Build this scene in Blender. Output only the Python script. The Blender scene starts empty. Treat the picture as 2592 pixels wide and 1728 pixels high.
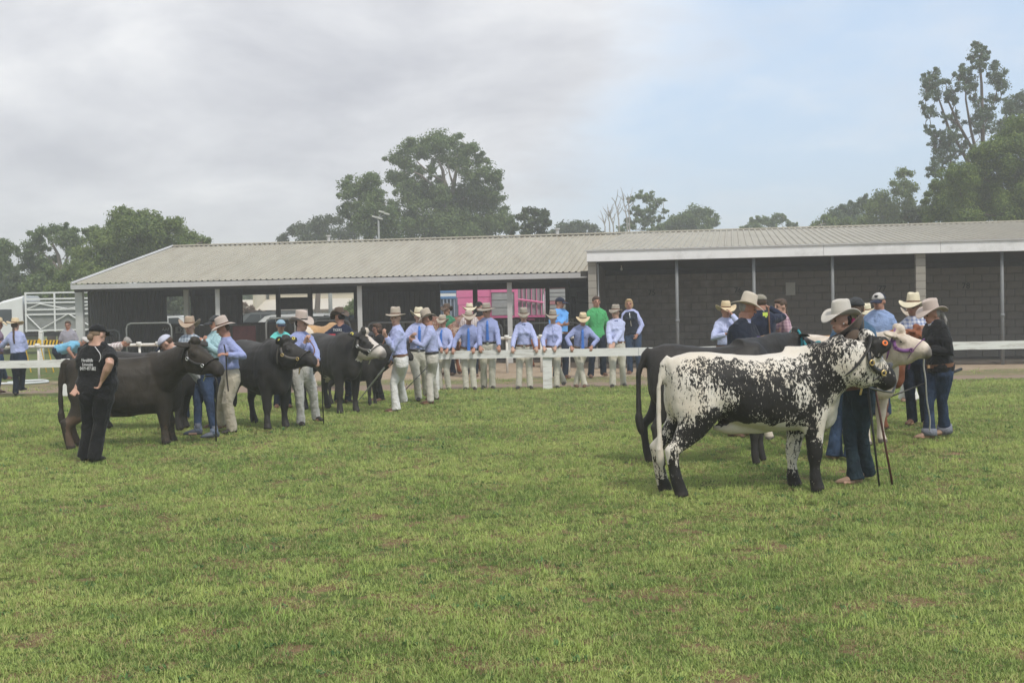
import bpy, math, random, time
import numpy as np
from mathutils import Vector, Matrix, noise
R = math.radians
T0 = time.time()
rnd = random.Random(7)
C = bpy.context.scene.collection
sc = bpy.context.scene

# ---------------------------------------------------------------- camera
F = 3200.0                      # focal length in pixels of the 2592 px wide photograph
CAMZ = 1.7
cam_d = bpy.data.cameras.new('camera')
cam = bpy.data.objects.new('camera', cam_d)
C.objects.link(cam)
cam_d.sensor_width = 36.0
cam_d.lens = 36.0 * F / 2592.0
cam_d.clip_start = 0.1
cam_d.clip_end = 6000
CR = Matrix.Rotation(R(90 - 1.54), 3, 'X') @ Matrix.Rotation(R(-1.1), 3, 'Z')
cam.matrix_world = Matrix.Translation((0, 0, CAMZ)) @ CR.to_4x4()
sc.camera = cam

# ---------------------------------------------------------------- sky: thin broken cloud over blue
world = bpy.data.worlds.new('World')
sc.world = world
world.use_nodes = True
nt = world.node_tree
for n in list(nt.nodes): nt.nodes.remove(n)
def wn(t, **k):
    n = nt.nodes.new(t)
    for a, b in k.items(): setattr(n, a, b)
    return n
SUN_EL, SUN_AZ = 52.0, 150.0    # sun azimuth measured from +Y clockwise (behind and to the right of the camera)
wo = wn('ShaderNodeOutputWorld')
bg = wn('ShaderNodeBackground')
bg.inputs['Strength'].default_value = 0.15
sky = wn('ShaderNodeTexSky', sky_type='NISHITA', sun_disc=False)
sky.sun_elevation = R(SUN_EL); sky.sun_rotation = R(SUN_AZ)
sky.air_density = 1.0; sky.dust_density = 2.5; sky.ozone_density = 1.0
geo = wn('ShaderNodeTexCoord')
sep = wn('ShaderNodeSeparateXYZ')
nt.links.new(geo.outputs['Generated'], sep.inputs[0])
def wm(op, a, b=None, c=None, clamp=False):
    n = wn('ShaderNodeMath', operation=op, use_clamp=clamp)
    for i, v in enumerate((a, b, c)):
        if v is None: continue
        if isinstance(v, (int, float)): n.inputs[i].default_value = v
        else: nt.links.new(v, n.inputs[i])
    return n.outputs[0]
def wmap(v, a, b, c, d):
    n = wn('ShaderNodeMapRange', interpolation_type='SMOOTHSTEP')
    nt.links.new(v, n.inputs[0])
    for i, x in enumerate((a, b, c, d)): n.inputs[i + 1].default_value = x
    return n.outputs[0]
zc = wm('MAXIMUM', sep.outputs[2], 0.0)
den = wm('ADD', zc, 0.32)
u_ = wm('DIVIDE', sep.outputs[0], den)
v_ = wm('DIVIDE', sep.outputs[1], den)
cmb = wn('ShaderNodeCombineXYZ')
nt.links.new(u_, cmb.inputs[0]); nt.links.new(v_, cmb.inputs[1])
def wnoise(scale, detail, rough, dist=0.0, off=(0, 0, 0), src=None):
    mp = wn('ShaderNodeMapping'); mp.inputs['Location'].default_value = off
    nt.links.new(src or cmb.outputs[0], mp.inputs[0])
    n = wn('ShaderNodeTexNoise'); n.inputs['Scale'].default_value = scale
    n.inputs['Detail'].default_value = detail; n.inputs['Roughness'].default_value = rough
    n.inputs['Distortion'].default_value = dist
    nt.links.new(mp.outputs[0], n.inputs['Vector'])
    return n.outputs['Fac']
n1 = wnoise(1.15, 6, 0.52, 0.3, (3.1, 1.7, 0))
n2 = wnoise(2.3, 6, 0.55, 0.25, (8.4, 2.2, 0))
n3 = wnoise(5.5, 5, 0.55, 0.2, (1.2, 5.2, 0))
# the cloud bank covers the left and upper sky and thins out to the right
bank = wm('SUBTRACT', wm('MULTIPLY', sep.outputs[2], 0.9), wm('MULTIPLY', sep.outputs[0], 1.35))
cov = wm('ADD', wm('MULTIPLY', n1, 0.75), wm('MULTIPLY', n2, 0.35))
cov = wm('ADD', cov, bank)
cover = wmap(cov, 0.45, 0.74, 0.0, 1.0)
cover = wm('MULTIPLY', cover, 0.97)
thin = wmap(wm('ADD', wm('MULTIPLY', n3, 0.4), wm('MULTIPLY', n2, 0.6)), 0.44, 0.72, 0.0, 0.42)
cover2 = wm('MAXIMUM', cover, thin)
thick = wm('ADD', wm('MULTIPLY', cover, 0.55), wm('MULTIPLY', wm('SUBTRACT', n2, 0.5), 2.6))
thick = wm('ADD', thick, wm('MULTIPLY', wm('SUBTRACT', n1, 0.5), 1.3))
ramp = wn('ShaderNodeValToRGB')
ramp.color_ramp.elements[0].position = 0.0; ramp.color_ramp.elements[0].color = (7.1, 7.1, 7.15, 1)
ramp.color_ramp.elements[1].position = 1.0; ramp.color_ramp.elements[1].color = (3.95, 4.03, 4.42, 1)
e = ramp.color_ramp.elements.new(0.5); e.color = (5.35, 5.42, 5.7, 1)
thick = wm('ADD', thick, 0.02, clamp=True)
nt.links.new(thick, ramp.inputs[0])
# blue of the clear part, veiled by haze towards the horizon
veil = wn('ShaderNodeMixRGB'); veil.inputs['Fac'].default_value = 0.66
veil.inputs[2].default_value = (4.55, 5.8, 7.5, 1)
nt.links.new(sky.outputs[0], veil.inputs[1])
mix = wn('ShaderNodeMixRGB')
nt.links.new(cover2, mix.inputs[0]); nt.links.new(veil.outputs[0], mix.inputs[1]); nt.links.new(ramp.outputs[0], mix.inputs[2])
nt.links.new(mix.outputs[0], bg.inputs['Color'])
nt.links.new(bg.outputs[0], wo.inputs['Surface'])

sun_d = bpy.data.lights.new('sun', 'SUN')
sun_d.energy = 2.5; sun_d.angle = R(9); sun_d.color = (1.0, 0.95, 0.86)
sun = bpy.data.objects.new('sun', sun_d)
C.objects.link(sun)
sd = Vector((math.sin(R(SUN_AZ)) * math.cos(R(SUN_EL)), math.cos(R(SUN_AZ)) * math.cos(R(SUN_EL)), math.sin(R(SUN_EL))))
sun.rotation_euler = sd.to_track_quat('Z', 'Y').to_euler()
sc.view_settings.view_transform = 'Standard'
sc.view_settings.look = 'None'
sc.view_settings.gamma = 1.0
sc.view_settings.exposure = 0.0
sc.view_settings.use_curve_mapping = False
sc.render.engine = 'CYCLES'
cy = sc.cycles
cy.use_denoising = True
try:
    cy.denoiser = 'OPENIMAGEDENOISE'
    cy.denoising_input_passes = 'RGB_ALBEDO_NORMAL'
    cy.denoising_prefilter = 'ACCURATE'
except Exception: pass
cy.max_bounces = 6; cy.diffuse_bounces = 3; cy.glossy_bounces = 2; cy.transmission_bounces = 4
cy.volume_bounces = 1; cy.transparent_max_bounces = 8
cy.use_adaptive_sampling = True; cy.adaptive_threshold = 0.015
cy.caustics_reflective = False; cy.caustics_refractive = False

# ---------------------------------------------------------------- pixel <-> world
def ray(px, py):
    v = CR @ Vector((px - 1296.0, 864.0 - py, -F))
    return v / v.y
def G(px, py, z=0.0):
    """ground point seen at a pixel of the photograph"""
    d = ray(px, py); t = (z - CAMZ) / d.z
    return Vector((d.x * t, t, z))
def W(px, py, y):
    d = ray(px, py)
    return Vector((d.x * y, y, CAMZ + d.z * y))
def L(px, py, y0, k=0.175):
    """point on the vertical plane y = y0 - k x seen at a pixel"""
    d = ray(px, py); t = y0 / (1 + k * d.x)
    return Vector((d.x * t, t, CAMZ + d.z * t))
def PX(v):
    w = CR.transposed() @ (Vector(v) - Vector((0, 0, CAMZ)))
    return (1296 + F * w.x / -w.z, 864 - F * w.y / -w.z)
KB = 0.175                       # the sheds run askew to the picture: y = y0 - KB x
BX = Vector((1, -KB, 0)).normalized()
BY = Vector((KB, 1, 0)).normalized()

# ---------------------------------------------------------------- materials
MATS = {}
def nm(name):
    m = bpy.data.materials.new(name); m.use_nodes = True
    t = m.node_tree; b = t.nodes['Principled BSDF']
    return m, t, b
def N(t, typ, **k):
    n = t.nodes.new(typ)
    for a, b in k.items(): setattr(n, a, b)
    return n
def setv(t, sock, v):
    if isinstance(v, (int, float)): sock.default_value = v
    elif isinstance(v, tuple): sock.default_value = v if len(v) != 3 or len(sock.default_value) == 3 else (*v, 1)
    else: t.links.new(v, sock)
def tnoise(t, scale, detail=4, rough=0.6, vec=None, stretch=None, dist=0.0):
    tc = vec
    if tc is None: tc = N(t, 'ShaderNodeTexCoord').outputs['Object']
    if stretch:
        mp = N(t, 'ShaderNodeMapping'); mp.inputs['Scale'].default_value = stretch
        t.links.new(tc, mp.inputs[0]); tc = mp.outputs[0]
    n = N(t, 'ShaderNodeTexNoise')
    n.inputs['Scale'].default_value = scale; n.inputs['Detail'].default_value = detail
    n.inputs['Roughness'].default_value = rough; n.inputs['Distortion'].default_value = dist
    t.links.new(tc, n.inputs['Vector'])
    return n.outputs['Fac']
def tmap(t, v, a, b, c=0.0, d=1.0):
    n = N(t, 'ShaderNodeMapRange'); t.links.new(v, n.inputs[0])
    for i, x in enumerate((a, b, c, d)): n.inputs[i + 1].default_value = x
    return n.outputs[0]
def tmath(t, op, a, b=None, clamp=False):
    n = N(t, 'ShaderNodeMath', operation=op, use_clamp=clamp)
    for i, v in enumerate((a, b)):
        if v is None: continue
        setv(t, n.inputs[i], v)
    return n.outputs[0]
def tmix(t, f, a, b, mode='MIX'):
    n = N(t, 'ShaderNodeMixRGB', blend_type=mode)
    setv(t, n.inputs[0], f)
    for s, v in ((n.inputs[1], a), (n.inputs[2], b)):
        if isinstance(v, tuple): s.default_value = (*v[:3], 1)
        else: t.links.new(v, s)
    return n.outputs[0]
def tbump(t, b, h, strength, dist=0.01):
    n = N(t, 'ShaderNodeBump'); n.inputs['Strength'].default_value = strength
    n.inputs['Distance'].default_value = dist
    t.links.new(h, n.inputs['Height']); t.links.new(n.outputs[0], b.inputs['Normal'])
def shade(c, f): return tuple(min(1, x * f) for x in c)
def pm(name, col, rough=0.8, var=0.18, scale=9.0, bump=0.3, bscale=60.0, bdist=0.004, metal=0.0, spec=0.3, dirt=None, dscale=2.0, damt=0.35, stretch=None, sheen=0.0, folds=0.0, fscale=7.0):
    """plain painted / woven / leather surface with tone variation, optional stains and fine relief"""
    if name in MATS: return MATS[name]
    m, t, b = nm(name)
    n = tnoise(t, scale, 5, 0.6, stretch=stretch)
    c = tmix(t, tmap(t, n, 0.3, 0.7), shade(col, 1 - var), shade(col, 1 + var))
    if dirt:
        d = tnoise(t, dscale, 6, 0.7, stretch=stretch)
        c = tmix(t, tmath(t, 'MULTIPLY', tmap(t, d, 0.5, 0.72), damt), c, dirt)
    t.links.new(c, b.inputs['Base Color'])
    b.inputs['Roughness'].default_value = rough; b.inputs['Metallic'].default_value = metal
    b.inputs['Specular IOR Level'].default_value = spec
    if sheen: b.inputs['Sheen Weight'].default_value = sheen
    if folds:
        h = tmath(t, 'ADD', tmath(t, 'MULTIPLY', tnoise(t, fscale, 3, .55, dist=1.6), 1.0), tmath(t, 'MULTIPLY', tnoise(t, bscale, 2, .6), .04))
        tbump(t, b, h, folds, .05)
    elif bump: tbump(t, b, tnoise(t, bscale, 3, 0.6, stretch=stretch), bump, bdist)
    MATS[name] = m
    return m

# ---------------------------------------------------------------- mesh building
class MB:
    def __init__(s): s.v = []; s.f = []
    def add(s, vs, fs):
        o = len(s.v); s.v.extend(vs); s.f.extend([tuple(i + o for i in f) for f in fs])
    def box(s, c, sx, sy, sz, ax=None):
        ax = ax or (Vector((1, 0, 0)), Vector((0, 1, 0)), Vector((0, 0, 1)))
        c = Vector(c); vs = []
        for a in (-.5, .5):
            for b in (-.5, .5):
                for d in (-.5, .5): vs.append(tuple(c + ax[0] * (a * sx) + ax[1] * (b * sy) + ax[2] * (d * sz)))
        s.add(vs, [(0, 1, 3, 2), (4, 6, 7, 5), (0, 4, 5, 1), (2, 3, 7, 6), (0, 2, 6, 4), (1, 5, 7, 3)])
    def rings(s, rings, cap=True):
        n = len(rings[0]); vs = []; fs = []
        for r in rings: vs.extend(tuple(p) for p in r)
        for i in range(len(rings) - 1):
            for j in range(n):
                a = i * n + j; b = i * n + (j + 1) % n
                fs.append((a, b, b + n, a + n))
        if cap:
            fs.append(tuple(range(n - 1, -1, -1))); fs.append(tuple((len(rings) - 1) * n + j for j in range(n)))
        s.add(vs, fs)
    def ell(s, c, ax, ay, az, nu=12, nv=8):
        """ellipsoid with axis vectors"""
        c = Vector(c); rs = []
        for i in range(1, nv):
            th = math.pi * i / nv
            rs.append([c + az * math.cos(th) + (ax * math.cos(2 * math.pi * j / nu) + ay * math.sin(2 * math.pi * j / nu)) * math.sin(th) for j in range(nu)])
        s.rings(rs[::-1])
    def tube(s, pts, rad, n=10, flat=None, up=None):
        """tapered tube; flat = per-point ratio across the 2nd axis"""
        pts = [Vector(p) for p in pts]; rs = []
        up = Vector(up) if up else None
        prev = None
        for i, p in enumerate(pts):
            if i == 0: d = pts[1] - pts[0]
            elif i == len(pts) - 1: d = pts[-1] - pts[-2]
            else: d = (pts[i + 1] - p).normalized() + (p - pts[i - 1]).normalized()
            if d.length < 1e-9: d = Vector((0, 0, 1))
            d.normalize()
            if up: a = up - d * up.dot(d)
            elif prev: a = prev - d * prev.dot(d)
            else:
                a = Vector((0, 0, 1)) if abs(d.z) < .9 else Vector((1, 0, 0)); a = a - d * a.dot(d)
            if a.length < 1e-6: a = d.orthogonal()
            a.normalize(); prev = a; b = d.cross(a)
            r = rad[i] if hasattr(rad, '__len__') else rad
            ra, rb = r if hasattr(r, '__len__') else (r, r)
            rs.append([p + a * (ra * math.cos(2 * math.pi * j / n)) + b * (rb * math.sin(2 * math.pi * j / n)) for j in range(n)])
        s.rings(rs)
    def mesh(s, name, origin=None):
        me = bpy.data.meshes.new(name)
        o = Vector(origin) if origin is not None else Vector((0, 0, 0))
        me.from_pydata([(v[0] - o.x, v[1] - o.y, v[2] - o.z) for v in s.v], [], s.f)
        me.update()
        return me
def smooth(me, on=True):
    me.polygons.foreach_set('use_smooth', [on] * len(me.polygons)); me.update()
def obj(name, me, mat=None, parent=None, sm=False, label=None, cat=None, group=None, kind=None, loc=None):
    if isinstance(me, MB): me = me.mesh(name)
    if sm: smooth(me)
    if mat is not None and not len(me.materials): me.materials.append(mat)
    o = bpy.data.objects.new(name, me); C.objects.link(o)
    if parent is not None: o.parent = parent
    if loc is not None: o.location = loc
    return tag(o, label, cat, group, kind)
def tag(o, label=None, cat=None, group=None, kind=None):
    if label: o['label'] = label
    if cat: o['category'] = cat
    if group: o['group'] = group
    if kind: o['kind'] = kind
    return o
def root(name, loc, label, cat, group=None):
    o = bpy.data.objects.new(name, None); C.objects.link(o); o.location = loc
    o.empty_display_size = 0.2
    return tag(o, label, cat, group)
def remesh(mb, voxel, sm=2, origin=None, wr=0.0, wscale=7.0, seed=0.0, up=1.0, sf=0.5, dec=0.0):
    """fuse overlapping closed shapes into one continuous skin"""
    me = mb.mesh('tmp', origin)
    o = bpy.data.objects.new('tmp', me); C.objects.link(o)
    r = o.modifiers.new('r', 'REMESH'); r.mode = 'VOXEL'; r.voxel_size = voxel; r.use_smooth_shade = True
    if sm:
        s_ = o.modifiers.new('s', 'SMOOTH'); s_.iterations = sm; s_.factor = sf
    if dec:
        q = o.modifiers.new('d', 'DECIMATE'); q.ratio = dec
    dg = bpy.context.evaluated_depsgraph_get()
    new = bpy.data.meshes.new_from_object(o.evaluated_get(dg))
    bpy.data.objects.remove(o); bpy.data.meshes.remove(me)
    if wr:
        n = len(new.vertices)
        co = np.empty(n * 3, 'f'); new.vertices.foreach_get('co', co); co = co.reshape(-1, 3)
        no = np.empty(n * 3, 'f'); new.vertices.foreach_get('normal', no); no = no.reshape(-1, 3)
        d = wrinkle(co * np.array([1, 1, up]), wscale, seed)
        co += no * (wr * d)[:, None]
        new.vertices.foreach_set('co', co.ravel()); new.update()
    return new
def wrinkle(p, s, seed):
    """cheap ridged fold pattern"""
    x, y, z = p[:, 0] * s + seed, p[:, 1] * s + seed * .7, p[:, 2] * s
    w = np.sin(x * 2.1 + 1.7 * np.sin(z * 1.3 + y)) + np.sin(z * 2.9 + 1.3 * np.sin(x * 1.9 + 2.1 * y)) + .6 * np.sin(z * 6.3 + 2 * np.sin(y * 3.1 + x * 2.3))
    return np.abs(w) * -0.6 + 0.5
def npmesh(name, co, faces, mat=None, sm=False, attrs=None):
    me = bpy.data.meshes.new(name)
    nf, k = faces.shape
    me.vertices.add(len(co)); me.vertices.foreach_set('co', np.asarray(co, 'f').ravel())
    me.loops.add(nf * k); me.loops.foreach_set('vertex_index', faces.astype('i').ravel())
    me.polygons.add(nf); me.polygons.foreach_set('loop_start', np.arange(0, nf * k, k, dtype='i'))
    try: me.polygons.foreach_set('loop_total', np.full(nf, k, dtype='i'))
    except Exception: pass
    me.update(calc_edges=True)
    for nme, arr in (attrs or {}).items():
        a = me.attributes.new(nme, 'FLOAT', 'POINT'); a.data.foreach_set('value', np.asarray(arr, 'f'))
    if sm: smooth(me)
    if mat: me.materials.append(mat)
    return me
def catmull(pts, n=6):
    P = [Vector(p) for p in pts]; P = [P[0] * 2 - P[1]] + P + [P[-1] * 2 - P[-2]]; out = []
    for i in range(1, len(P) - 2):
        for k in range(n):
            t = k / n
            out.append(0.5 * ((2 * P[i]) + (P[i + 1] - P[i - 1]) * t + (2 * P[i - 1] - 5 * P[i] + 4 * P[i + 1] - P[i + 2]) * t * t + (3 * P[i] - P[i - 1] - 3 * P[i + 1] + P[i + 2]) * t ** 3))
    out.append(P[-2]); return out
# ================================================================ GROUND
def ground_material():
    m, t, b = nm('ground')
    tc = N(t, 'ShaderNodeTexCoord').outputs['Object']
    sp = N(t, 'ShaderNodeSeparateXYZ'); t.links.new(tc, sp.inputs[0])
    X, Y = sp.outputs[0], sp.outputs[1]
    e = tmath(t, 'ADD', Y, tmath(t, 'MULTIPLY', tmath(t, 'MINIMUM', X, 0.0), 0.19))
    e = tmath(t, 'ADD', e, tmath(t, 'MULTIPLY', tmath(t, 'SUBTRACT', tnoise(t, .9, 5, .65, tc), .5), 2.2))
    big = tnoise(t, .25, 4, .6, tc); mid = tnoise(t, 2.6, 5, .65, tc); fine = tnoise(t, 14, 5, .7, tc); vf = tnoise(t, 70, 4, .7, tc)
    g = tmix(t, tmap(t, big, .35, .65), (.085, .14, .032), (.115, .165, .042))
    g = tmix(t, tmap(t, fine, .3, .7), (.085, .11, .03), g)
    g = tmix(t, tmath(t, 'MULTIPLY', tmap(t, vf, .5, .75), .5), g, (.17, .22, .07))
    brown = tmix(t, fine, (.17, .095, .055), (.34, .215, .135))
    bm = tmap(t, tmath(t, 'ADD', tmath(t, 'MULTIPLY', mid, .85), tmath(t, 'MULTIPLY', fine, .15)), .51, .57)
    g = tmix(t, tmath(t, 'MULTIPLY', bm, .8), g, brown)
    d = tmix(t, tmap(t, mid, .3, .7), (.34, .255, .175), (.47, .375, .275))
    d = tmix(t, tmath(t, 'MULTIPLY', tmap(t, fine, .5, .8), .6), d, (.22, .16, .115))
    mud = tmix(t, fine, (.22, .16, .12), (.35, .27, .21))
    c = tmix(t, tmap(t, e, 26.1, 26.5), g, mud)
    c = tmix(t, tmap(t, e, 28.0, 28.5), c, tmix(t, .35, g, d))
    c = tmix(t, tmap(t, e, 30.0, 30.8), c, d)
    # beyond the sheds and by the left fence the ground is grass again
    lw = tmath(t, 'MULTIPLY', tmap(t, X, -9.5, -11.0), tmap(t, Y, 32.5, 34.0))
    far = tmath(t, 'MAXIMUM', lw, tmap(t, Y, 52.0, 58.0))
    c = tmix(t, far, c, tmix(t, .3, g, (.09, .15, .035)))
    t.links.new(c, b.inputs['Base Color'])
    b.inputs['Roughness'].default_value = .95; b.inputs['Specular IOR Level'].default_value = .15
    tbump(t, b, tmath(t, 'ADD', tmath(t, 'MULTIPLY', mid, .6), tmath(t, 'MULTIPLY', fine, .5)), .9, .08)
    return m
xs = [-600, -300, -100] + [x for x in np.linspace(-40, 40, 81)] + [100, 300, 600]
ys = [-60, -20, -5] + [y for y in np.linspace(0, 60, 81)] + [80, 120, 250, 600, 1200]
co = []
for y in ys:
    for x in xs:
        z = 0.0
        if abs(x) < 39 and 1 < y < 30:
            z = .035 * (noise.noise(Vector((x * .35, y * .35, 3))) - .25) * min(1, (30 - y) / 4)
        co.append((x, y, z - .012))
nx = len(xs)
fc = np.array([(j * nx + i, j * nx + i + 1, (j + 1) * nx + i + 1, (j + 1) * nx + i) for j in range(len(ys) - 1) for i in range(nx - 1)])
obj('ground', npmesh('ground', np.array(co), fc, ground_material(), sm=True), kind='structure')

# ---------------------------------------------------------------- grass: tufts strewn over the ring
def blade_material(name, a, b_, dry, amt):
    m, t, b = nm(name)
    pos = N(t, 'ShaderNodeNewGeometry').outputs['Position']
    big = tnoise(t, .5, 3, .6, pos); mid = tnoise(t, 2.3, 4, .6, pos)
    at = N(t, 'ShaderNodeAttribute', attribute_name='hue').outputs['Fac']
    oi = N(t, 'ShaderNodeObjectInfo').outputs['Random']
    c = tmix(t, tmap(t, tmath(t, 'ADD', tmath(t, 'MULTIPLY', mid, .55), tmath(t, 'MULTIPLY', big, .65)), .50, .70), a, b_)
    c = tmix(t, tmath(t, 'MULTIPLY', at, .5), c, shade(b_, 1.25))
    c = tmix(t, tmath(t, 'MULTIPLY', tmap(t, tmath(t, 'ADD', tmath(t, 'MULTIPLY', at, .5), tmath(t, 'MULTIPLY', oi, .5)), .62, .8), amt), c, dry)
    t.links.new(c, b.inputs['Base Color']); b.inputs['Roughness'].default_value = .6
    b.inputs['Specular IOR Level'].default_value = .25
    tr = N(t, 'ShaderNodeBsdfTranslucent'); t.links.new(c, tr.inputs[0])
    mx = N(t, 'ShaderNodeMixShader'); mx.inputs[0].default_value = .3
    t.links.new(b.outputs[0], mx.inputs[1]); t.links.new(tr.outputs[0], mx.inputs[2])
    t.links.new(mx.outputs[0], t.nodes['Material Output'].inputs['Surface'])
    return m
def tuft(name, n, rad, h, w, lean, mat, seed, flat=0.0):
    g = np.random.default_rng(seed)
    a = g.uniform(0, 2 * np.pi, n); r = rad * np.sqrt(g.uniform(0, 1, n))
    bx, by = r * np.cos(a), r * np.sin(a)
    az = g.uniform(0, 2 * np.pi, n); ln = g.uniform(.2, 1, n) * lean + flat; hh = h * g.uniform(.5, 1.15, n)
    dx, dy = np.cos(az), np.sin(az); wx, wy = -dy * w / 2, dx * w / 2
    co = []; fs = []
    hue = []
    for i in range(n):
        s1, s2 = np.sin(ln[i] * .6), np.sin(ln[i]); c1, c2 = np.cos(ln[i] * .6), np.cos(min(ln[i] * 1.3, 1.5))
        p0 = np.array([bx[i], by[i], -.01]); p1 = p0 + hh[i] * .55 * np.array([dx[i] * s1, dy[i] * s1, c1]); p2 = p1 + hh[i] * .5 * np.array([dx[i] * s2 * 1.2, dy[i] * s2 * 1.2, c2 * .8])
        wv = np.array([wx[i], wy[i], 0]); k = len(co)
        co += [p0 - wv, p0 + wv, p1 + wv * .8, p1 - wv * .8, p2 + wv * .12, p2 - wv * .12]
        fs += [(k, k + 1, k + 2, k + 3), (k + 3, k + 2, k + 4, k + 5)]
        hue += [g.uniform()] * 6
    return npmesh(name, np.array(co), np.array(fs), mat, attrs={'hue': hue})
def scatter(name, me, x0, x1, y0, y1, dens, smin, smax, seed, label, patch=0.0, near=0.0, tilt=.25, pscale=1.3, pthr=.45):
    """one object: its mesh is a tuft, its nodes strew that tuft over a stretch of ground"""
    ng = bpy.data.node_groups.new(name, 'GeometryNodeTree')
    ng.interface.new_socket('Geometry', in_out='INPUT', socket_type='NodeSocketGeometry')
    ng.interface.new_socket('Geometry', in_out='OUTPUT', socket_type='NodeSocketGeometry')
    n = ng.nodes; l = ng.links
    gi = n.new('NodeGroupInput'); go = n.new('NodeGroupOutput')
    gr = n.new('GeometryNodeMeshGrid'); gr.inputs['Size X'].default_value = x1 - x0; gr.inputs['Size Y'].default_value = y1 - y0
    gr.inputs['Vertices X'].default_value = int((x1 - x0) * 2.5) + 2; gr.inputs['Vertices Y'].default_value = int((y1 - y0) * 2.5) + 2
    tf = n.new('GeometryNodeTransform'); tf.inputs['Translation'].default_value = ((x0 + x1) / 2, (y0 + y1) / 2, 0)
    l.new(gr.outputs[0], tf.inputs[0])
    di = n.new('GeometryNodeDistributePointsOnFaces'); di.inputs['Seed'].default_value = seed
    l.new(tf.outputs[0], di.inputs[0])
    pos = n.new('GeometryNodeInputPosition'); sx = n.new('ShaderNodeSeparateXYZ'); l.new(pos.outputs[0], sx.inputs[0])
    def mth(op, a, b):
        q = n.new('ShaderNodeMath'); q.operation = op
        for i, v in enumerate((a, b)):
            if isinstance(v, (int, float)): q.inputs[i].default_value = v
            else: l.new(v, q.inputs[i])
        return q.outputs[0]
    # denser close by, nothing far to the sides
    side = mth('LESS_THAN', mth('ABSOLUTE', sx.outputs[0], 0), mth('ADD', mth('MULTIPLY', sx.outputs[1], .47), 1.5))
    dd = side
    if near: dd = mth('MULTIPLY', dd, mth('ADD', mth('POWER', mth('DIVIDE', 6.0, mth('MAXIMUM', sx.outputs[1], 5.0)), near), 0.0))
    nz = n.new('ShaderNodeTexNoise'); nz.inputs['Scale'].default_value = pscale; nz.inputs['Detail'].default_value = 5; nz.inputs['Roughness'].default_value = .65
    l.new(pos.outputs[0], nz.inputs['Vector'])
    mr = n.new('ShaderNodeMapRange'); l.new(nz.outputs[0], mr.inputs[0])
    mr.inputs[1].default_value = pthr - .03; mr.inputs[2].default_value = pthr + .03; mr.inputs[3].default_value = 1; mr.inputs[4].default_value = 1 - patch
    dd = mth('MULTIPLY', dd, mr.outputs[0])
    dm = mth('MULTIPLY', dd, dens)
    l.new(dm, di.inputs['Density'])
    io = n.new('GeometryNodeInstanceOnPoints'); l.new(di.outputs[0], io.inputs['Points']); l.new(gi.outputs[0], io.inputs['Instance'])
    rv = n.new('FunctionNodeRandomValue'); rv.data_type = 'FLOAT_VECTOR'
    rv.inputs[0].default_value = (-tilt, -tilt, 0); rv.inputs[1].default_value = (tilt, tilt, 6.283)
    l.new(rv.outputs[0], io.inputs['Rotation'])
    rs = n.new('FunctionNodeRandomValue'); rs.inputs[2].default_value = smin; rs.inputs[3].default_value = smax
    rs.inputs['Seed'].default_value = 5
    grow = mth('ADD', 0.78, mth('MULTIPLY', sx.outputs[1], .022))
    sc_ = mth('MULTIPLY', rs.outputs[1], grow)
    hn = mth('MULTIPLY', sc_, mth('ADD', mth('MULTIPLY', mr.outputs[0], .6), .4))
    cx = n.new('ShaderNodeCombineXYZ')
    for i in (0, 1): l.new(sc_, cx.inputs[i])
    l.new(hn, cx.inputs[2])
    l.new(cx.outputs[0], io.inputs['Scale'])
    l.new(io.outputs[0], go.inputs[0])
    o = obj(name, me, label=label, kind='stuff')
    md = o.modifiers.new('scatter', 'NODES'); md.node_group = ng
    return o
GA = blade_material('grass_blade', (.125, .21, .052), (.41, .495, .15), (.50, .38, .2), .55)
GB = blade_material('grass_long_blade', (.25, .40, .085), (.46, .56, .15), (.6, .52, .26), .4)
GD = blade_material('grass_dry', (.26, .17, .09), (.34, .24, .14), (.42, .32, .2), .6)
if 'NOGRASS' not in globals():
    scatter('grass', tuft('grass', 36, .085, .035, .0045, 1.15, GA, 1), -15, 15, 4.6, 26.6, 360, .6, 1.25, 3, 'short green lawn of the show ring, patchy and worn', patch=.85, near=.85, pscale=2.6, pthr=.55)
    scatter('long_grass', tuft('long_grass', 12, .05, .075, .0055, .9, GB, 2), -15, 15, 4.6, 26.8, 36, .5, 1.2, 8, 'longer yellow green tufts scattered over the lawn', patch=.8, near=.6, pscale=.9, pthr=.5)
    scatter('dry_grass', tuft('dry_grass', 16, .09, .05, .004, .7, GD, 3, flat=.75), -15, 15, 4.6, 26.6, 26, .6, 1.2, 13, 'dry brown grass litter lying on the lawn', patch=.0, near=.5)
    GW = blade_material('weed_leaf', (.06, .15, .05), (.13, .24, .08), (.3, .3, .12), .2)
    scatter('weeds', tuft('weeds', 16, .045, .034, .013, 1.25, GW, 5), -15, 15, 4.6, 26, 14, .5, 1.4, 31, 'low broad leaved weeds dotted through the lawn', patch=.95, near=.6, pscale=.7, pthr=.5)
    scatter('verge_grass', tuft('verge_grass', 22, .12, .06, .008, 1.0, GA, 4), -16, 18, 28.3, 30.2, 22, .5, 1.1, 21, 'thin strip of grass between the muddy tracks behind the rail', patch=.9, pscale=.8)

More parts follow.
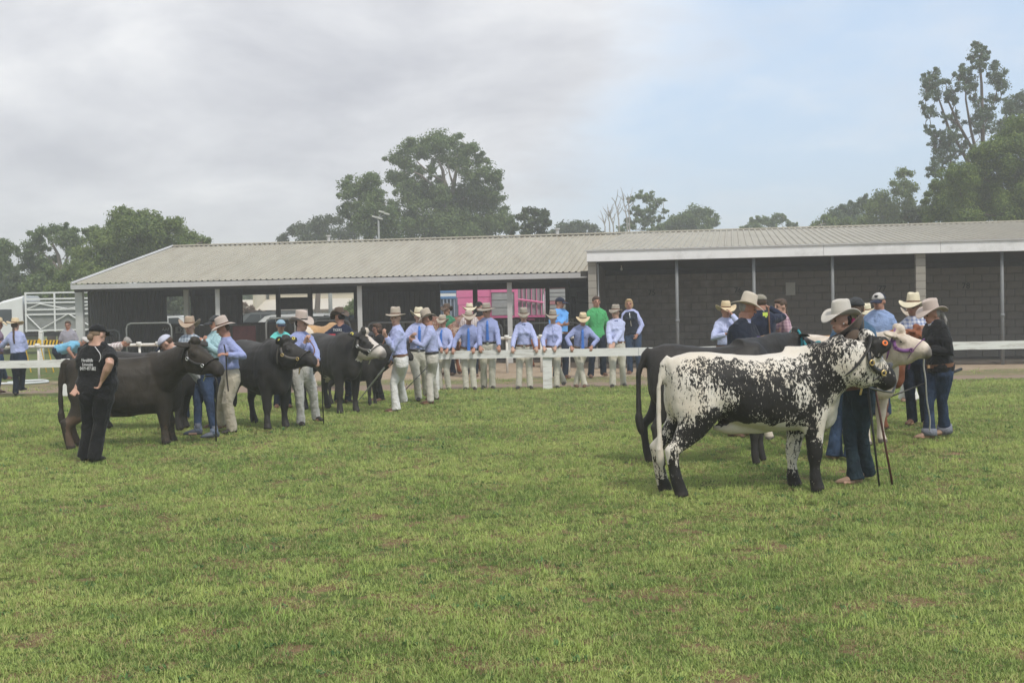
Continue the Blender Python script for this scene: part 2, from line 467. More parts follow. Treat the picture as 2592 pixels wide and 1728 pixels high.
# ================================================================ FENCES
WHITE = pm('weathered_white_paint', (.74, .74, .71), .6, .05, 6, .25, 30, dirt=(.30, .26, .21), dscale=4.5, damt=.85, stretch=(.35, 1, 3))
PIPEW = pm('white_pipe_paint', (.72, .71, .66), .45, .06, 5, .15, 40, dirt=(.40, .27, .18), dscale=4, damt=.5)
def rail_fence(name, label, xa, xb, yf, ztop, h, posts, extra=0):
    """posts and boards of the white show ring rail; xa, xb world x, yf(x) world y"""
    r = root(name, ((xa + xb) / 2, yf((xa + xb) / 2), 0), label, 'fence')
    o = r.location
    n = max(1, round((xb - xa) / 4.7)); cuts = [xa + (xb - xa) * i / n for i in range(n + 1)]
    for i in range(n):
        a, b = cuts[i] + .004, cuts[i + 1] - .004
        pa, pb = Vector((a, yf(a), ztop(a) - h / 2)), Vector((b, yf(b), ztop(b) - h / 2))
        d = (pb - pa).normalized(); m = MB(); k = 14
        rs = []
        for j in range(k + 1):
            p = pa.lerp(pb, j / k) + Vector((0, 0, .006 * noise.noise(Vector((j * .7, a, 1)))))
            up = Vector((0, 0, 1)); s = Vector((0, 1, 0))
            q = .5 * h * (1 + .04 * noise.noise(Vector((j * 1.3, b, 5))))
            rs.append([p - up * q - s * .021, p - up * q + s * .021, p + up * q + s * .021, p + up * q - s * .021])
        m.rings(rs)
        obj('rail', m.mesh('rail', o), WHITE, r)
    for x, w, up_ in posts:
        m = MB(); z1 = ztop(x) + up_
        c = Vector((x, yf(x) + w / 2 + .024, 0))
        rs = []
        for z, q in ((-.1, 1), (z1 * .5, .985), (z1 - .012, 1), (z1, .9)):
            hw = w / 2 * q
            rs.append([Vector((c.x + sx * hw, c.y + sy * hw, z)) for sx, sy in ((-1, -1), (1, -1), (1, 1), (-1, 1))])
        m.rings(rs)
        obj('post', m.mesh('post', o), WHITE, r)
    return r
yfR = lambda x: 26.05 - .012 * x
def zr(x):
    return .83
pA = G(1387, 985); RAILZ = W(1387, 884, pA.y).z
ra, rb = W(1088, 900, pA.y).x, 15.5
yr = pA.y
postx = [pA.x]
x = pA.x + 5.5
while x < rb: postx.append(x); x += 5.5
postx.append(ra + .09)
yl = lambda x: yr - .03 * (x - 2)
def ztopR(x): return RAILZ + .012 * max(0, x - 1) * 0
rail_fence('rail_fence', 'white timber rail with square posts that a row of hatted youths leans on', ra, rb, yl, ztopR, .165, [(x, .19 if i == 0 else .17, .025) for i, x in enumerate(postx)])
la = G(170, 1000); lz = W(100, 911, la.y).z
rail_fence('rail_fence', 'white timber rail with worn paint in front of the woman with a long plait', -16.5, W(172, 911, la.y).x, lambda x: la.y - .03 * (x + 9), lambda x: lz, .165, [(W(172, 911, la.y).x - .1, .15, .01), (-14.2, .15, .01)])
# galvanised pipe fence behind
def pipe(m, a, b, r=.035, n=8): m.tube([a, b], r, n)
pyf = lambda x: 33.0 - .05 * x
def pipe_fence(label, pxa, pxb, posts, drop=True):
    a, b = L(pxa, 880, 33.0, .05), L(pxb, 850, 33.0, .05); a.z = b.z = .90
    r = root('pipe_fence', ((a.x + b.x) / 2, (a.y + b.y) / 2, 0), label, 'fence')
    o = r.location; m = MB(); pipe(m, a, b, .04)
    obj('top_pipe', m.mesh('top_pipe', o), PIPEW, r, sm=True)
    for p in posts:
        q = L(p, 880, 33.0, .05); m = MB(); pipe(m, (q.x, q.y + .05, -.1), (q.x, q.y + .05, .97), .033)
        m.tube([(q.x - .06, q.y, .93), (q.x + .06, q.y, .93)], .052, 8)
        obj('post', m.mesh('post', o), PIPEW, r, sm=True)
    return r
pipe_fence('white steel pipe fence on thin posts behind the left timber rail', -120, 640, [-60, 95, 250, 352, 400, 470, 560, 620])
pipe_fence('white steel pipe fence behind the leaning youths', 1060, 1500, [1090, 1160, 1283, 1370, 1440, 1499])
# thick white post at the end of the truck lane
q = G(106, 912); m = MB(); hz = W(106, 838, q.y).z
m.rings([[Vector((q.x + sx * .075, q.y + sy * .075, z)) for sx, sy in ((-1, -1), (1, -1), (1, 1), (-1, 1))] for z in (-.1, .9, hz - .02)] + [[Vector((q.x + sx * .05, q.y + sy * .05, hz)) for sx, sy in ((-1, -1), (1, -1), (1, 1), (-1, 1))]])
obj('bollard_post', m, WHITE, label='thick white square post standing behind the pipe fence by the barrier', cat='post')

# hose and white kerb pipe lying on the ground
m = MB(); p0 = G(-40, 972)
pts = [G(-60, 978), G(0, 973), G(60, 972), G(110, 969), G(122, 967), G(108, 964), G(60, 966), G(20, 970)]
m.tube([p + Vector((0, 0, .02)) for p in catmull(pts, 6)], .03, 8)
obj('hose', m, pm('white_hose', (.62, .66, .66), .4, .06, 6), sm=True, label='pale blue and white hose lying on the dirt by the left rail', cat='hose')
# yellow and black barrier boards
YEL = pm('barrier_yellow', (.75, .47, .03), .5, .08, 8); BLK = pm('barrier_black', (.03, .03, .03), .5, .1, 8)
def barrier(label, pxa, pxb, ytop, ybot, d, sgn):
    a, b = W(pxa, ytop, d), W(pxb, ytop, d); h = a.z - W(pxa, ybot, d).z
    r = root('barrier_board', ((a.x + b.x) / 2, d, 0), label, 'barrier', 'yellow and black road barriers'); o = r.location
    m = MB(); w = b.x - a.x; z1 = a.z
    m.box(((a.x + b.x) / 2, d, z1 - h / 2), w, .03, h)
    obj('board', m.mesh('board', o), YEL, r)
    n = 6
    for i in range(n):
        x0 = a.x + w * (i + .15) / n; x1 = x0 + w * .45 / n; s = sgn * w * .4 / n
        if x1 + max(s, 0) > b.x or x0 + min(s, 0) < a.x: continue
        m = MB(); y0, y1 = d - .019, d - .015; zt, zb = z1 - .004, z1 - h + .004
        m.rings([[Vector((x0 + s, y0, zt)), Vector((x1 + s, y0, zt)), Vector((x1 + s, y1, zt)), Vector((x0 + s, y1, zt))],
                 [Vector((x0, y0, zb)), Vector((x1, y0, zb)), Vector((x1, y1, zb)), Vector((x0, y1, zb))]])
        obj('stripe', m.mesh('stripe', o), BLK, r)
    for x in (a.x + w * .12, b.x - w * .12):
        for s in (1,):
            m = MB(); m.tube([(x, d + .03, z1 + .04), (x + .12 * s, d + .25 * s, .0)], .018, 6)
            obj('leg', m.mesh('leg', o), YEL, r)
    return r
barrier('yellow and black striped barrier board nearest the truck, left of the thick white post', 52, 104, 861, 874, 38.5, 1)
barrier('yellow and black striped barrier board right of the thick white post', 110, 160, 861, 874, 38.2, 1)
0 and barrier('orange and black striped barrier further back under the truck crate', 66, 122, 853, 859, 43, -1)

# ================================================================ THE LONG SHED (left)
ROOF = pm('roof_sheet', (.375, .348, .275), .5, .08, 1.6, .12, 30, metal=0.0, spec=.35, dirt=(.22, .165, .11), dscale=1.3, damt=.35, stretch=(1.6, .22, 1))
GUT = pm('gutter_paint', (.50, .50, .50), .5, .06, 3, .1, 30, dirt=(.25, .22, .2), dscale=1.5, damt=.4)
FASC = pm('fascia_paint', (.78, .78, .78), .5, .05, 2, .1, 30, dirt=(.40, .39, .37), dscale=1.5, damt=.5)
POSTG = pm('post_paint', (.50, .51, .50), .5, .08, 4, .1, 30)
STEEL = pm('dull_steel', (.17, .175, .175), .55, .15, 6, .15, 40)
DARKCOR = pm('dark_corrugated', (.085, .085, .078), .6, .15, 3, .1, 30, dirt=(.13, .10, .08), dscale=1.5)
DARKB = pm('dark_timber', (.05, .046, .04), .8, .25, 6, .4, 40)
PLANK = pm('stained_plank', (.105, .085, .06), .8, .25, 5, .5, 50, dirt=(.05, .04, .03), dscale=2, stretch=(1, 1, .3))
def ribbed(m, p0, u, length, v, run, pitch=.195, amp=.031, nrm=None, phase=0.0):
    """trapezoid ribbed sheet: p0 corner, u along (unit), v run direction vector (full), ribs run along v"""
    nrm = nrm or u.cross(v).normalized()
    prof = []
    n = int(length / pitch)
    for i in range(n):
        s = i * pitch
        prof += [(s, 0), (s + pitch * .62, 0), (s + pitch * .72, amp), (s + pitch * .9, amp)]
    prof.append((length, 0))
    vs = []
    for k in (0, 1):
        for s, h in prof: vs.append(tuple(p0 + u * s + v * k + nrm * h))
    k = len(prof)
    m.add(vs, [(i, i + 1, k + i + 1, k + i) for i in range(k - 1)])
EAVE0, RIDGE0, ZE, ZR = 38.3, 46.0, 2.72, 4.25
def BP(t, y0, z):
    """building point: t metres along the sheds from x=0 line, y0 offset, z"""
    p = Vector((0, y0, 0)) + BX * t; p.z = z
    return p
def tpx(px, y0):
    p = L(px, 760, y0); return (Vector((p.x, p.y - y0, 0))).dot(BX)
tL = tpx(183, EAVE0); tR = 17.5
shed = root('cattle_shed', BP((tL + tpx(1500, EAVE0)) / 2, 44, 0), 'long open cattle shed with a beige ribbed gable roof and dark stalls', 'shed')
so = shed.location
def part(name, m, mat, parent=shed, sm=False, **k):
    o = Vector(parent.location) if parent.parent is None else Vector(parent.parent.location)
    return obj(name, m.mesh(name, o), mat, parent, sm=sm, **k)
ld = (RIDGE0 - EAVE0) * BY.y
rise = BY * ((RIDGE0 - EAVE0) * BY.y) + Vector((0, 0, ZR - ZE))
def eavept(t): return BP(t, EAVE0, ZE)
tSplit = tpx(1488, EAVE0)
m = MB(); ribbed(m, eavept(tL), BX, tSplit - tL + .6, rise, 1)
# (ribs step up towards the sky)
rf = part('roof', m, ROOF)
m = MB(); back = BY * ((RIDGE0 - EAVE0) * BY.y); rp = eavept(tL) + rise
ribbed(m, rp + BX * (tR - tL), -BX, tR - tL, back - Vector((0, 0, ZR - ZE)), 1)
part('roof', m, ROOF, label='far slope of the roof')
m = MB()
a, b = eavept(tL) + rise + Vector((0, 0, .05)), eavept(tR) + rise + Vector((0, 0, .05))
for s in (-1, 1):
    ps = [a, b]; dn = BY * (.17 * s) - Vector((0, 0, .17 * (ZR - ZE) / 7.6 - .004))
    m.add([tuple(a), tuple(b), tuple(b + dn), tuple(a + dn)], [(0, 1, 2, 3)])
m.tube([a + Vector((0, 0, .0)), b + Vector((0, 0, .0))], .022, 6)
part('ridge_cap', m, ROOF)
m = MB()   # gable verge flashing
a = eavept(tL) - BX * .02; m.tube([a + Vector((0, 0, .02)), a + rise + Vector((0, 0, .03))], (.05, .05), 4); a = a + rise
m.tube([a + Vector((0, 0, .03)), a + back - Vector((0, 0, ZR - ZE - .02))], (.05, .05), 4)
part('verge_flashing', m, GUT)
m = MB(); L0 = tSplit - tL
seg = 5
for i in range(seg):
    a0, a1 = tL + L0 * i / seg, tL + L0 * (i + 1) / seg - .006
    m2 = MB(); c = (BP(a0, EAVE0 - .055, ZE - .10) + BP(a1, EAVE0 - .055, ZE - .10)) / 2
    m2.box(c, a1 - a0, .10, .15, (BX, BY, Vector((0, 0, 1))))
    part('gutter', m2, GUT)
m = MB(); c = (BP(tL, EAVE0 + .16, ZE - .16) + BP(tSplit, EAVE0 + .16, ZE - .16)) / 2
m.box(c, L0 - .1, .12, .2, (BX, BY, Vector((0, 0, 1))))
part('eave_beam', m, DARKB)
PY0 = EAVE0 + .45
for i, px in enumerate((193, 552, 911, 1290)):
    t = tpx(px, PY0); w = .30 if i == 0 else .10
    m = MB()
    if i == 0: m.box(BP(t + .12, PY0, 1.28), .26, .12, 2.62, (BX, BY, Vector((0, 0, 1))))
    else:
        m.box(BP(t, PY0, 1.3), .05, .16, 2.6, (BX, BY, Vector((0, 0, 1))))
        m.box(BP(t, PY0 - .08, 1.3), .15, .012, 2.6, (BX, BY, Vector((0, 0, 1))))
    part('post', m, POSTG)
m = MB(); t = tpx(472, EAVE0 + 2.2); m.box(BP(t, EAVE0 + 2.2, 1.3), .16, .12, 2.6, (BX, BY, Vector((0, 0, 1)))); part('post', m, POSTG)
# end wall and partitions
PB0 = 44.6
tE = tpx(205, PY0)
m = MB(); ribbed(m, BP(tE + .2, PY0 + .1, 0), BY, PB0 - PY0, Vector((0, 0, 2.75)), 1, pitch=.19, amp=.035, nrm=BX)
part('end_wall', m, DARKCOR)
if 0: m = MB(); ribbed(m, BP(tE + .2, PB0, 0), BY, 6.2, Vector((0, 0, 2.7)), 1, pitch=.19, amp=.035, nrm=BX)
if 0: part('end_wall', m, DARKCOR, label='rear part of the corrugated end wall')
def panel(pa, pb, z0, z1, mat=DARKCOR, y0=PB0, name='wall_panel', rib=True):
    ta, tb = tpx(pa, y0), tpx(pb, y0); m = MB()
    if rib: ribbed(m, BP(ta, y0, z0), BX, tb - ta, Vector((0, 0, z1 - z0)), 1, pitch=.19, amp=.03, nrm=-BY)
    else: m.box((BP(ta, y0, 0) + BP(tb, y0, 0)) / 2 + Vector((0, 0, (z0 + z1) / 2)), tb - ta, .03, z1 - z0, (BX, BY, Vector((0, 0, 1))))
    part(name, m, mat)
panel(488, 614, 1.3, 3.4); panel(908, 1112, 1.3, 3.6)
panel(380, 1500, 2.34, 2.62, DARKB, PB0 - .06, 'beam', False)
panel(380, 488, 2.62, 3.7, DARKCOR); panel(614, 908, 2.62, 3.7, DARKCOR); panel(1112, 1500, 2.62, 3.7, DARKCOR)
for px, w in ((607, .16), (704, .14), (785, .15), (902, .16), (1203, .15), (1386, .14), (1437, .15), (1109, .14), (488, .12), (392, .1)):
    m = MB(); m.box(BP(tpx(px, PB0 - .16), PB0 - .16, 1.35), w, .12, 2.7, (BX, BY, Vector((0, 0, 1)))); part('inner_post', m, DARKB)
panel(710, 781, 1.78, 2.22, DARKB, PB0 - .1, 'sign_board', False)
# vertical planks of the low stall partition: each one a part
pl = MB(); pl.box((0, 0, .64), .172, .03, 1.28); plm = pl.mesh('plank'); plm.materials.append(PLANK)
ta, tb = tpx(398, PB0), tpx(1500, PB0)
n = int((tb - ta) / .18)
ang = math.atan2(BX.y, BX.x)
for i in range(n):
    p = BP(ta + .18 * i, PB0 - .24, 0)
    o = obj('plank', plm, parent=shed, loc=(p.x - so.x, p.y - so.y + rnd.uniform(-.006, .006), rnd.uniform(-.02, .02)))
    o.rotation_euler.z = ang
m = MB(); c = (BP(ta, PB0 - .29, 1.3) + BP(tb, PB0 - .29, 1.3)) / 2; m.box((c.x, c.y, 1.31), tb - ta, .09, .06, (BX, BY, Vector((0, 0, 1))))
part('capping_rail', m, DARKB)
# stall numbers painted on small plates
PLATE = pm('number_plate', (.42, .42, .36), .7, .1, 8); PAINT = pm('white_lettering', (.62, .62, .56), .7, .1, 8); INK = pm('black_lettering', (.03, .03, .03), .7, .1, 8)
def text(name, s, p, ux, uz, h, mat, parent, w=None, ext=.002, al='CENTER'):
    cu = bpy.data.curves.new(name, 'FONT'); cu.body = s; cu.size = h * 1.35; cu.extrude = ext; cu.align_x = al; cu.align_y = 'CENTER'; cu.resolution_u = 2
    cu.materials.append(mat)
    o = bpy.data.objects.new(name, cu); C.objects.link(o)
    me_ = bpy.data.meshes.new_from_object(o.evaluated_get(bpy.context.evaluated_depsgraph_get())); bpy.data.objects.remove(o)
    me_.materials.clear(); me_.materials.append(mat)
    o = bpy.data.objects.new(name, me_); C.objects.link(o)
    ux = ux.normalized(); uz = (uz - ux * uz.dot(ux)).normalized(); n_ = ux.cross(uz)
    M = Matrix((ux, uz, n_)).transposed().to_4x4()
    if w: M = M @ Matrix.Diagonal((w, 1, 1, 1))
    pl_ = Vector(parent.location) if parent.parent is None else Vector(parent.parent.location)
    M.translation = Vector(p) - pl_
    o.parent = parent; o.matrix_local = M
    return o
for s, px, py, plate in (('FAISED', 346, 831, False), ('81', 379, 835, True), ('AAF', 420, 834, False), ('82', 457, 835, True), ('8', 1283, 817, True), ('11', 1300, 817, True), ('0', 1444, 815, True), ('12', 1010, 822, True)):
    p = L(px, py, PB0 - .34); p -= BY * .0
    t0 = (Vector((p.x, p.y - (PB0 - .34), 0))).dot(BX)
    w = .17 * len(s) if plate else .1
    if plate:
        m = MB(); m.box(p, w + .06, .012, .24, (BX, BY, Vector((0, 0, 1)))); k = part('number_plate', m, PLATE)
    text('lettering', s, p - BY * .012, BX, Vector((0, 0, 1)), .17 if plate else .12, INK if plate else PAINT, shed)
# dark floor slab
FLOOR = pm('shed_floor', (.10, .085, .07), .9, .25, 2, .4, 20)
m = MB(); a, b = BP(tE, PY0 + .2, .02), BP(tR, PY0 + .2, .02)
m.box((a + b) / 2 + BY * 6.9, (b - a).length, 13.6, .06, (BX, BY, Vector((0, 0, 1))))
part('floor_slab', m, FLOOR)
# low rail gates in the stall fronts
def gate(label, pxa, pxb, y0, zt, bars=3, mat=PIPEW, x_off=0):
    ta, tb = tpx(pxa, y0), tpx(pxb, y0)
    r = root('stall_gate', BP((ta + tb) / 2, y0, 0), label, 'gate', 'tubular gates along the stall fronts')
    c = .16; m = MB()
    pts = [BP(ta, y0, .1), BP(ta, y0, zt - c), BP(ta + c * .3, y0, zt - c * .3), BP(ta + c, y0, zt), BP(tb - c, y0, zt), BP(tb - c * .3, y0, zt - c * .3), BP(tb, y0, zt - c), BP(tb, y0, .1)]
    m.tube(pts, .03, 7, up=BY); o = obj('gate_frame', m.mesh('gate_frame', r.location), mat, r, sm=True)
    for i in range(bars):
        z = .25 + (zt - .35) * i / bars; m = MB(); m.tube([BP(ta, y0, z), BP(tb, y0, z)], .022, 6)
        obj('bar', m.mesh('bar', r.location), mat, r, sm=True)
GALV = pm('galvanised_pipe', (.22, .23, .22), .5, .1, 5)
gate('grey tubular gate with rounded corners below the number 81', 318, 432, PY0 - .1, 1.42, 0, GALV)
gate('grey tubular gate beside the corner of the shed', 209, 300, PY0 + 1.0, 1.2, 2, STEEL)
gate('grey tubular gate below the two white utes', 672, 745, PY0 - .1, 1.5, 1, GALV)
gate('grey tubular gate next to the white dividing post of the shed', 790, 885, PY0 + .4, 1.4, 1, STEEL)
gate('dark tubular gate behind the woman holding the white stick', 930, 1080, PY0 + .4, 1.3, 2, STEEL)
gate('dark tubular gate behind the boys in blue ties', 1120, 1270, PY0 + .4, 1.2, 2, STEEL)
gate('dark tubular gate behind the row of leaning girls', 1310, 1470, PY0 + .4, 1.2, 2, STEEL)
m = MB(); p = L(611, 850, PY0 + 2); m.box((p.x + .1, p.y, .85), .8, .04, .8, (BX, BY, Vector((0, 0, 1))))
m.box((p.x + .1, p.y - .03, .85), .7, .02, .06, (BX, BY, Vector((0, 0, 1))))
obj('feed_bin', m, pm('maroon_paint', (.16, .04, .04), .6, .2, 5), label='dark red metal feed bin inside the shed', cat='feed bin')

# ================================================================ THE BLOCK STALLS (right)
F0, ZF = 34.55, 3.17
bl = root('block_stalls', BP(8, 36, 0), 'row of open concrete block stalls under a wide pale fascia', 'stable')
tA = tpx(1489, F0)
m = MB(); rise2 = BY * ((RIDGE0 - F0) * BY.y) + Vector((0, 0, ZR - ZF - .005))
ribbed(m, BP(tA, F0, ZF + .01), BX, tR - tA, rise2, 1)
part('roof', m, ROOF, bl)
m = MB(); m.box(BP(tA + .05, F0 + .6, ZF - .06), .08, 8, .12, (BX, (BY + Vector((0, 0, .094))).normalized(), Vector((0, 0, 1))))
cuts = [tA - .02, tA + 6.2, tpx(2381, F0), tR]
for i in range(3):
    m = MB(); a0, a1 = cuts[i], cuts[i + 1] - .008
    m.box((BP(a0, F0 - .04, 0) + BP(a1, F0 - .04, 0)) / 2 + Vector((0, 0, ZF - .135)), a1 - a0, .05, .285, (BX, BY, Vector((0, 0, 1))))
    part('fascia', m, FASC, bl)
m = MB(); a, b = BP(tA - .06, F0 - .08, ZF + .014), BP(tR, F0 - .08, ZF + .014); m.box((a + b) / 2, (b - a).length, .05, .03, (BX, BY, Vector((0, 0, 1)))); part('gutter_lip', m, GUT, bl)
m = MB(); a, b = BP(tA, F0 + .15, 2.93), BP(tR, F0 + .15, 2.93); m.box((a + b) / 2, (b - a).length, .08, .10, (BX, BY, Vector((0, 0, 1)))); part('front_beam', m, STEEL, bl)
BW0 = 38.1
m = MB()   # lined ceiling falling to the back wall
a, b = BP(tA + .2, F0 + .1, 2.98), BP(tR, F0 + .1, 2.98); c, d = BP(tR, BW0, 2.72), BP(tA + .2, BW0, 2.72)
m.add([tuple(a), tuple(b), tuple(c), tuple(d)], [(0, 1, 2, 3)]); part('ceiling_lining', m, DARKB, bl)
m = MB(); a, b = BP(tA, BW0 - .1, 2.66), BP(tR, BW0 - .1, 2.66); m.box((a + b) / 2, (b - a).length, .1, .16, (BX, BY, Vector((0, 0, 1)))); part('back_beam', m, DARKB, bl)
for px in (1717, 1912, 2111, 2540):
    t = tpx(px - 3, F0 + .2); m = MB(); m.tube([BP(t, F0 + .2, -.1), BP(t, F0 + .2, 2.95)], .045, 10)
    m.tube([BP(t, F0 + .2, 1.22), BP(t, F0 + .2, 1.3)], .058, 10); part('post', m, pm('grey_pipe_post', (.20, .21, .215), .5, .1, 6), bl, sm=True)
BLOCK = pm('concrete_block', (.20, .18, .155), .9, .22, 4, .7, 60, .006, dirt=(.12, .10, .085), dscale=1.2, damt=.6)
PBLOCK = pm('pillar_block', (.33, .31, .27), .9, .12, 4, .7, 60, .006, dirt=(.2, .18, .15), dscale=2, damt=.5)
MORT = pm('mortar', (.13, .12, .11), .95, .15, 10, .5, 60)
def brick_mesh(w, h, d, c=.008):
    m = MB(); x, z = w / 2, h / 2
    m.add([(-x, 0, -z), (x, 0, -z), (x, 0, z), (-x, 0, z), (-x + c, -d, -z + c), (x - c, -d, -z + c), (x - c, -d, z - c), (-x + c, -d, z - c)],
          [(4, 5, 6, 7), (0, 1, 5, 4), (1, 2, 6, 5), (2, 3, 7, 6), (3, 0, 4, 7)])
    return m
BWd, BH = .44, .215
t0w = tA + .62; ncol = int((tR - t0w) / BWd); nrow = 13
m = MB(); a, b = BP(t0w - .02, BW0, 0), BP(tR, BW0, 0); m.box((a + b) / 2 + BY * .1 + Vector((0, 0, 1.4)), (b - a).length, .19, 3.0, (BX, BY, Vector((0, 0, 1))))
wall_o = part('back_wall', m, MORT, bl)
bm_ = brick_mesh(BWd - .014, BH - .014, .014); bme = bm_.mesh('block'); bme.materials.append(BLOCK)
extra = MB(); cnt = 0
cells = []
for r_ in range(nrow):
    for c_ in range(ncol + 1):
        t = t0w + c_ * BWd + (.5 * BWd if r_ % 2 else 0); z = .02 + BH * (r_ + .5)
        cells.append((t, z))
cells.sort(key=lambda q: -q[0] * .6 - abs(q[1] - 1.4) * -.5)
for i, (t, z) in enumerate(cells):
    p = BP(t, BW0 + .006 - rnd.uniform(0, .004), z)
    if cnt < 290 :
        o = obj('block', bme, parent=wall_o, loc=(p.x - bl.location.x, p.y - bl.location.y, z)); o.rotation_euler.z = ang; cnt += 1
    else:
        extra.add([tuple(p + BX * v[0] + BY * v[1] + Vector((0, 0, v[2]))) for v in bm_.v], bm_.f)
o = part('blocks', extra, BLOCK, bl, kind='stuff')
# pillars of single blocks
for px, w, t_ in ((1499, .22, None), (2330, .24, None)):
    t = tpx(px, F0 + .25) + (.0 if px > 2000 else .02)
    pr = MB(); pr.box(BP(t, F0 + .25, 1.46), w - .03, .19, 2.94, (BX, BY, Vector((0, 0, 1)))); po = part('pillar', pr, MORT, bl)
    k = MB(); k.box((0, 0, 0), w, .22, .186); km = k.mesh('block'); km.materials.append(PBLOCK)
    for i in range(15):
        p = BP(t, F0 + .25, .1 + .198 * i)
        if p.z > 2.9: break
        o = obj('block', km, parent=po, loc=(p.x - bl.location.x, p.y - bl.location.y, p.z)); o.rotation_euler.z = ang
m = MB(); t = tpx(1515, F0 + .5); m.tube([BP(t, F0 + .5, 0), BP(t, F0 + .5, 2.85)], .02, 8); part('conduit', m, pm('white_conduit', (.7, .7, .68), .4, .04, 5), bl, sm=True)
m = MB(); p = L(2001, 731, BW0 - .05); m.box(p, .27, .01, .37, (BX, BY, Vector((0, 0, 1)))); part('notice_sheet', m, pm('paper', (.5, .5, .47), .8, .06, 6), bl)
m = MB(); p = L(1573, 681, BW0 - 1.5); m.box((p.x, p.y, 2.82), .03, .03, .12); m.ell((p.x, p.y, 2.73), Vector((.035, 0, 0)), Vector((0, .035, 0)), Vector((0, 0, .05)), 8, 6); part('light_bulb', m, pm('bulb_glass', (.8, .8, .78), .2, .02, 5), bl, sm=True)
for s, px, py in (('75', 1650, 741), ('76', 1868, 735), ('77', 2233, 731), ('78', 2445, 724)):
    p = L(px, py, BW0 - .03); text('stall_number', s, p, BX, Vector((0, 0, 1)), .17, pm('faded_black_paint', (.035, .035, .035), .8, .2, 20), bl)
m = MB(); a, b = BP(tA + .2, F0 + .3, .03), BP(tR, F0 + .3, .03); m.box((a + b) / 2 + BY * 1.8, (b - a).length, 3.4, .05, (BX, BY, Vector((0, 0, 1)))); part('floor_slab', m, FLOOR, bl)
# side wall at the left end of the block stalls
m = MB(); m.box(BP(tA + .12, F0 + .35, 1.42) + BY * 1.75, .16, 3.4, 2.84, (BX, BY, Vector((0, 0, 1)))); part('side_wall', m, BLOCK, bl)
# ================================================================ TREES
def leaf_material(name, a, b_, tip, trans=.38):
    m, t, b = nm(name)
    at = N(t, 'ShaderNodeAttribute', attribute_name='hue').outputs['Fac']
    cl = N(t, 'ShaderNodeAttribute', attribute_name='clump').outputs['Fac']
    c = tmix(t, cl, a, b_)
    c = tmix(t, tmap(t, at, .55, 1.0, 0, .8), c, tip)
    t.links.new(c, b.inputs['Base Color']); b.inputs['Roughness'].default_value = .55
    b.inputs['Specular IOR Level'].default_value = .3
    tr = N(t, 'ShaderNodeBsdfTranslucent'); t.links.new(c, tr.inputs[0])
    mx = N(t, 'ShaderNodeMixShader'); mx.inputs[0].default_value = trans
    t.links.new(b.outputs[0], mx.inputs[1]); t.links.new(tr.outputs[0], mx.inputs[2])
    t.links.new(mx.outputs[0], t.nodes['Material Output'].inputs['Surface'])
    return m
LF = {
 'gum': leaf_material('gum_leaf', (0.090, 0.143, 0.050), (0.160, 0.222, 0.075), (0.235, 0.301, 0.113)),
 'dark': leaf_material('dark_leaf', (0.059, 0.086, 0.042), (0.099, 0.132, 0.059), (0.145, 0.178, 0.079)),
 'bright': leaf_material('bright_leaf', (0.099, 0.158, 0.042), (0.178, 0.238, 0.066), (0.264, 0.317, 0.099)),
 'lush': leaf_material('lush_leaf', (0.064, 0.119, 0.026), (0.150, 0.222, 0.044), (0.269, 0.332, 0.073)),
 'grey': leaf_material('greygreen_leaf', (0.091, 0.138, 0.080), (0.144, 0.198, 0.109), (0.213, 0.274, 0.145)),
 'pink': leaf_material('reddish_leaf', (0.132, 0.119, 0.079), (0.264, 0.172, 0.132), (0.370, 0.264, 0.198)),
}
DENS = {'lush': 3.6, 'bright': 3.4, 'gum': 3.0, 'dark': 2.8, 'grey': 2.6}
BARK = pm('pale_bark', (.26, .22, .18), .85, .25, 3, .5, 20, .02)
BARKD = pm('brown_bark', (.12, .09, .07), .9, .25, 3, .5, 20, .02)
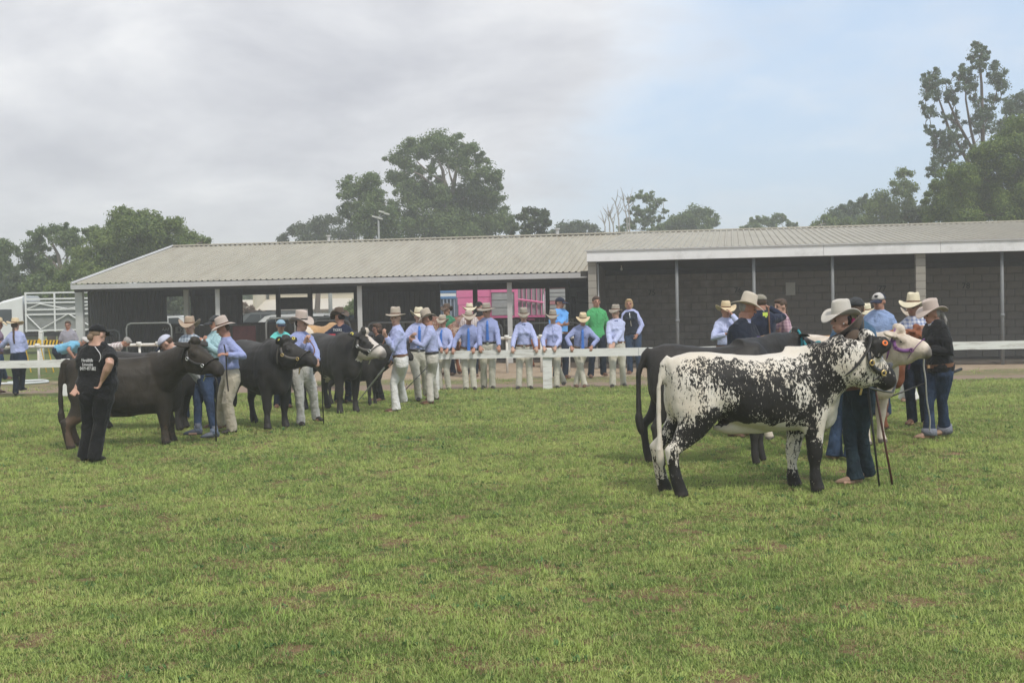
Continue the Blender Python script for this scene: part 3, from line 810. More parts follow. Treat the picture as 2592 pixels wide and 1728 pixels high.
def tree(label, blobs, d, kind, leaf=.17, dens=1.0, spread=.5, base=None, cat='tree', sc=(0, 0, 1), trunk_px=None, bark=None, group=None, name='tree', droop=0.0, shell=.55, extra_limbs=(), tr=.22, flatten=.85, gap=1.0):
    """crown = leaf clumps at the places where the photograph shows them, limbs run to each clump"""
    ox, oy, q = sc
    g = np.random.default_rng(len(blobs) * 31 + int(d) + int(blobs[0][0]))
    B = []
    for bx_, by_, br in blobs:
        px, py = ox + bx_ / q, oy + by_ / q; rr = br / q / F * d * (1.38 if kind != 'grey' else 1.3)
        B.append((px, py, rr))
    xs_ = [b[0] for b in B]; wid = (max(xs_) - min(xs_)) / F * d + 1.0
    cxp = sum(xs_) / len(xs_)
    tpx_ = trunk_px if trunk_px is not None else cxp
    r = root(name, (W(tpx_, 800, d).x, d, 0), label, cat, group); o = r.location
    if kind in ('gum', 'grey'):
        for px, py, rr in list(B):
            for _ in range(2 if kind == 'gum' else 4):
                a_ = g.uniform(0, 6.28); B.append((px + math.cos(a_) * rr * 1.05 / d * F * g.uniform(.7, 1.1), py + math.sin(a_) * rr * .9 / d * F * g.uniform(.7, 1.1), rr * g.uniform(.3, .5)))
    cs = []
    for px, py, rr in B:
        off = abs((px - cxp) / F * d) / (wid * .5)
        dy = g.uniform(-1, 1) * spread * wid * .5 * math.sqrt(max(.05, 1 - min(off, 1) ** 2))
        c = W(px, py, d); s = (d + dy) / d
        c = Vector((c.x * s, c.y * s, CAMZ + (c.z - CAMZ) * s)); cs.append((c, rr * s))
    co = []; hu = []; cl = []
    for c, rr in cs:
        nsub = max(5, int(13 * gap)); clump = g.uniform()
        for _ in range(nsub):
            v = g.normal(size=3); v /= np.linalg.norm(v) + 1e-9; v[2] = v[2] * flatten + .12
            cc = np.array(c) + v * rr * g.uniform(.2, .78)
            sr = rr * g.uniform(.28, .50) * (1.15 if kind in ('lush', 'bright') else 1.0)
            n = int(dens * DENS.get(kind, 1.5) * 4.2 * (sr / leaf) ** 2) + 6
            w = g.normal(size=(n, 3)); w /= np.linalg.norm(w, axis=1)[:, None]
            p = cc + w * (sr * (g.uniform(shell, 1.08, size=(n, 1)) + (g.uniform(size=(n, 1)) > (.72 if kind not in ('gum', 'grey') else .5)) * g.uniform(0, .9, size=(n, 1)))) * np.array([1, 1, .8])
            p[:, 2] -= droop * np.abs(g.normal(size=n)) * sr
            # leaf spray: a bent quad facing roughly outward with random turn
            nrm = w + g.normal(size=(n, 3)) * (.35 if kind in ('lush', 'bright') else .6); nrm /= np.linalg.norm(nrm, axis=1)[:, None]
            t1 = np.cross(nrm, g.normal(size=(n, 3))); t1 /= np.linalg.norm(t1, axis=1)[:, None] + 1e-9
            t2 = np.cross(nrm, t1); s_ = leaf * .8 * g.uniform(.55, 1.25, size=(n, 1))
            if droop: t1[:, 2] -= droop; t1 /= np.linalg.norm(t1, axis=1)[:, None]
            quad = np.stack([p - t1 * s_ * .9, p - t2 * s_ * .42 + nrm * s_ * .12, p + t1 * s_ * .9, p + t2 * s_ * .42 + nrm * s_ * .12], 1)
            co.append(quad.reshape(-1, 3)); h = g.uniform(size=n); hu.append(np.repeat(h, 4)); cl.append(np.repeat(np.clip(clump * .7 + g.uniform(0, .4, n), 0, 1), 4))
    co = np.concatenate(co) - np.array(o); nq = len(co) // 4
    co[:, 2] = np.maximum(co[:, 2], .05)
    me = npmesh('crown', co, np.arange(nq * 4).reshape(-1, 4), LF[kind], attrs={'hue': np.concatenate(hu), 'clump': np.concatenate(cl)})
    obj('crown', me, parent=r)
    # trunk and limbs
    m = MB(); top = min(c.z for c, _ in cs); hi = max(c.z + q_ for c, q_ in cs)
    fork = max(1.0, min(top * .7, hi * .4)) if base is None else base
    o0 = Vector((o.x, o.y, 0)); fk = o0 + Vector((g.uniform(-.3, .3), 0, fork))
    m.tube([o0 - Vector((0, 0, .3)), o0 + Vector((0, 0, fork * .5)), fk], [tr * 1.35, tr * 1.05, tr * .9], 8)
    order = sorted(range(len(cs)), key=lambda i: cs[i][0].z)
    nodes = [(fk, tr * .8)]
    for i in order:
        c, rr = cs[i]
        best = min(nodes, key=lambda q_: (q_[0] - c).length + max(0, q_[0].z - c.z + .3) * 3)
        a = best[0]; mid = a.lerp(c, .5) + Vector((g.uniform(-.12, .12), g.uniform(-.12, .12), g.uniform(0, .12))) * (c - a).length
        r0 = max(.025, best[1] * .72)
        m.tube([a, mid, c], [r0, r0 * .75, r0 * .45], 5); nodes.append((mid, r0 * .8)); nodes.append((c, r0 * .55))
    for pts, r0 in extra_limbs:
        P_ = [W(ox + x / q, oy + y / q, d) for x, y in pts]
        m.tube(P_, [r0 * (1 - .7 * k / (len(P_) - 1)) for k in range(len(P_))], 6)
    obj('trunk', m.mesh('trunk', o), bark or BARK, r, sm=True)
    return r
Q1 = (680, 300, 3.267)
tree('tallest broad gum tree with open limbs rising behind the long shed roof', [(1390,170,75),(1490,200,70),(1240,250,80),(1150,280,70),(1400,260,90),(1580,290,80),(1690,250,55),(1050,340,60),(1130,370,70),(1440,350,60),(1620,370,80),(1740,340,50),(1030,480,65),(1110,500,60),(1250,440,45),(1350,430,45),(1650,460,75),(1780,440,70),(1860,470,60),(1870,520,50),(1120,570,60),(1190,590,80),(1300,620,80),(1420,620,85),(1600,590,70),(1720,600,90),(1850,620,70),(1150,690,90),(1280,680,110),(1420,700,110),(1560,700,100),(1700,720,100),(1840,720,80),(1150,850,110),(1300,850,120),(1450,850,120),(1600,870,120),(1750,850,120),(1880,850,90),(1930,870,60),(1200,950,110),(1400,950,120),(1600,960,120),(1800,960,110)],
     92, 'gum', .15, 1.0, sc=Q1, tr=.4, extra_limbs=[(((1440,900),(1460,620),(1440,430),(1400,340)), .22), (((1520,900),(1520,600),(1550,440),(1600,330)), .22), (((1500,640),(1460,520),(1350,470),(1230,360)), .14), (((1460,620),(1340,540),(1260,470),(1150,420)), .13), (((1530,560),(1500,470),(1480,380)), .10)])
tree('smaller leaning gum tree on the left shoulder of the tallest tree', [(830,500,60),(870,500,45),(650,570,60),(640,640,50),(760,570,70),(720,620,60),(820,640,80),(880,620,60),(620,780,55),(740,740,80),(850,740,90),(920,720,60),(780,850,90),(900,850,90),(1000,760,60),(1020,850,90),(960,940,90),(820,950,90)], 86, 'gum', .15, 1.0, sc=Q1, tr=.3)
tree('low spreading dark tree left of the tallest tree behind the roof', [(200,930,50),(270,920,60),(350,890,60),(420,890,65),(500,860,55),(570,850,50),(140,985,40),(300,980,80),(450,970,90),(600,960,70),(680,900,40),(680,970,60),(90,1010,30)], 105, 'dark', .17, 1.0, sc=Q1, bark=BARKD)
tree('small ragged tree with upright twigs just right of the tallest tree', [(2130,780,40),(2200,780,50),(2085,830,40),(2150,880,70),(2240,850,60),(2290,790,40),(2035,900,40),(2250,930,60),(2310,870,35),(2000,950,35),(2120,950,60)], 82, 'dark', .20, .8, sc=Q1, bark=BARKD, gap=1.2, shell=.3)
Q2 = (1250, 440, 2.613)
tree('dark dome shaped tree low over the roof beside the ragged tree', [(430,390,50),(480,365,45),(540,355,40),(600,360,42),(660,385,40),(700,405,30),(380,410,30),(560,400,60)], 120, 'dark', .2, 1.6, sc=Q2, bark=BARKD)
tree('umbrella topped gum tree with layered tufts of foliage', [(920,170,28),(970,155,30),(1030,148,26),(1010,178,28),(1085,185,30),(1130,250,15),(940,235,25),(960,268,25),(1010,240,25),(1050,215,18),(1050,258,26),(1010,290,26),(960,310,26),(1100,288,16),(1090,312,16),(880,310,26),(920,355,26),(845,368,26),(1000,330,30),(1050,315,24),(1040,375,26),(1090,355,26),(900,250,10)], 110, 'gum', .16, 1.1, sc=Q2, flatten=.5, gap=.7)
tree('rounded gum tree right of the umbrella topped one', [(1350,250,45),(1300,270,45),(1260,290,36),(1400,270,40),(1440,310,36),(1330,310,50),(1400,340,50),(1230,330,34),(1185,320,34),(1150,350,44),(1200,370,44),(1300,360,50),(1115,368,34)], 115, 'gum', .18, .9, sc=Q2)
tree('low broad gum tree above the middle of the block stalls roof', [(1860,285,22),(1800,310,26),(1760,312,26),(1710,330,28),(1890,310,26),(1920,290,16),(1960,330,18),(1990,347,16),(1650,362,18),(1740,350,36),(1840,345,36)], 118, 'gum', .18, .9, sc=Q2)
# leafless saplings
def bare(label, stems, d, sc):
    ox, oy, q = sc; pts0 = stems[0][0]
    b = W(ox + pts0[0] / q, oy + pts0[1] / q, d)
    r = root('bare_tree', (b.x, d, 0), label, 'tree'); m = MB(); g = random.Random(3)
    for st in stems:
        P_ = [W(ox + x / q, oy + y / q, d) for x, y in st]; P_[0] = Vector((P_[0].x, d, P_[0].z - 3))
        m.tube(P_, [.09 * (1 - .75 * k / (len(P_) - 1)) for k in range(len(P_))], 5)
        for k in range(7):
            i = g.randrange(1, len(P_) - 1) if len(P_) > 2 else 0; a = P_[i].lerp(P_[i + 1], g.random())
            b_ = a + Vector((g.uniform(-1, 1), g.uniform(-1, 1), g.uniform(.8, 2.2))) * .55; m.tube([a, a.lerp(b_, .5) + Vector((.05, 0, 0)), b_], [.04, .03, .012], 4)
    obj('trunk', m.mesh('trunk', r.location), pm('grey_dead_wood', (.34, .31, .28), .9, .15, 4), r)
bare('thin leafless saplings standing left of the umbrella topped gum', [((770,400),(765,330),(755,260)),((840,400),(825,300),(805,190)),((890,400),(880,300),(855,160)),((800,400),(790,340),(770,290)),((730,400),(735,350),(728,320)),((900,390),(895,280),(890,170))], 108, Q2)
Q3 = (2050, 80, 3.015)
tree('tall slender gum tree with open clumps at the right of the skyline', [(1275,120,34),(1310,150,36),(1250,190,42),(1340,200,36),(1290,250,44),(1190,300,44),(1150,350,44),(1220,370,52),(1390,270,44),(1440,330,52),(1400,380,52),(1475,420,44),(1170,430,42),(1240,440,34),(950,330,42),(890,380,42),(960,400,52),(1050,380,20),(900,450,52),(980,480,52),(1070,460,40),(1080,520,34),(870,590,38),(930,620,38),(1030,650,32),(1110,640,32),(1120,700,42),(1390,500,50),(1260,520,32),(1300,610,50),(1370,640,50),(1270,660,42),(910,760,34),(970,790,42),(1060,790,52),(1100,830,52),(960,850,44),(1030,880,52),(1100,920,42),(1180,880,42),(1000,950,52),(960,1020,44),(940,1080,44),(1040,1000,44),(1290,720,42),(1330,760,42)],
     78, 'grey', .11, .72, sc=Q3, tr=.25, trunk_px=2050 + 1310 / 3.015, gap=.85, shell=.25, bark=BARKD,
     extra_limbs=[(((1320,1100),(1318,700),(1310,400),(1290,180)), .16), (((1280,960),(1230,760),(1190,520),(1190,380)), .11), (((1240,900),(1130,700),(1060,540),(1040,420)), .11), (((1220,1010),(1060,740),(1000,560),(950,420)), .11), (((1320,700),(1400,560),(1440,400)), .07), (((1200,1000),(1130,860),(1000,780)), .07)])
tree('half hidden gum tree at the right edge behind the slender one', [(1560,520,44),(1610,560,52),(1530,590,52),(1600,640,62),(1500,560,34),(1430,740,52),(1480,720,42),(1634,480,44),(1680,520,60),(1700,620,60),(1560,690,50)], 84, 'grey', .13, .8, sc=Q3, gap=.8, shell=.3)
tree('big dense bright topped tree billowing over the right end of the roof', [(1580,740,70),(1630,720,60),(1520,800,70),(1390,890,70),(1330,930,80),(1240,950,50),(1440,900,60),(1620,850,90),(1550,900,80),(1470,1010,90),(1560,1050,100),(1180,1080,70),(1210,1130,80),(1080,1100,70),(1110,1150,60),(1360,1150,80),(1410,1190,60),(1550,1170,120),(1280,1230,110),(1130,1280,90),(1200,1380,100),(1330,1370,100),(1450,1310,100),(1590,1330,100),(1500,1420,100),(1620,1430,80),(1340,1040,80),(1700,900,100),(1740,1050,110),(1720,1250,120),(1700,1420,110),(1800,1150,120),(1820,1350,120),(1280,1100,70),(1680,760,60)],
     64, 'lush', .10, 1.25, sc=Q3, tr=.4, bark=BARKD, shell=.7)
tree('dense rounded tree left of the billowing one, lower by half', [(1030,1260,80),(980,1180,50),(1000,1340,90),(1100,1430,80),(950,1400,70),(900,1240,30),(1060,1180,50),(880,1300,30)], 68, 'lush', .11, 1.2, sc=Q3, bark=BARKD)
tree('pale juvenile gum poking up alone from the right treeline', [(700,1080,40),(760,1080,30),(640,1150,32),(720,1150,50),(775,1200,42),(700,1230,50),(770,1280,44),(640,1220,24),(740,1320,50)], 88, 'bright', .15, .8, sc=Q3, droop=.4, gap=.8)
tree('weeping bright green tree beside the juvenile gum', [(540,1270,60),(500,1330,60),(600,1340,80),(600,1430,80),(450,1430,70),(690,1400,70)], 90, 'bright', .16, 1.0, sc=Q3, droop=.6)
tree('grey crowned tree rising left of the weeping tree', [(400,1290,42),(350,1330,42),(420,1350,50),(200,1400,60),(280,1380,50),(240,1440,60),(340,1440,60)], 98, 'grey', .16, .9, sc=Q3)
tree('low bushy tree at the left foot of the right treeline', [(130,1440,44),(60,1480,34),(180,1470,50),(280,1470,60),(20,1500,24)], 94, 'bright', .16, 1.0, sc=Q3)
tree('very dark round tree just above the roof under the juvenile gum', [(760,1380,60),(850,1370,60),(900,1420,70),(800,1440,60),(700,1450,50)], 74, 'dark', .14, 1.2, sc=Q3, bark=BARKD)
Q4 = (0, 480, 3.266)
tree('dark gum tree cut off by the left edge of the picture', [(30,470,65),(70,520,46),(20,560,70),(60,640,65),(20,700,70),(60,760,80),(-40,500,70),(-60,620,90),(-40,740,90)], 74, 'gum', .13, .95, sc=Q4)
tree('gum tree with see through crown left of the big rounded tree', [(360,350,50),(450,330,55),(540,340,55),(590,380,55),(640,430,44),(300,400,54),(250,470,54),(330,480,54),(560,470,50),(480,420,60),(220,540,54),(260,600,62),(350,590,54),(600,520,44),(200,640,44),(450,580,34),(320,680,60)], 76, 'gum', .13, .95, sc=Q4, trunk_px=155, extra_limbs=[(((500,800),(500,640),(480,540),(430,440)), .2), (((500,700),(545,600),(570,500)), .13), (((495,680),(440,600),(350,520)), .12)])
tree('big rounded bright green tree behind the gable of the long shed', [(980,220,62),(1050,200,52),(1190,210,52),(1130,250,55),(920,290,44),(1280,260,54),(1380,290,54),(1460,310,64),(1040,330,95),(1200,330,95),(1340,380,95),(900,380,80),(1500,390,72),(1600,420,62),(1700,430,42),(820,450,95),(960,480,105),(1110,470,105),(700,560,100),(850,600,115),(1000,600,110),(620,680,95),(750,720,100),(560,740,80),(1250,480,100),(1400,470,90),(1100,640,110),(900,740,100),(1550,480,60)], 66, 'bright', .12, 1.15, sc=Q4, tr=.4, bark=BARKD)
tree('thin wispy tree between the see through gum and the rounded tree', [(760,340,40),(735,375,32),(790,330,30),(750,420,40)], 70, 'gum', .13, .8, sc=Q4)
for lab, bl_, d_, k_ in (
    ('dark undergrowth tree directly behind the white truck cab', [(60,900,110),(180,820,90),(150,720,70),(60,1000,90),(160,930,90),(-60,880,110),(-60,1000,90)], 70, 'dark'),
    ('bushy tree behind the front half of the livestock truck', [(320,760,80),(450,740,80),(420,690,55),(520,820,80),(400,850,90),(280,860,90),(560,740,60)], 68, 'gum'),
    ('hedge like green tree behind the rear of the livestock truck', [(560,840,80),(640,860,90),(700,840,80),(480,900,90),(620,950,90)], 64, 'bright')):
    tree(lab, bl_, d_, k_, .14, 1.0, sc=Q4, bark=BARKD)
tree('shady tree seen through the shed opening above the white ute roof', [(400,752,22),(430,748,24),(462,752,20),(395,778,22),(425,775,24),(460,778,24),(440,795,22),(405,797,20),(480,765,20),(482,790,20),(380,765,20)], 78, 'dark', .14, 1.2, base=.8, bark=BARKD)
tree('reddish brown shrub seen through the shed beside the cream warehouse', [(622,785,10),(632,792,9),(625,800,10),(640,782,7),(645,795,8),(618,770,8),(655,790,6),(636,778,6)], 72, 'pink', .09, 1.0, base=.4, bark=BARKD, cat='shrub', name='shrub')
tree('green bush in front of the cream warehouse behind the maroon jersey', [(885,788,12),(895,775,12),(872,797,9),(898,795,12),(880,805,12),(865,806,7)], 76, 'bright', .1, 1.0, base=.4, bark=BARKD, cat='shrub', name='shrub')
tree('row of dry pinkish shrubs along the cream warehouse wall', [(725,797,7),(740,800,6),(755,796,7),(770,799,7),(800,801,6),(815,799,7),(830,802,6),(845,800,6),(700,800,6)], 86, 'pink', .1, 1.0, base=.3, bark=BARKD, cat='shrub', name='shrub')
tree('distant tree beside the grey warehouse gable', [(625,752,10),(640,748,10),(650,756,8),(612,758,10),(630,764,9)], 130, 'gum', .2, 1.0, base=1.0)
# far wood closing the view behind everything
g_ = np.random.default_rng(5); co = []; hu = []; cl = []
for i in range(420):
    x = g_.uniform(-190, 190); y = g_.uniform(150, 175); z = g_.uniform(0, 6.0) * (.55 + .45 * math.sin(x * .11) ** 2); s = g_.uniform(1.0, 2.2); n = 60
    w = g_.normal(size=(n, 3)); w /= np.linalg.norm(w, axis=1)[:, None]; p = np.array([x, y, z + .4]) + w * s * g_.uniform(.6, 1.1, (n, 1))
    t1 = np.cross(w, g_.normal(size=(n, 3))); t1 /= np.linalg.norm(t1, axis=1)[:, None]; t2 = np.cross(w, t1)
    co.append(np.stack([p - t1 * .5, p - t2 * .35, p + t1 * .5, p + t2 * .35], 1).reshape(-1, 3)); hu.append(np.repeat(g_.uniform(size=n), 4)); cl.append(np.full(n * 4, g_.uniform()))
co = np.concatenate(co); co[:, 2] = np.maximum(co[:, 2], .02)
obj('far_wood', npmesh('far_wood', co, np.arange(len(co)).reshape(-1, 4), LF['dark'], attrs={'hue': np.concatenate(hu), 'clump': np.concatenate(cl)}), label='dark wooded band far beyond the showground', kind='stuff')

# ================================================================ THINGS BEHIND THE SHEDS
Z = Vector((0, 0, 1))
def bx(m, x0, x1, y0, y1, z0, z1): m.box(((x0 + x1) / 2, (y0 + y1) / 2, (z0 + z1) / 2), x1 - x0, y1 - y0, z1 - z0)
def pxbox(m, px0, px1, py0, py1, d, dep=.1):
    a, b = W(px0, py0, d), W(px1, py1, d); bx(m, a.x, b.x, d, d + dep, b.z, a.z)
def cp(name, m, mat, r, sm=False, **k): return obj(name, m.mesh(name, r.location), mat, r, sm=sm, **k)
WP = pm('vehicle_white', (.72, .73, .72), .3, .04, 3, .05, 30, spec=.5)
GLASS = pm('dark_glass', (.035, .045, .05), .12, .1, 3, 0, spec=.7)
TYRE = pm('tyre_rubber', (.025, .025, .025), .85, .2, 8)
RIM = pm('wheel_rim', (.35, .35, .36), .4, .1, 8, metal=.6)
BLKP = pm('black_plastic', (.03, .03, .03), .5, .15, 8)
def wheel(r, x, y, rad, w=.24):
    m = MB(); m.tube([(x, y - w / 2, rad), (x, y + w / 2, rad)], rad, 18); o = cp('wheel', m, TYRE, r, True)
    m = MB(); m.tube([(x, y - w / 2 - .012, rad), (x, y - w / 2 + .02, rad)], rad * .58, 14); k = obj('rim', m.mesh('rim', r.location), RIM, o)
# livestock truck at left
d = 58.0; a = W(62, 742, d); zb = W(62, 840, d).z; zt = a.z; x0 = a.x; x1 = x0 + 4.9; yb = d + 2.4
tk = root('livestock_truck', (x0 + 2, d + 1.2, 0), 'white livestock truck with a barred two deck crate at the left', 'truck')
GMESH = pm('crate_grey_panel', (.24, .25, .24), .7, .1, 4)
m = MB(); bx(m, x0 + .05, x1, d + .05, yb, zb + .1, zt - .38); cp('crate_panel', m, GMESH, tk)
def bar(m, pa, pb, r_=.035): m.tube([pa, pb], r_, 4)
for z in (zb + .06, zb + .45 * 1.0, (zb + zt) / 2 - .1, (zb + zt) / 2 + .12, zt - .45, zt - .28, zt):
    if z == zb + .45: continue
    m = MB(); bx(m, x0, x1, d - .04, d + .03, z - .035, z + .035); cp('crate_rail', m, WP, tk)
mids = [x0 + .05 + k * 1.32 for k in range(4)]
for k, x in enumerate(mids):
    m = MB(); bx(m, x - .035, x + .035, d - .05, d + .02, zb, zt); cp('crate_upright', m, WP, tk)
h1, h2 = (zb + zt) / 2 - .1, (zb + zt) / 2 + .12
for xa, za, xb_, zb_ in ((mids[0], h2, mids[0] + .66, zt - .5), (mids[0] + .66, zt - .5, mids[1] + .62, h2), (mids[1] + .62, h2, mids[2] + .62, zt - .5), (mids[0], h1, mids[0] + .66, zb + .1), (mids[0] + .66, zb + .1, mids[1] + .62, h1), (mids[1] + .62, h1, mids[2] + .5, zb + .1)):
    m = MB(); bar(m, (xa, d - .03, za), (xb_, d - .03, zb_), .03); cp('crate_brace', m, WP, tk)
m = MB(); bx(m, x0 - .1, x1, d + .2, yb - .2, zb - .22, zb - .04); cp('chassis', m, BLKP, tk)
cz = zb - .55
m = MB()   # cab with a sloping roof fairing
rs = []
for y in (d + .1, d + .35, yb - .35, yb - .1):
    i = .12 if y in (d + .1, yb - .1) else 0
    rs.append([Vector(p) for p in ((x0 - .15, y, cz), (x0 - 1.7, y, cz), (x0 - 1.75, y, cz + .95), (x0 - 1.45 , y, cz + 1.85 - i), (x0 - 1.1, y, cz + 2.0 - i), (x0 - .15, y, zt - .1 - i))])
m.rings(rs); cp('cab', m, WP, tk)
m = MB(); m.rings([[Vector(p) for p in ((x0 - 1.765, y, cz + 1.0), (x0 - 1.795, y, cz + 1.0), (x0 - 1.51, y, cz + 1.75), (x0 - 1.48, y, cz + 1.75))] for y in (d + .3, yb - .3)]); cp('windscreen', m, GLASS, tk)
m = MB(); bx(m, x0 - 1.4, x0 - .65, d + .08, d + .12, cz + .95, cz + 1.6); cp('side_window', m, GLASS, tk)
m = MB(); bx(m, x0 - 1.85, x0 - 1.72, d - .15, d + .0, cz + 1.0, cz + 1.5); cp('mirror', m, BLKP, tk)
for x in (x0 - 1.0, x0 + 3.0, x0 + 4.2): wheel(tk, x, d + .3, .48)
# white utes / cars behind the shed
def ute(label, pxc, pyt, d, face=1, L_=5.0, colour=None, canopy=False, group=None, Hh=1.75):
    c = W(pxc, pyt, d); Hh = c.z if Hh is None else Hh
    r = root('ute', (c.x, d, 0), label, 'car', group); col = colour or WP; k = Hh / 1.75; s = face
    prof = [(-2.45, .45), (-2.45, 1.0), (-.9, 1.08), (-.75, 1.68), (-.55, 1.75), (.45, 1.75), (.75, 1.68), (1.35, 1.13), (2.3, .98), (2.45, .75), (2.45, .45)]
    if canopy: prof[1:5] = [(-2.45, 1.1), (-2.35, 1.75), (-1.5, 1.78), (-.55, 1.78)]
    rs = []
    for y, sh in ((-.88, .0), (-.9, 1), (.9, 1), (.88, 0)):
        rs.append([Vector((c.x + s * x, d + .9 + y * (1 - .12 * max(0, (z - 1.1))), z * k)) for x, z in prof])
    m = MB(); m.rings(rs); cp('body', m, col, r)
    m = MB(); m.rings([[Vector((c.x + s * x, d + .9 + y, z * k)) for x, z in ((-.62, 1.14), (-.55, 1.62), (.5, 1.64), (.95, 1.16))] for y in (-.905, .905)]); cp('side_window', m, GLASS, r)
    m = MB(); m.rings([[Vector((c.x + s * x, d + .9 + y, z * k)) for x, z in ((.8, 1.66), (.84, 1.66), (1.36, 1.18), (1.3, 1.16))] for y in (-.7, .7)]); cp('windscreen', m, GLASS, r)
    if canopy:
        m = MB(); m.rings([[Vector((c.x + s * x, d + .9 + y, z * k)) for x, z in ((-2.2, 1.2), (-2.15, 1.62), (-.75, 1.62), (-.75, 1.2))] for y in (-.905, .905)]); cp('canopy_window', m, GLASS, r)
    m = MB(); bx(m, c.x - .0 - .02, c.x + .02, d - .01, d + .01, .5 * k, 1.62 * k); cp('door_pillar', m, col, r)
    for x in (-1.55, 1.5): wheel(r, c.x + s * x, d + .12, .36)
    m = MB(); bx(m, c.x + s * 2.46 - .04, c.x + s * 2.46 + .04, d + .15, d + 1.65, .4, .6); cp('bumper', m, BLKP, r)
    for y in (.2, 1.6): m = MB(); m.ell((c.x + s * 2.42, d + y, .85 * k), Vector((.05, 0, 0)), Vector((0, .13, 0)), Vector((0, 0, .09)), 8, 6); cp('headlight', m, RIM, r, True)
    for x in (-.3, .2): m = MB(); bx(m, c.x + x, c.x + x + .06, d + .2, d + 1.6, 1.77 * k, 1.82 * k); cp('roof_rack', m, BLKP, r)
    return r
ute('white ute parked beyond the shed under the shady tree', 425, 802, 62, 1, Hh=1.62)
ute('white van like wagon parked behind the woman in aqua', 712, 802, 57, -1, canopy=True, Hh=1.58)
ute('second white wagon parked behind the tan cow', 835, 810, 55, 1, canopy=True, Hh=1.46)
ute('dark grey four wheel drive behind the two white wagons', 660, 795, 63, -1, canopy=True, colour=pm('grey_green_paint', (.12, .13, .13), .4, .05, 3), Hh=1.72)
ute('blue roofed car glimpsed through the middle of the shed', 1010, 802, 54, 1, canopy=True, colour=pm('pale_blue_paint', (.22, .35, .46), .4, .05, 3), Hh=1.5)
0 and ute('pale car parked at the far left beside the truck cab', -22, 812, 52, 1, colour=pm('silver_paint', (.5, .52, .52), .35, .05, 3), Hh=1.5)
# cream warehouse
CRM = pm('cream_sheet', (.56, .50, .38), .7, .06, .5, .1, 10); GRF = pm('grey_roof', (.36, .36, .37), .6, .06, .5, .1, 10); CRR = pm('cream_roof', (.60, .55, .46), .6, .05, .5)
d = 112.0
wr_ = root('warehouse', (W(780, 800, d).x, d + 8, 0), 'cream warehouse with a grey roof seen through the shed openings', 'warehouse')
xa, xb_ = W(655, 780, d).x, W(1030, 780, d).x
z1 = W(780, 783, d).z; z2 = W(780, 764, d + 5).z; z3 = W(780, 735, d + 16).z
m = MB(); ribbed(m, Vector((xa, d, 0)), Vector((1, 0, 0)), xb_ - xa, Vector((0, 0, z1)), 1, pitch=.5, amp=.05, nrm=Vector((0, -1, 0))); cp('front_wall', m, CRM, wr_)
m = MB(); m.add([(xa - .8, d - .4, z1 - .05), (xb_, d - .4, z1 - .05), (xb_, d + 5, z2 + .3), (xa - 2.6, d + 5, z2 + .3)], [(0, 1, 2, 3)]); cp('verandah_roof', m, CRR, wr_)
m = MB(); bx(m, xa - .8, xb_, d - .5, d - .4, z1 - .22, z1); cp('gutter', m, pm('brown_gutter', (.2, .15, .12), .6, .1, 4), wr_)
m = MB(); bx(m, xa, xb_, d + 5, d + 5.2, z1 - .1, z2 + .9); cp('clerestory_wall', m, CRM, wr_)
m = MB(); m.add([(xa - 1.0, d + 4.8, z2 + .9), (xb_, d + 4.8, z2 + .9), (xb_, d + 16, z3 + 1.6), (xa + 3.5, d + 16, z3 + 1.6)], [(0, 1, 2, 3)]); cp('roof', m, GRF, wr_)
m = MB(); bx(m, xa - .5, xa - .3, d, d + 15.8, 0, z2 + .8); cp('side_wall', m, CRM, wr_)
for x in (xa + 4, xa + 7): m = MB(); bx(m, x, x + 1.0, d - .08, d - .06, .05, 1.9); cp('door', m, GRF, wr_)
m = MB(); p = W(837, 800, 60); m.tube([(p.x, 60, 0), (p.x, 60, 4.2)], [.10, .085], 12); o = obj('pole', m, pm('pole_grey', (.33, .34, .32), .7, .1, 4), sm=True, label='plain grey pole standing behind the shed before the warehouse', cat='pole')
# light tower over the roof
m = MB(); d = 80.0; p = W(958, 560, d); r = root('light_tower', (p.x, d, 0), 'floodlight tower poking above the ridge before the tallest tree', 'light tower')
m = MB(); m.tube([(p.x, d, 0), (p.x, d, W(958, 548, d).z)], [.09, .06], 10); cp('pole', m, pm('tower_grey', (.26, .27, .26), .5, .08, 4), r, True)
for px, py in ((949, 549), (962, 553), (966, 536), (979, 541)):
    q = W(px, py, d); m = MB(); m.box(q, .36, .25, .10, (Vector((1, 0, -.25)).normalized(), Vector((0, 1, 0)), Vector((.25, 0, 1)).normalized())); cp('floodlight', m, pm('lamp_housing', (.5, .5, .45), .3, .1, 5), r)
    m = MB(); m.tube([q + Vector((0, .1, 0)), (p.x, d, W(958, 552, d).z)], .03, 5); cp('bracket', m, pm('tower_grey', (0, 0, 0)), r)
for px, py, lab in ((832, 590, 'small vent pipe on the ridge above the middle of the long roof'), (1411, 585, 'squat ridge vent near the dome shaped tree')):
    q = L(px, py + 14, RIDGE0); m = MB(); m.tube([(q.x, q.y, ZR - .1), (q.x, q.y, ZR + .22)], .06, 8); m.tube([(q.x, q.y, ZR + .22), (q.x, q.y, ZR + .27)], .1, 8); cp('roof_vent', m, GUT, shed)
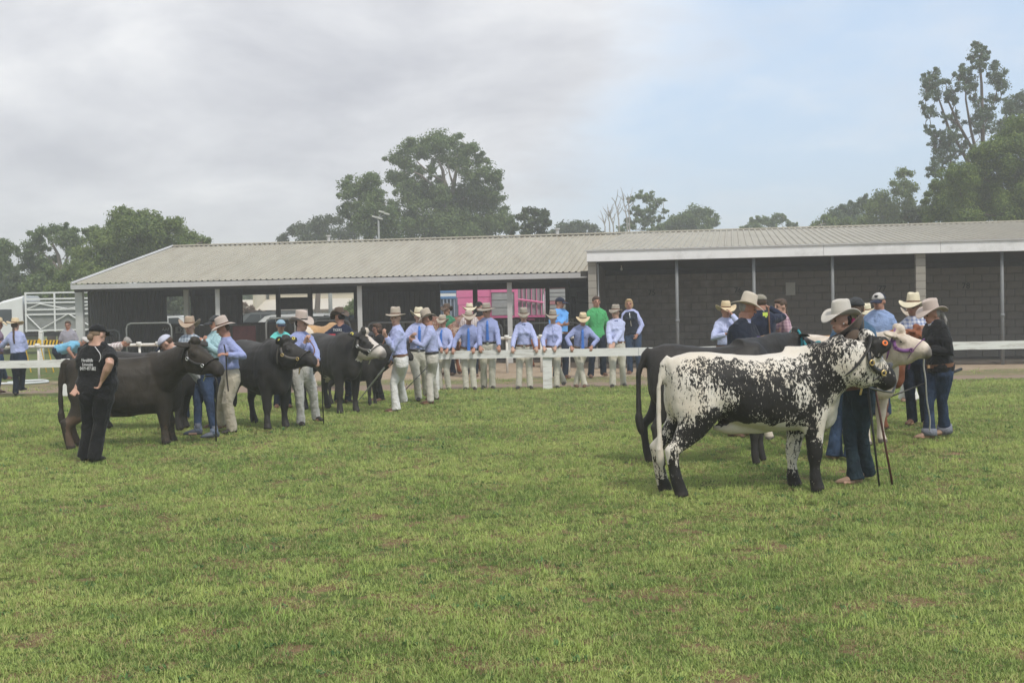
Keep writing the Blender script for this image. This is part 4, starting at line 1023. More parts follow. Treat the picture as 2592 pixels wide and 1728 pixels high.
# pink livestock trailer
PINK = pm('pink_paint', (.72, .19, .36), .4, .06, 2, .05, 20, dirt=(.6, .3, .38), dscale=1); PINKD = pm('deep_pink_paint', (.52, .11, .25), .45, .06, 2)
SILV = pm('silver_slat', (.45, .45, .44), .35, .1, 2, metal=.4); GRP = pm('grey_panel', (.30, .29, .30), .6, .08, 2)
d = 58.0
pt = root('livestock_trailer', (W(1270, 800, d).x, d + 1, 0), 'bright pink livestock trailer with silver slats parked behind the shed', 'trailer')
ztp = W(1270, 716, d).z; zbt = W(1270, 806, d).z
def pr_(name, px0, px1, py0, py1, mat, y=0.0, dep=.1):
    m = MB(); a, b = W(px0, py0, d), W(px1, py1, d); bx(m, a.x, b.x, d + y, d + y + dep, b.z, a.z); return cp(name, m, mat, pt)
pr_('core', 1157, 1376, 720, 800, GRP, .12, 2.3)
pr_('panel', 1155, 1242, 716, 751, PINK, 0); pr_('panel', 1158, 1240, 753, 770, PINK, .02); pr_('panel', 1160, 1240, 772, 796, PINK, .03)
pr_('post', 1239, 1244.5, 716, 800, PINKD, -.03); pr_('post', 1301, 1312, 714, 802, PINK, -.03); pr_('frame_rail', 1243, 1302, 733, 739, PINK, -.01)
for i, (p0, p1) in enumerate(((741, 751), (752.5, 758), (759.5, 766), (767.5, 777), (778.5, 787), (788.5, 797))):
    pr_('slat', 1245, 1300, p0, p1, SILV, -.0 if i % 2 else .03, .06)
for px in (1320, 1331, 1344, 1357, 1369, 1377): pr_('rib', px, px + 3.2, 714, 800, PINK if px < 1370 else PINKD, 0)
m = MB(); m.tube([W(1312, 758, d - .03), W(1376, 766, d - .03)], .05, 5); cp('rail', m, PINK, pt)
pr_('skirt', 1157, 1380, 801, 812, PINKD, 0, .1)
for px in (1200, 1225, 1330): wheel(pt, W(px, 800, d).x, d + .2, .5)
for i in range(4):
    pass
st = root('slatted_truck', (W(1413, 800, 61).x, 62, 0), 'silver truck with horizontal slats seen right of the pink trailer', 'truck'); d_ = d; d = 61.0
for i in range(9):
    m = MB(); a, b = W(1389, 722 + i * 10, d), W(1437, 729.5 + i * 10, d); bx(m, a.x, b.x, d, d + .06, b.z, a.z); cp('slat', m, SILV if i % 4 else pm('red_band', (.45, .2, .22), .5, .1, 3), st)
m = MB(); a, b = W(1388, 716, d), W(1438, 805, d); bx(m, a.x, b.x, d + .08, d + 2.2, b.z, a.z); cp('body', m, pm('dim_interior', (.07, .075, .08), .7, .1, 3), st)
wheel(st, W(1415, 800, d).x, d + .2, .5)
bt = root('blue_truck', (W(1134, 800, 63).x, 64, 0), 'blue and white stock truck left of the pink trailer', 'truck'); d = 63.0
BLU = pm('truck_blue', (.10, .22, .42), .45, .08, 3)
def bb(name, px0, px1, py0, py1, mat, y=0.0, dep=.1):
    m = MB(); a, b = W(px0, py0, d), W(px1, py1, d); bx(m, a.x, b.x, d + y, d + y + dep, b.z, a.z); return cp(name, m, mat, bt)
bb('body', 1090, 1154, 728, 805, pm('slate_blue', (.12, .15, .2), .6, .1, 3), .1, 2.2); bb('top_band', 1090, 1154, 736, 742, BLU); bb('white_band', 1090, 1154, 742, 751, WP); bb('lower_band', 1090, 1154, 751, 756, BLU, -.02)
for px in range(1094, 1152, 9): bb('slat', px, px + 4, 757, 800, pm('blue_grey_slat', (.3, .34, .42), .5, .08, 3), 0)
wheel(bt, W(1125, 800, d).x, d + .2, .5)
# grey hut behind the corner of the block stalls
ht = root('grey_hut', (W(1462, 800, 52).x, 53, 0), 'weathered grey hut with a dark window beside the block pillar', 'hut'); d = 52.0
def hb(name, px0, px1, py0, py1, mat, y=0.0, dep=.1):
    m = MB(); a, b = W(px0, py0, d), W(px1, py1, d); bx(m, a.x, b.x, d + y, d + y + dep, b.z, a.z); return cp(name, m, mat, ht)
hb('wall', 1440, 1530, 705, 880, pm('hut_grey', (.22, .22, .20), .8, .12, 2), .1, 2); hb('window', 1459, 1490, 737, 757, pm('brown_glass', (.06, .055, .04), .4, .2, 5), 0, .12); hb('door', 1446, 1459, 750, 880, DARKB, .0, .12); hb('shelf', 1460, 1490, 765, 769, DARKB, -.2, .3)
# ================================================================ CATTLE
def coat_material(name, c1, c2=(.75, .72, .66), speck=False, rough=.52, mid=None):
    """c1 main hair colour, c2 colour where the attribute 'pat' is low (white hair); speckled coats break up with noise"""
    if name in MATS: return MATS[name]
    m, t, b = nm(name)
    pat = N(t, 'ShaderNodeAttribute', attribute_name='pat').outputs['Fac']
    pink = N(t, 'ShaderNodeAttribute', attribute_name='skin').outputs['Fac']
    tc = N(t, 'ShaderNodeTexCoord').outputs['Object']
    if speck:
        n = tmath(t, 'ADD', tmath(t, 'MULTIPLY', tnoise(t, 21, 3, .6, tc, (1.5, 1.5, .6), .5), .45), tmath(t, 'MULTIPLY', tnoise(t, 58, 3, .6, tc, (1.4, 1.4, .55), .4), .55))
        thr = tmap(t, pat, 0, 1, .345, .645)
        f = tmap(t, tmath(t, 'SUBTRACT', thr, n), -.016, .02)
    else:
        n = tnoise(t, 16, 4, .6, tc)
        f = tmap(t, tmath(t, 'ADD', pat, tmath(t, 'MULTIPLY', tmath(t, 'SUBTRACT', n, .5), .5)), .44, .56)
    n2 = tnoise(t, 3.2, 4, .6, tc); n3 = tnoise(t, 90, 3, .7, tc, (1, 1, .35))
    ca = tmix(t, tmap(t, n2, .3, .7), shade(c1, .8), mid or shade(c1, 1.25))
    ca = tmix(t, tmath(t, 'MULTIPLY', tmap(t, tnoise(t, 11, 4, .65, tc, (1, 1, .5), .6), .42, .7), .4), ca, shade(c1, 1.7))  # mottled sheen of glossy hair put into the colour as lighter patches
    cb = tmix(t, tmap(t, n2, .35, .75), c2, tuple(a * b_ for a, b_ in zip(c2, (.9, .84, .74))))
    c = tmix(t, f, cb, ca)
    c = tmix(t, tmath(t, 'MULTIPLY', pink, .8), c, (.035, .03, .028))
    t.links.new(c, b.inputs['Base Color']); b.inputs['Roughness'].default_value = rough
    b.inputs['Specular IOR Level'].default_value = .22
    b.inputs['Sheen Weight'].default_value = .0
    n4 = tnoise(t, 17, 4, .6, tc, (1, 1, .5), .8)
    tbump(t, b, tmath(t, 'ADD', tmath(t, 'MULTIPLY', n3, .12), n4), .4, .022)
    MATS[name] = m
    return m
TORSO = [(-.02, 1.12, .92, .07), (.0, 1.20, .82, .14), (.07, 1.265, .70, .20), (.2, 1.30, .64, .255), (.36, 1.29, .66, .275), (.5, 1.27, .665, .28),
         (.66, 1.255, .60, .30), (.85, 1.25, .555, .315), (1.02, 1.26, .54, .30), (1.18, 1.285, .545, .275), (1.32, 1.31, .55, .25), (1.44, 1.30, .57, .21), (1.54, 1.22, .64, .16), (1.60, 1.12, .74, .10)]
LEATHER = pm('black_leather', (.02, .018, .016), .4, .2, 20, spec=.5); LEATHB = pm('brown_leather', (.16, .075, .04), .5, .2, 20)
BRASS = pm('brass', (.75, .55, .22), .3, .1, 20, metal=.9); CHROME = pm('silver_metal', (.75, .75, .75), .25, .05, 20, metal=.9)
EYE = pm('eye_black', (.01, .008, .008), .08, .1, 20, spec=.8)
ORANGE = pm('orange_tag', (.8, .18, .03), .5, .05, 20); YTAG = pm('yellow_tag', (.75, .65, .12), .5, .05, 20)
def cow(label, hind, fore, top, mat, poll=None, muzz=None, pat=None, head_y=0.0, near=-1, tuft=.34, tailx=-.03, dh=0, df=0, legx=(0, .07, 0, -.06), tors=1.0, tags=None, halter=None, group=None, lean=1.0, belly=0.0, voxel=.021, hoofz=0.0, tailtip=None, name='cow', fat=1.0, theta=None, scale=None, neckdip=0.0, legr=1.0, heads=1.0, deep=0.0, neckr=1.0, tailr=1.0, ears=None):
    """hind/fore: photo pixels of the near side hooves (or world points); top: pixel row of the back above the hips; poll, muzz: (px, py, depth) of head top and nose"""
    if hind is None:      # place it by its near fore hoof instead
        th0 = R(theta); k_ = scale or 1.0; A = G(*fore) - Vector((math.cos(th0), math.sin(th0), 0)) * (1.20 * k_)
    else: A = G(*hind)
    if theta is None:
        Bp = G(*fore); v = Bp - A; th = math.atan2(v.y, v.x); sl = v.length / 1.20
    else: th = R(theta); sl = None
    Fw = Vector((math.cos(th), math.sin(th), 0)); Lf = Vector((-Fw.y, Fw.x, 0))
    hz = W(hind[0], top, A.y).z if top else 1.29
    sz = hz / 1.29 if scale is None else scale
    sl = sl or sz
    sw = (sl + sz) / 2 * fat
    sl = sl if (theta is not None) else v.length / (1.21 + legx[2] - legx[0])
    base = A - Fw * ((.14 + legx[0]) * sl) - Lf * (near * .2 * sw); base.z = 0
    def T(x, y, z): return base + Fw * (x * sl) + Lf * (y * sw) + Vector((0, 0, z * sz))
    def inv(p):
        q = Vector(p) - base
        return Vector((q.dot(Fw) / sl, q.dot(Lf) / sw, q.z / sz))
    m = MB(); n = 20
    rs = []
    for x, zt, zb_, hw in TORSO:
        zb_ = zb_ - belly * math.exp(-((x - .72) / .3) ** 2) - deep * min(1, max(0, (x - .0) / .15))
        cz_, hh = (zt + zb_) / 2, (zt - zb_) / 2; ring = []
        for j in range(n):
            a = 2 * math.pi * j / n; ca, sa = math.cos(a), math.sin(a)
            e = 2 / 2.35
            yy = hw * math.copysign(abs(ca) ** e, ca) * (1 + .06 * sa * (-1)); zz = hh * math.copysign(abs(sa) ** e, sa)
            ring.append(T(x, yy, cz_ + zz))
        rs.append(ring)
    m.rings(rs)
    # haunch, hip point and shoulder muscle
    for s in (-1, 1):
        m.ell(T(.21, .12 * s, .90 - deep * .5), Fw * .225 * sl, Lf * .145 * sw, Z * .33 * sz)
        m.ell(T(1.27, .13 * s, .88 - deep * .4), Fw * .19 * sl, Lf * .135 * sw, Z * .36 * sz)
    m.ell(T(1.46, 0, .70 - deep * .8), Fw * .15 * sl, Lf * .13 * sw, Z * .17 * sz)
    m.ell(T(.74, 0, .60 - belly - deep), Fw * .34 * sl, Lf * .09 * sw, Z * .085 * sz)
    # legs
    legs = []
    for s, lx in ((near, legx[0]), (-near, legx[1])):
        y = .165 * s
        P_ = [(.26, y * .9, .98), (.26, y, .76), (.20, y, .60), (.10, y * 1.05, .47), (.055, y * 1.08, .41), (.075, y * 1.1, .27), (.10, y * 1.15, .12), (.125, y * 1.18, .055), (.14, y * 1.2, .0)]
        rr = [(.22, .12), (.19, .115), (.125, .085), (.075, .052), (.066, .050), (.045, .040), (.054, .048), (.056, .052), (.066, .058)]
        pts = []
        for k, (a, b_, c_) in enumerate(P_): pts.append(T(a + lx * min(1, k / 4.0), b_, c_ - (deep * .75 if k < 4 else deep * .4 if k == 4 else deep * .15 if k == 5 else 0) * (1 if c_ > .25 else 0)))
        m.tube(pts, [(q[0] * sl * legr, q[1] * sw * legr) for q in rr], 12, up=Fw); legs.append(pts)
    for s, lx in ((near, legx[2]), (-near, legx[3])):
        y = .155 * s
        P_ = [(1.28, y * .9, .92), (1.30, y, .70), (1.315, y, .56), (1.315, y, .44), (1.32, y, .35), (1.315, y, .22), (1.32, y * 1.02, .11), (1.335, y * 1.04, .05), (1.35, y * 1.05, .0)]
        rr = [(.17, .10), (.14, .09), (.095, .075), (.07, .062), (.066, .06), (.044, .042), (.054, .05), (.056, .052), (.066, .058)]
        pts = [T(a + lx * min(1, k / 4.0), b_, c_ - (deep * .75 if k < 4 else deep * .4 if k == 4 else deep * .15 if k == 5 else 0) * (1 if c_ > .25 else 0)) for k, (a, b_, c_) in enumerate(P_)]
        m.tube(pts, [(q[0] * sl * legr, q[1] * sw * legr) for q in rr], 12, up=Fw); legs.append(pts)
    # neck and head
    if poll is None: pl_, mz = T(1.92, .0, 1.42), T(2.20, 0, 1.10)
    else: pl_, mz = W(*poll), W(*muzz)
    hd = (mz - pl_); hl = hd.length; hd.normalize(); hs = sw * heads
    lat = Z.cross(hd); lat = lat.normalized() if lat.length > .2 else Lf.copy()
    up = hd.cross(lat).normalized() * 1.0
    if up.z < 0: up = -up
    lat = up.cross(hd).normalized()
    n0 = T(1.22, 0, .98); n3_ = pl_ - up * (.175 * hs) + hd * .03 - Vector((0, 0, .02))
    mid1 = n0.lerp(n3_, .35) + Vector((0, 0, -.02 + neckdip)); mid2 = n0.lerp(n3_, .7) + Vector((0, 0, .01 + neckdip))
    m.tube([n0, mid1, mid2, n3_], [(.37 * sz, .22 * sw), (.315 * sz * neckr, .175 * sw), (.245 * sz * neckr, .145 * sw), (.195 * hs * neckr, .12 * hs)], 16, up=(0, 0, 1))
    HS = [(-.07, .085, .075), (0, .13, .105), (.14, .165, .125), (.3, .18, .125), (.48, .152, .105), (.66, .112, .082), (.82, .088, .078), (.94, .083, .08), (1.0, .06, .062)]
    pts = []; rd = []
    for tt, rv, rl in HS:
        pts.append(pl_ + hd * (hl * tt) - up * ((rv * 1.0 - .012) * hs)); rd.append((rv * hs, rl * hs))
    m.tube(pts, rd, 14, up=up)
    def hp(tt, u, l): return pl_ + hd * (hl * tt) + up * (u * hs) + lat * (l * hs)
    EAR = {}
    m.ell(hp(.02, .015, 0), hd * .07 * hs, lat * .075 * hs, up * .05 * hs)          # poll knob
    for s in (-1, 1):
        m.ell(hp(.27, -.06, .108 * s), hd * .055 * hs, lat * .03 * hs, up * .035 * hs)  # brow
        m.ell(hp(.96, -.06, .045 * s), hd * .03 * hs, lat * .03 * hs, up * .03 * hs)
        e0, e1 = hp(.05, -.045, .09 * s), hp(-.06, -.06, .30 * s)
        if ears and s in ears: e1 = W(*ears[s])
        EAR[s] = (e0, e1)
        m.tube([e0, e0.lerp(e1, .35), e0.lerp(e1, .72) , e1], [(.028 * hs, .03 * hs), (.022 * hs, .07 * hs), (.02 * hs, .065 * hs), (.014 * hs, .022 * hs)], 10, up=hd.cross(lat * s) if not (ears and s in ears) else Vector((0, -1, .25)))
    # tail
    tp = [T(.03, 0, 1.235), T(-.045, 0, 1.18), T(tailx - .05, .0, .98), T(tailx - .055, -.01 * near, .74), T(tailx - .05, 0, .55)]
    m.tube(tp, [.05 * sw, .048 * sw * tailr, .038 * sw * tailr, .032 * sw * tailr, .036 * sw * tailr], 8)
    m.tube([tp[-1], T(tailx - .055, 0, tuft + .12), T(tailx - .04, 0, tuft), T(tailx - .02, 0, tuft - .10)], [.036 * sw * tailr, .055 * sw * tailr, .048 * sw * tailr, .012 * sw], 8)
    r = root(name, base + Fw * (.75 * sl), label, 'cow', group)
    o = r.location
    me = remesh(m, voxel * (sw if sw < 1.2 else 1.1), 9, o)
    nv = len(me.vertices); co = np.empty(nv * 3, 'f'); me.vertices.foreach_get('co', co); co = co.reshape(-1, 3)
    no = np.empty(nv * 3, 'f'); me.vertices.foreach_get('normal', no); no = no.reshape(-1, 3)
    q = co + np.array(o) - np.array(base)
    lx = q @ np.array(Fw) / sl; ly = q @ np.array(Lf) / sw; lz = q[:, 2] / sz
    hv = (co + np.array(o)) - np.array(pl_); ht = hv @ np.array(hd) / hl; hu_ = hv @ np.array(up) / hs; hlat = hv @ np.array(lat) / hs
    ishead = (np.linalg.norm(hv - np.outer(np.clip(hv @ np.array(hd), 0, hl), hd), axis=1) < .36 * hs) & (ht > -.12) & (lx > 1.3)
    p_ = np.ones(nv)
    if pat: p_ = pat(lx, ly, lz, no @ np.array(Lf), no[:, 2], ishead, ht, hu_, hlat, near)
    if pat is speckled:
        cw = co + np.array(o)
        for s_, (e0, e1) in EAR.items():
            a0, a1 = np.array(e0), np.array(e1); dv = a1 - a0; tt_ = np.clip(((cw - a0) @ dv) / (dv @ dv), .12, 1.1)
            p_ = np.where(np.linalg.norm(cw - (a0 + tt_[:, None] * dv), axis=1) < .085, 1.0, p_)
    a = me.attributes.new('pat', 'FLOAT', 'POINT'); a.data.foreach_set('value', p_.astype('f'))
    skin = np.where(ishead & (ht > .9) & (hu_ < -.0), np.clip((ht - .88) * 9, 0, 1), 0) + np.where(lz < .05, 1, 0)
    a = me.attributes.new('skin', 'FLOAT', 'POINT'); a.data.foreach_set('value', np.clip(skin, 0, 1).astype('f'))
    # muscle and hair relief
    d = np.sin(lx * 9 + 2 * np.sin(lz * 5)) * np.sin(lz * 8 + 1.5 * np.sin(lx * 4)) * .006
    d += wrinkle(co, 5.0, 1.3) * .0035
    d += np.exp(-((lx - 1.12) / .035) ** 2) * np.exp(-((lz - .95) / .25) ** 2) * -.010 + np.exp(-((lx - .46) / .05) ** 2) * np.exp(-((lz - .72) / .16) ** 2) * -.014
    co += no * d[:, None]; me.vertices.foreach_set('co', co.ravel().astype('f')); me.update()
    obj('body', me, mat, r, sm=True)
    for s in (-1, 1):
        k = MB(); k.ell(hp(.29, -.075, .120 * s), hd * .020 * hs, lat * .014 * hs, up * .015 * hs, 10, 8); obj('eye', k.mesh('eye', o), EYE, r, sm=True)
    if tags:
        for s, mt in tags:
            c = EAR[s][0].lerp(EAR[s][1], .6); k = MB()
            nrm_ = (up * .35 - hd * .2 + Vector((0, -1, 0)) * .9).normalized()
            k.tube([c + nrm_ * .028 * hs, c + nrm_ * .036 * hs], .021 * hs, 12); g_ = obj('ear_tag', k.mesh('ear_tag', o), mt, r)
            k = MB(); k.tube([c + nrm_ * .034 * hs, c + nrm_ * .042 * hs], .009 * hs, 8); obj('rivet', k.mesh('rivet', o), EYE, g_)
    if halter:
        mt, mt2 = halter[:2]
        def strap(name_, ring, w_, parent, mat_):
            k = MB(); cl = ring + [ring[0]]; k.tube([p for p in cl], [(.004, w_)] * len(cl), 6); return obj(name_, k.mesh(name_, o), mat_, parent, sm=True)
        def ringat(tt, tilt, grow=1.03, a0=0, a1=2 * math.pi, nn=22):
            out = []
            for k in range(nn):
                a_ = a0 + (a1 - a0) * k / nn
                # interpolate head radii
                t2 = tt + tilt * math.sin(a_)
                i = 0
                while i < len(HS) - 2 and HS[i + 1][0] < t2: i += 1
                f_ = min(1, max(0, (t2 - HS[i][0]) / (HS[i + 1][0] - HS[i][0])))
                rv = HS[i][1] * (1 - f_) + HS[i + 1][1] * f_; rl = HS[i][2] * (1 - f_) + HS[i + 1][2] * f_
                c = pl_ + hd * (hl * t2) - up * ((rv - .012) * hs)
                out.append(c + up * (rv * grow * hs * math.sin(a_) + .004) + lat * (rl * (grow + .02) * hs * math.cos(a_)))
            return out
        h_ = strap('noseband', ringat(.66, .06, 1.06), .016 * hs, r, mt)
        strap('headstall', ringat(.07, -.10, 1.1), .016 * hs, h_, mt)
        for s in (-1, 1):
            k = MB(); P_ = [hp(.10, -.10, .118 * s), hp(.25, -.155, .142 * s), hp(.45, -.15, .124 * s), hp(.63, -.105, .094 * s)]
            k.tube(catmull(P_, 4), [(.006, .021 * hs)] * (3 * 4 + 1), 6, up=lat); obj('cheek_strap', k.mesh('cheek_strap', o), mt, h_, sm=True)
            for tt, u_, l_ in ((.26, -.155, .152), (.63, -.11, .104)):
                c = hp(tt, u_, l_ * s); k = MB(); rp = [c + (hd * math.cos(a_) + up * math.sin(a_)) * .019 * hs + lat * (.006 * s) for a_ in np.linspace(0, 2 * math.pi, 9)]
                k.tube(rp, .006 * hs, 6); obj('buckle', k.mesh('buckle', o), mt2, h_, sm=True)
        k = MB(); P_ = [hp(.66, -.2, .03 * near), hp(.68, -.26, .02), hp(.72, -.31, 0)]; k.tube(P_, .008 * hs, 6); obj('chain', k.mesh('chain', o), mt2, h_, sm=True)
    r['nose'] = [hp(.70, -.24, 0).x, hp(.70, -.24, 0).y, hp(.70, -.24, 0).z]
    return r
# ---- coats
ANCH = [  # x, z of the zoomed side view -> share of black
 (300,540,.45),(330,500,.28),(330,600,.33),(320,700,.24),(330,800,.25),(380,560,.55),(450,520,.5),(520,560,.7),(430,620,.52),(430,700,.42),(420,800,.24),(480,760,.36),(520,690,.45),
 (560,620,.55),(560,760,.3),(640,540,.98),(640,500,.8),(650,620,.8),(700,560,.9),(700,650,.88),(640,700,.62),(680,740,.35),(640,790,.35),(580,850,.95),(700,800,1),(760,860,1),(850,900,1),(800,720,.97),(760,650,.95),
 (820,560,.66),(900,560,.58),(900,620,.78),(900,720,.86),(870,880,.55),(900,800,1),(980,560,.58),(1000,640,.74),(1000,740,.88),(1000,850,.95),(980,930,.75),(1080,560,.62),(1090,640,.62),(1100,740,.84),(1080,830,.98),(1100,900,.6),
 (1160,560,.72),(1160,640,.55),(1180,720,.42),(1170,800,.5),(1230,740,.5),(1250,800,.75),(1250,640,.8),(1250,560,.75),(1320,520,.75),(1330,620,.85),(1320,720,1),(1380,640,.88),(1350,780,.95),
 (1400,540,.78),(1450,460,.62),(1480,540,.55),(1480,640,.9),(1430,700,.95),(1540,560,.6),(1530,640,.6),
 (1400,780,.22),(1430,830,.04),(1370,860,.1),(1340,920,.08),(1340,990,.05),(1460,740,.25),(1420,900,.02),
 (380,880,.4),(350,940,.75),(430,880,.8),(480,880,.92),(500,820,.8),(430,950,.9),(350,1010,.35),(330,1060,.45),(400,1040,.9),(370,1110,.72),(400,1130,.4),(350,1160,.9),(350,1230,1),(370,1300,1),(380,1400,1),
 (1180,880,.95),(1230,900,1),(1240,1000,1),(1250,1100,1),(1270,1200,1),(1290,1350,1),(1160,930,.45),(1180,960,.3)]
AX = np.array([(a - 300) * .001375 / 1.03 for a, b, c in ANCH]); AZ = np.array([(1392 - b) * .001375 / 1.02 for a, b, c in ANCH]); AV = np.array([c for a, b, c in ANCH])
def speckled(lx, ly, lz, nl, nz, ih, ht, hu, hlat, near):
    lx_ = np.where((lz < .62) & (lx < .5), lx + .07, lx)
    d2 = ((lx_[:, None] - AX) ** 2 + (lz[:, None] - AZ) ** 2) / (2 * .052 ** 2)
    w = np.exp(-d2) + 1e-5 * np.exp(-d2 / 12) + 1e-12
    v = (w * AV).sum(1) / w.sum(1)
    i = np.interp(lx, [t[0] for t in TORSO], [t[1] for t in TORSO])
    top = (lz > i - .045 - .015 * np.sin(lx * 40)) & (lx < 1.28) & (lx > -.02)
    v = np.where(top, np.minimum(v, .04), v)
    edge = (lz > i - .13) & ~top & (lx < 1.25) & (lx > .3)
    v = np.where(edge, v * .75, v)
    bel = (nz < -.3) & (lz > .4) & (lz < .6) & (lx > .38) & (lx < 1.25)
    v = np.where(bel | ((lz < .635 - .03 * np.sin(lx * 23) * np.sin(lx * 9)) & (lz > .38) & (lx > .42) & (lx < 1.02)), .0, v)
    # tail is white, far fore leg spotted
    v = np.where((lx < -.055) & (lz < 1.15), .02, v)
    far = (ly * near < -.02)
    v = np.where(far & (lz < .5) & (lx > .9) & (lz > .3), .42, v); v = np.where(far & (lz <= .3) & (lz > .16) & (lx > .9), .34, v); v = np.where(far & (lz <= .16) & (lx > .9), .9, v)
    v = np.where(far & (lz < .4) & (lx < .6) & (lz > .12), .45, v)
    h = np.interp(ht, [-.2, .05, .2, .32, .5, .7, .8, 1.0], [.5, .36, .36, .34, .42, .6, .9, 1.0])
    eye = np.exp(-(((ht - .27) / .09) ** 2 + ((hu + .06) / .05) ** 2)); h = np.maximum(h, eye * .85 * (np.abs(hlat) > .06))
    h = np.where((ht > .35) & (hu < -.2), .45, h)
    ear = (np.abs(hlat) > .135) & (ht < .2); h = np.where(ear, 1.0, h)
    px_, py_ = 0, 0
    return np.where(ih, h, v)
def black_whiteface(lx, ly, lz, nl, nz, ih, ht, hu, hlat, near):
    v = np.ones_like(lx); f = (np.abs(hlat) < .055 - .02 * (ht < .3)) & (hu > -.1) & (ht > .0)
    v = np.where(ih & f, 0, v); v = np.where(ih & (ht > .62), 0, v); v = np.where(ih & (ht > .35) & (hu < -.2), .1, v)
    v = np.where((nz < -.6) & (lz > .45) & (lz < .65) & (lx < .8), .1, v); return v
def poll_white(lx, ly, lz, nl, nz, ih, ht, hu, hlat, near):
    return np.where(ih & (ht < .16) & (hlat * near < -.02) & (np.abs(hlat) < .2) & (hu > -.06), .0, 1.0)
def tan_patch(lx, ly, lz, nl, nz, ih, ht, hu, hlat, near):
    v = np.ones_like(lx); v = np.where((np.abs(lx - .55) < .2) & (lz > .9) & (lz < 1.24), .1, v); v = np.where(lz < .42, .0, v); return np.where(ih, 0, v)
def tan_rump_patch(lx, ly, lz, nl, nz, ih, ht, hu, hlat, near):
    v = np.ones_like(lx); v = np.where((lx < .12) & (lz > .8), .15, v); return np.where((lz < .4), 0., v)
def brown_spots(lx, ly, lz, nl, nz, ih, ht, hu, hlat, near):
    v = np.where(ih, .2, .72 + .25 * np.sin(lx * 9) * np.sin(lz * 11)); return v
def fade_legs(lx, ly, lz, nl, nz, ih, ht, hu, hlat, near):
    k = np.clip((.62 - lz) / .3, 0, 1) * np.where(lx < .6, 1.0, .45)
    return np.where(lx < -.04, 1.0, 1 - k)
BLACKC = (.026, .0245, .023)
MBK = coat_material('black_coat', BLACKC, mid=(.038, .034, .031))
MBW = coat_material('black_white_coat', BLACKC, (.62, .57, .52), mid=(.038, .034, .031))
MSP = coat_material('speckled_coat', (.014, .013, .012), (.70, .66, .59), speck=True, mid=(.024, .021, .018))
MCR = coat_material('cream_coat', (.60, .50, .40), (.6, .5, .4), mid=(.70, .62, .52))
MRD = coat_material('red_brown_coat', (.19, .062, .028), (.6, .5, .42), mid=(.27, .10, .045))
MTN = coat_material('tan_coat', (.42, .235, .10), (.7, .63, .55), mid=(.52, .32, .15))
MDB = coat_material('dark_brown_coat', (.024, .020, .015), (.10, .068, .048), mid=(.046, .037, .027))
MBS = coat_material('brown_spotted_coat', (.15, .055, .03), (.45, .36, .28), speck=True, mid=(.2, .085, .045))
GS, GB_ = 'cattle led round the show ring on the right', 'dark cattle led round the show ring on the left'
cA = cow('black and white speckled heifer standing nearest the camera', (1727, 1258), (2077, 1243), 894, MSP, (2190, 853, 11.32), (2268, 953, 11.42), speckled, tags=((-1, ORANGE), (1, YTAG)), halter=(LEATHER, BRASS), group=GS, tuft=.30, voxel=.016, legx=(-.08, -.12, 0, -.09), heads=1.2, legr=1.08, tailr=.72, ears={-1: (2258, 874, 11.2), 1: (2143, 858, 11.6)})
cB = cow('solid black cow standing just behind the speckled heifer, head turned away', (1676, 1180), (1918, 1176), 872, MBK, (2012, 838, 14.0), (2092, 880, 14.25), poll_white, tags=None, halter=(pm('teal_webbing', (.04, .28, .32), .6, .1, 20), CHROME), group=GS, legx=(0, -.12, .03, .17), tuft=.40, tailx=-.08, voxel=.019)
cC = cow('cream cow with its head raised behind the speckled heifer', None, (2190, 1128), 0, MCR, (2272, 833, 14.55), (2360, 876, 14.35), halter=(pm('purple_webbing', (.20, .08, .24), .6, .1, 20), pm('purple_ring', (.2, .08, .2), .5)), group=GS, theta=-58, scale=1.0, voxel=.019, heads=1.15, fat=1.0)
cD = cow('tan cow with white patches and a purple ribbon behind the man in the dark suit', (1950, 1113), None, 847, MTN, (2190, 832, 16.2), (2270, 880, 16.4), tan_patch, group=GS, theta=10, voxel=.022)
cE_ = cow('red brown cow almost hidden behind the cream cow', (2030, 1084), (2243, 1088), 848, MRD, (2318, 829, 16.7), (2396, 872, 16.5), group=GS, voxel=.022, fat=.95)
cF = cow('big dark brown cow at the left with tan hind legs', (181, 1137), (424, 1124), 903, MDB, (492, 862, 16.2), (566, 930, 16.0), fade_legs, halter=(LEATHER, CHROME), group=GB_, legx=(-.11, -.02, 0, .12), belly=.0, deep=.12, voxel=.018, tuft=.38, tailx=-.04, legr=1.15, heads=1.15, neckr=.9)
cG = cow('black cow mostly hidden behind the big dark brown cow', (228, 1090), (455, 1090), 889, MBK, (508, 884, 18.6), (560, 915, 18.8), group=GB_, voxel=.024)
cH = cow('black cow with two round yellow ear tags before the man with the cane', None, (672, 1087), 0, MBK, (722, 857, 18.15), (803, 906, 17.95), tags=((-1, YTAG), (1, YTAG)), halter=(pm('grey_leather', (.12, .11, .1), .5, .1, 20), BRASS), group=GB_, theta=-52, scale=1.0, near=-1, voxel=.019, heads=1.12, deep=.06, legr=1.08, ears={-1: (699, 856, 17.9), 1: (752, 853, 18.4)})
cI = cow('black cow with a white blaze led by the woman in white jeans', None, (856, 1048), 0, MBW, (921, 838, 20.7), (978, 889, 20.5), black_whiteface, tags=((-1, YTAG),), halter=(pm('grey_leather', (0, 0, 0)), CHROME), group=GB_, theta=-55, scale=1.03, voxel=.021, heads=1.2, deep=.0, legr=1.08)
cJ = cow('black cow half hidden between the blazed cow and the woman in white jeans', (840, 1024), (936, 1026), 885, MBK, (1024, 868, 22.4), (1050, 905, 22.4), halter=(LEATHER, CHROME), group=GB_, voxel=.026)
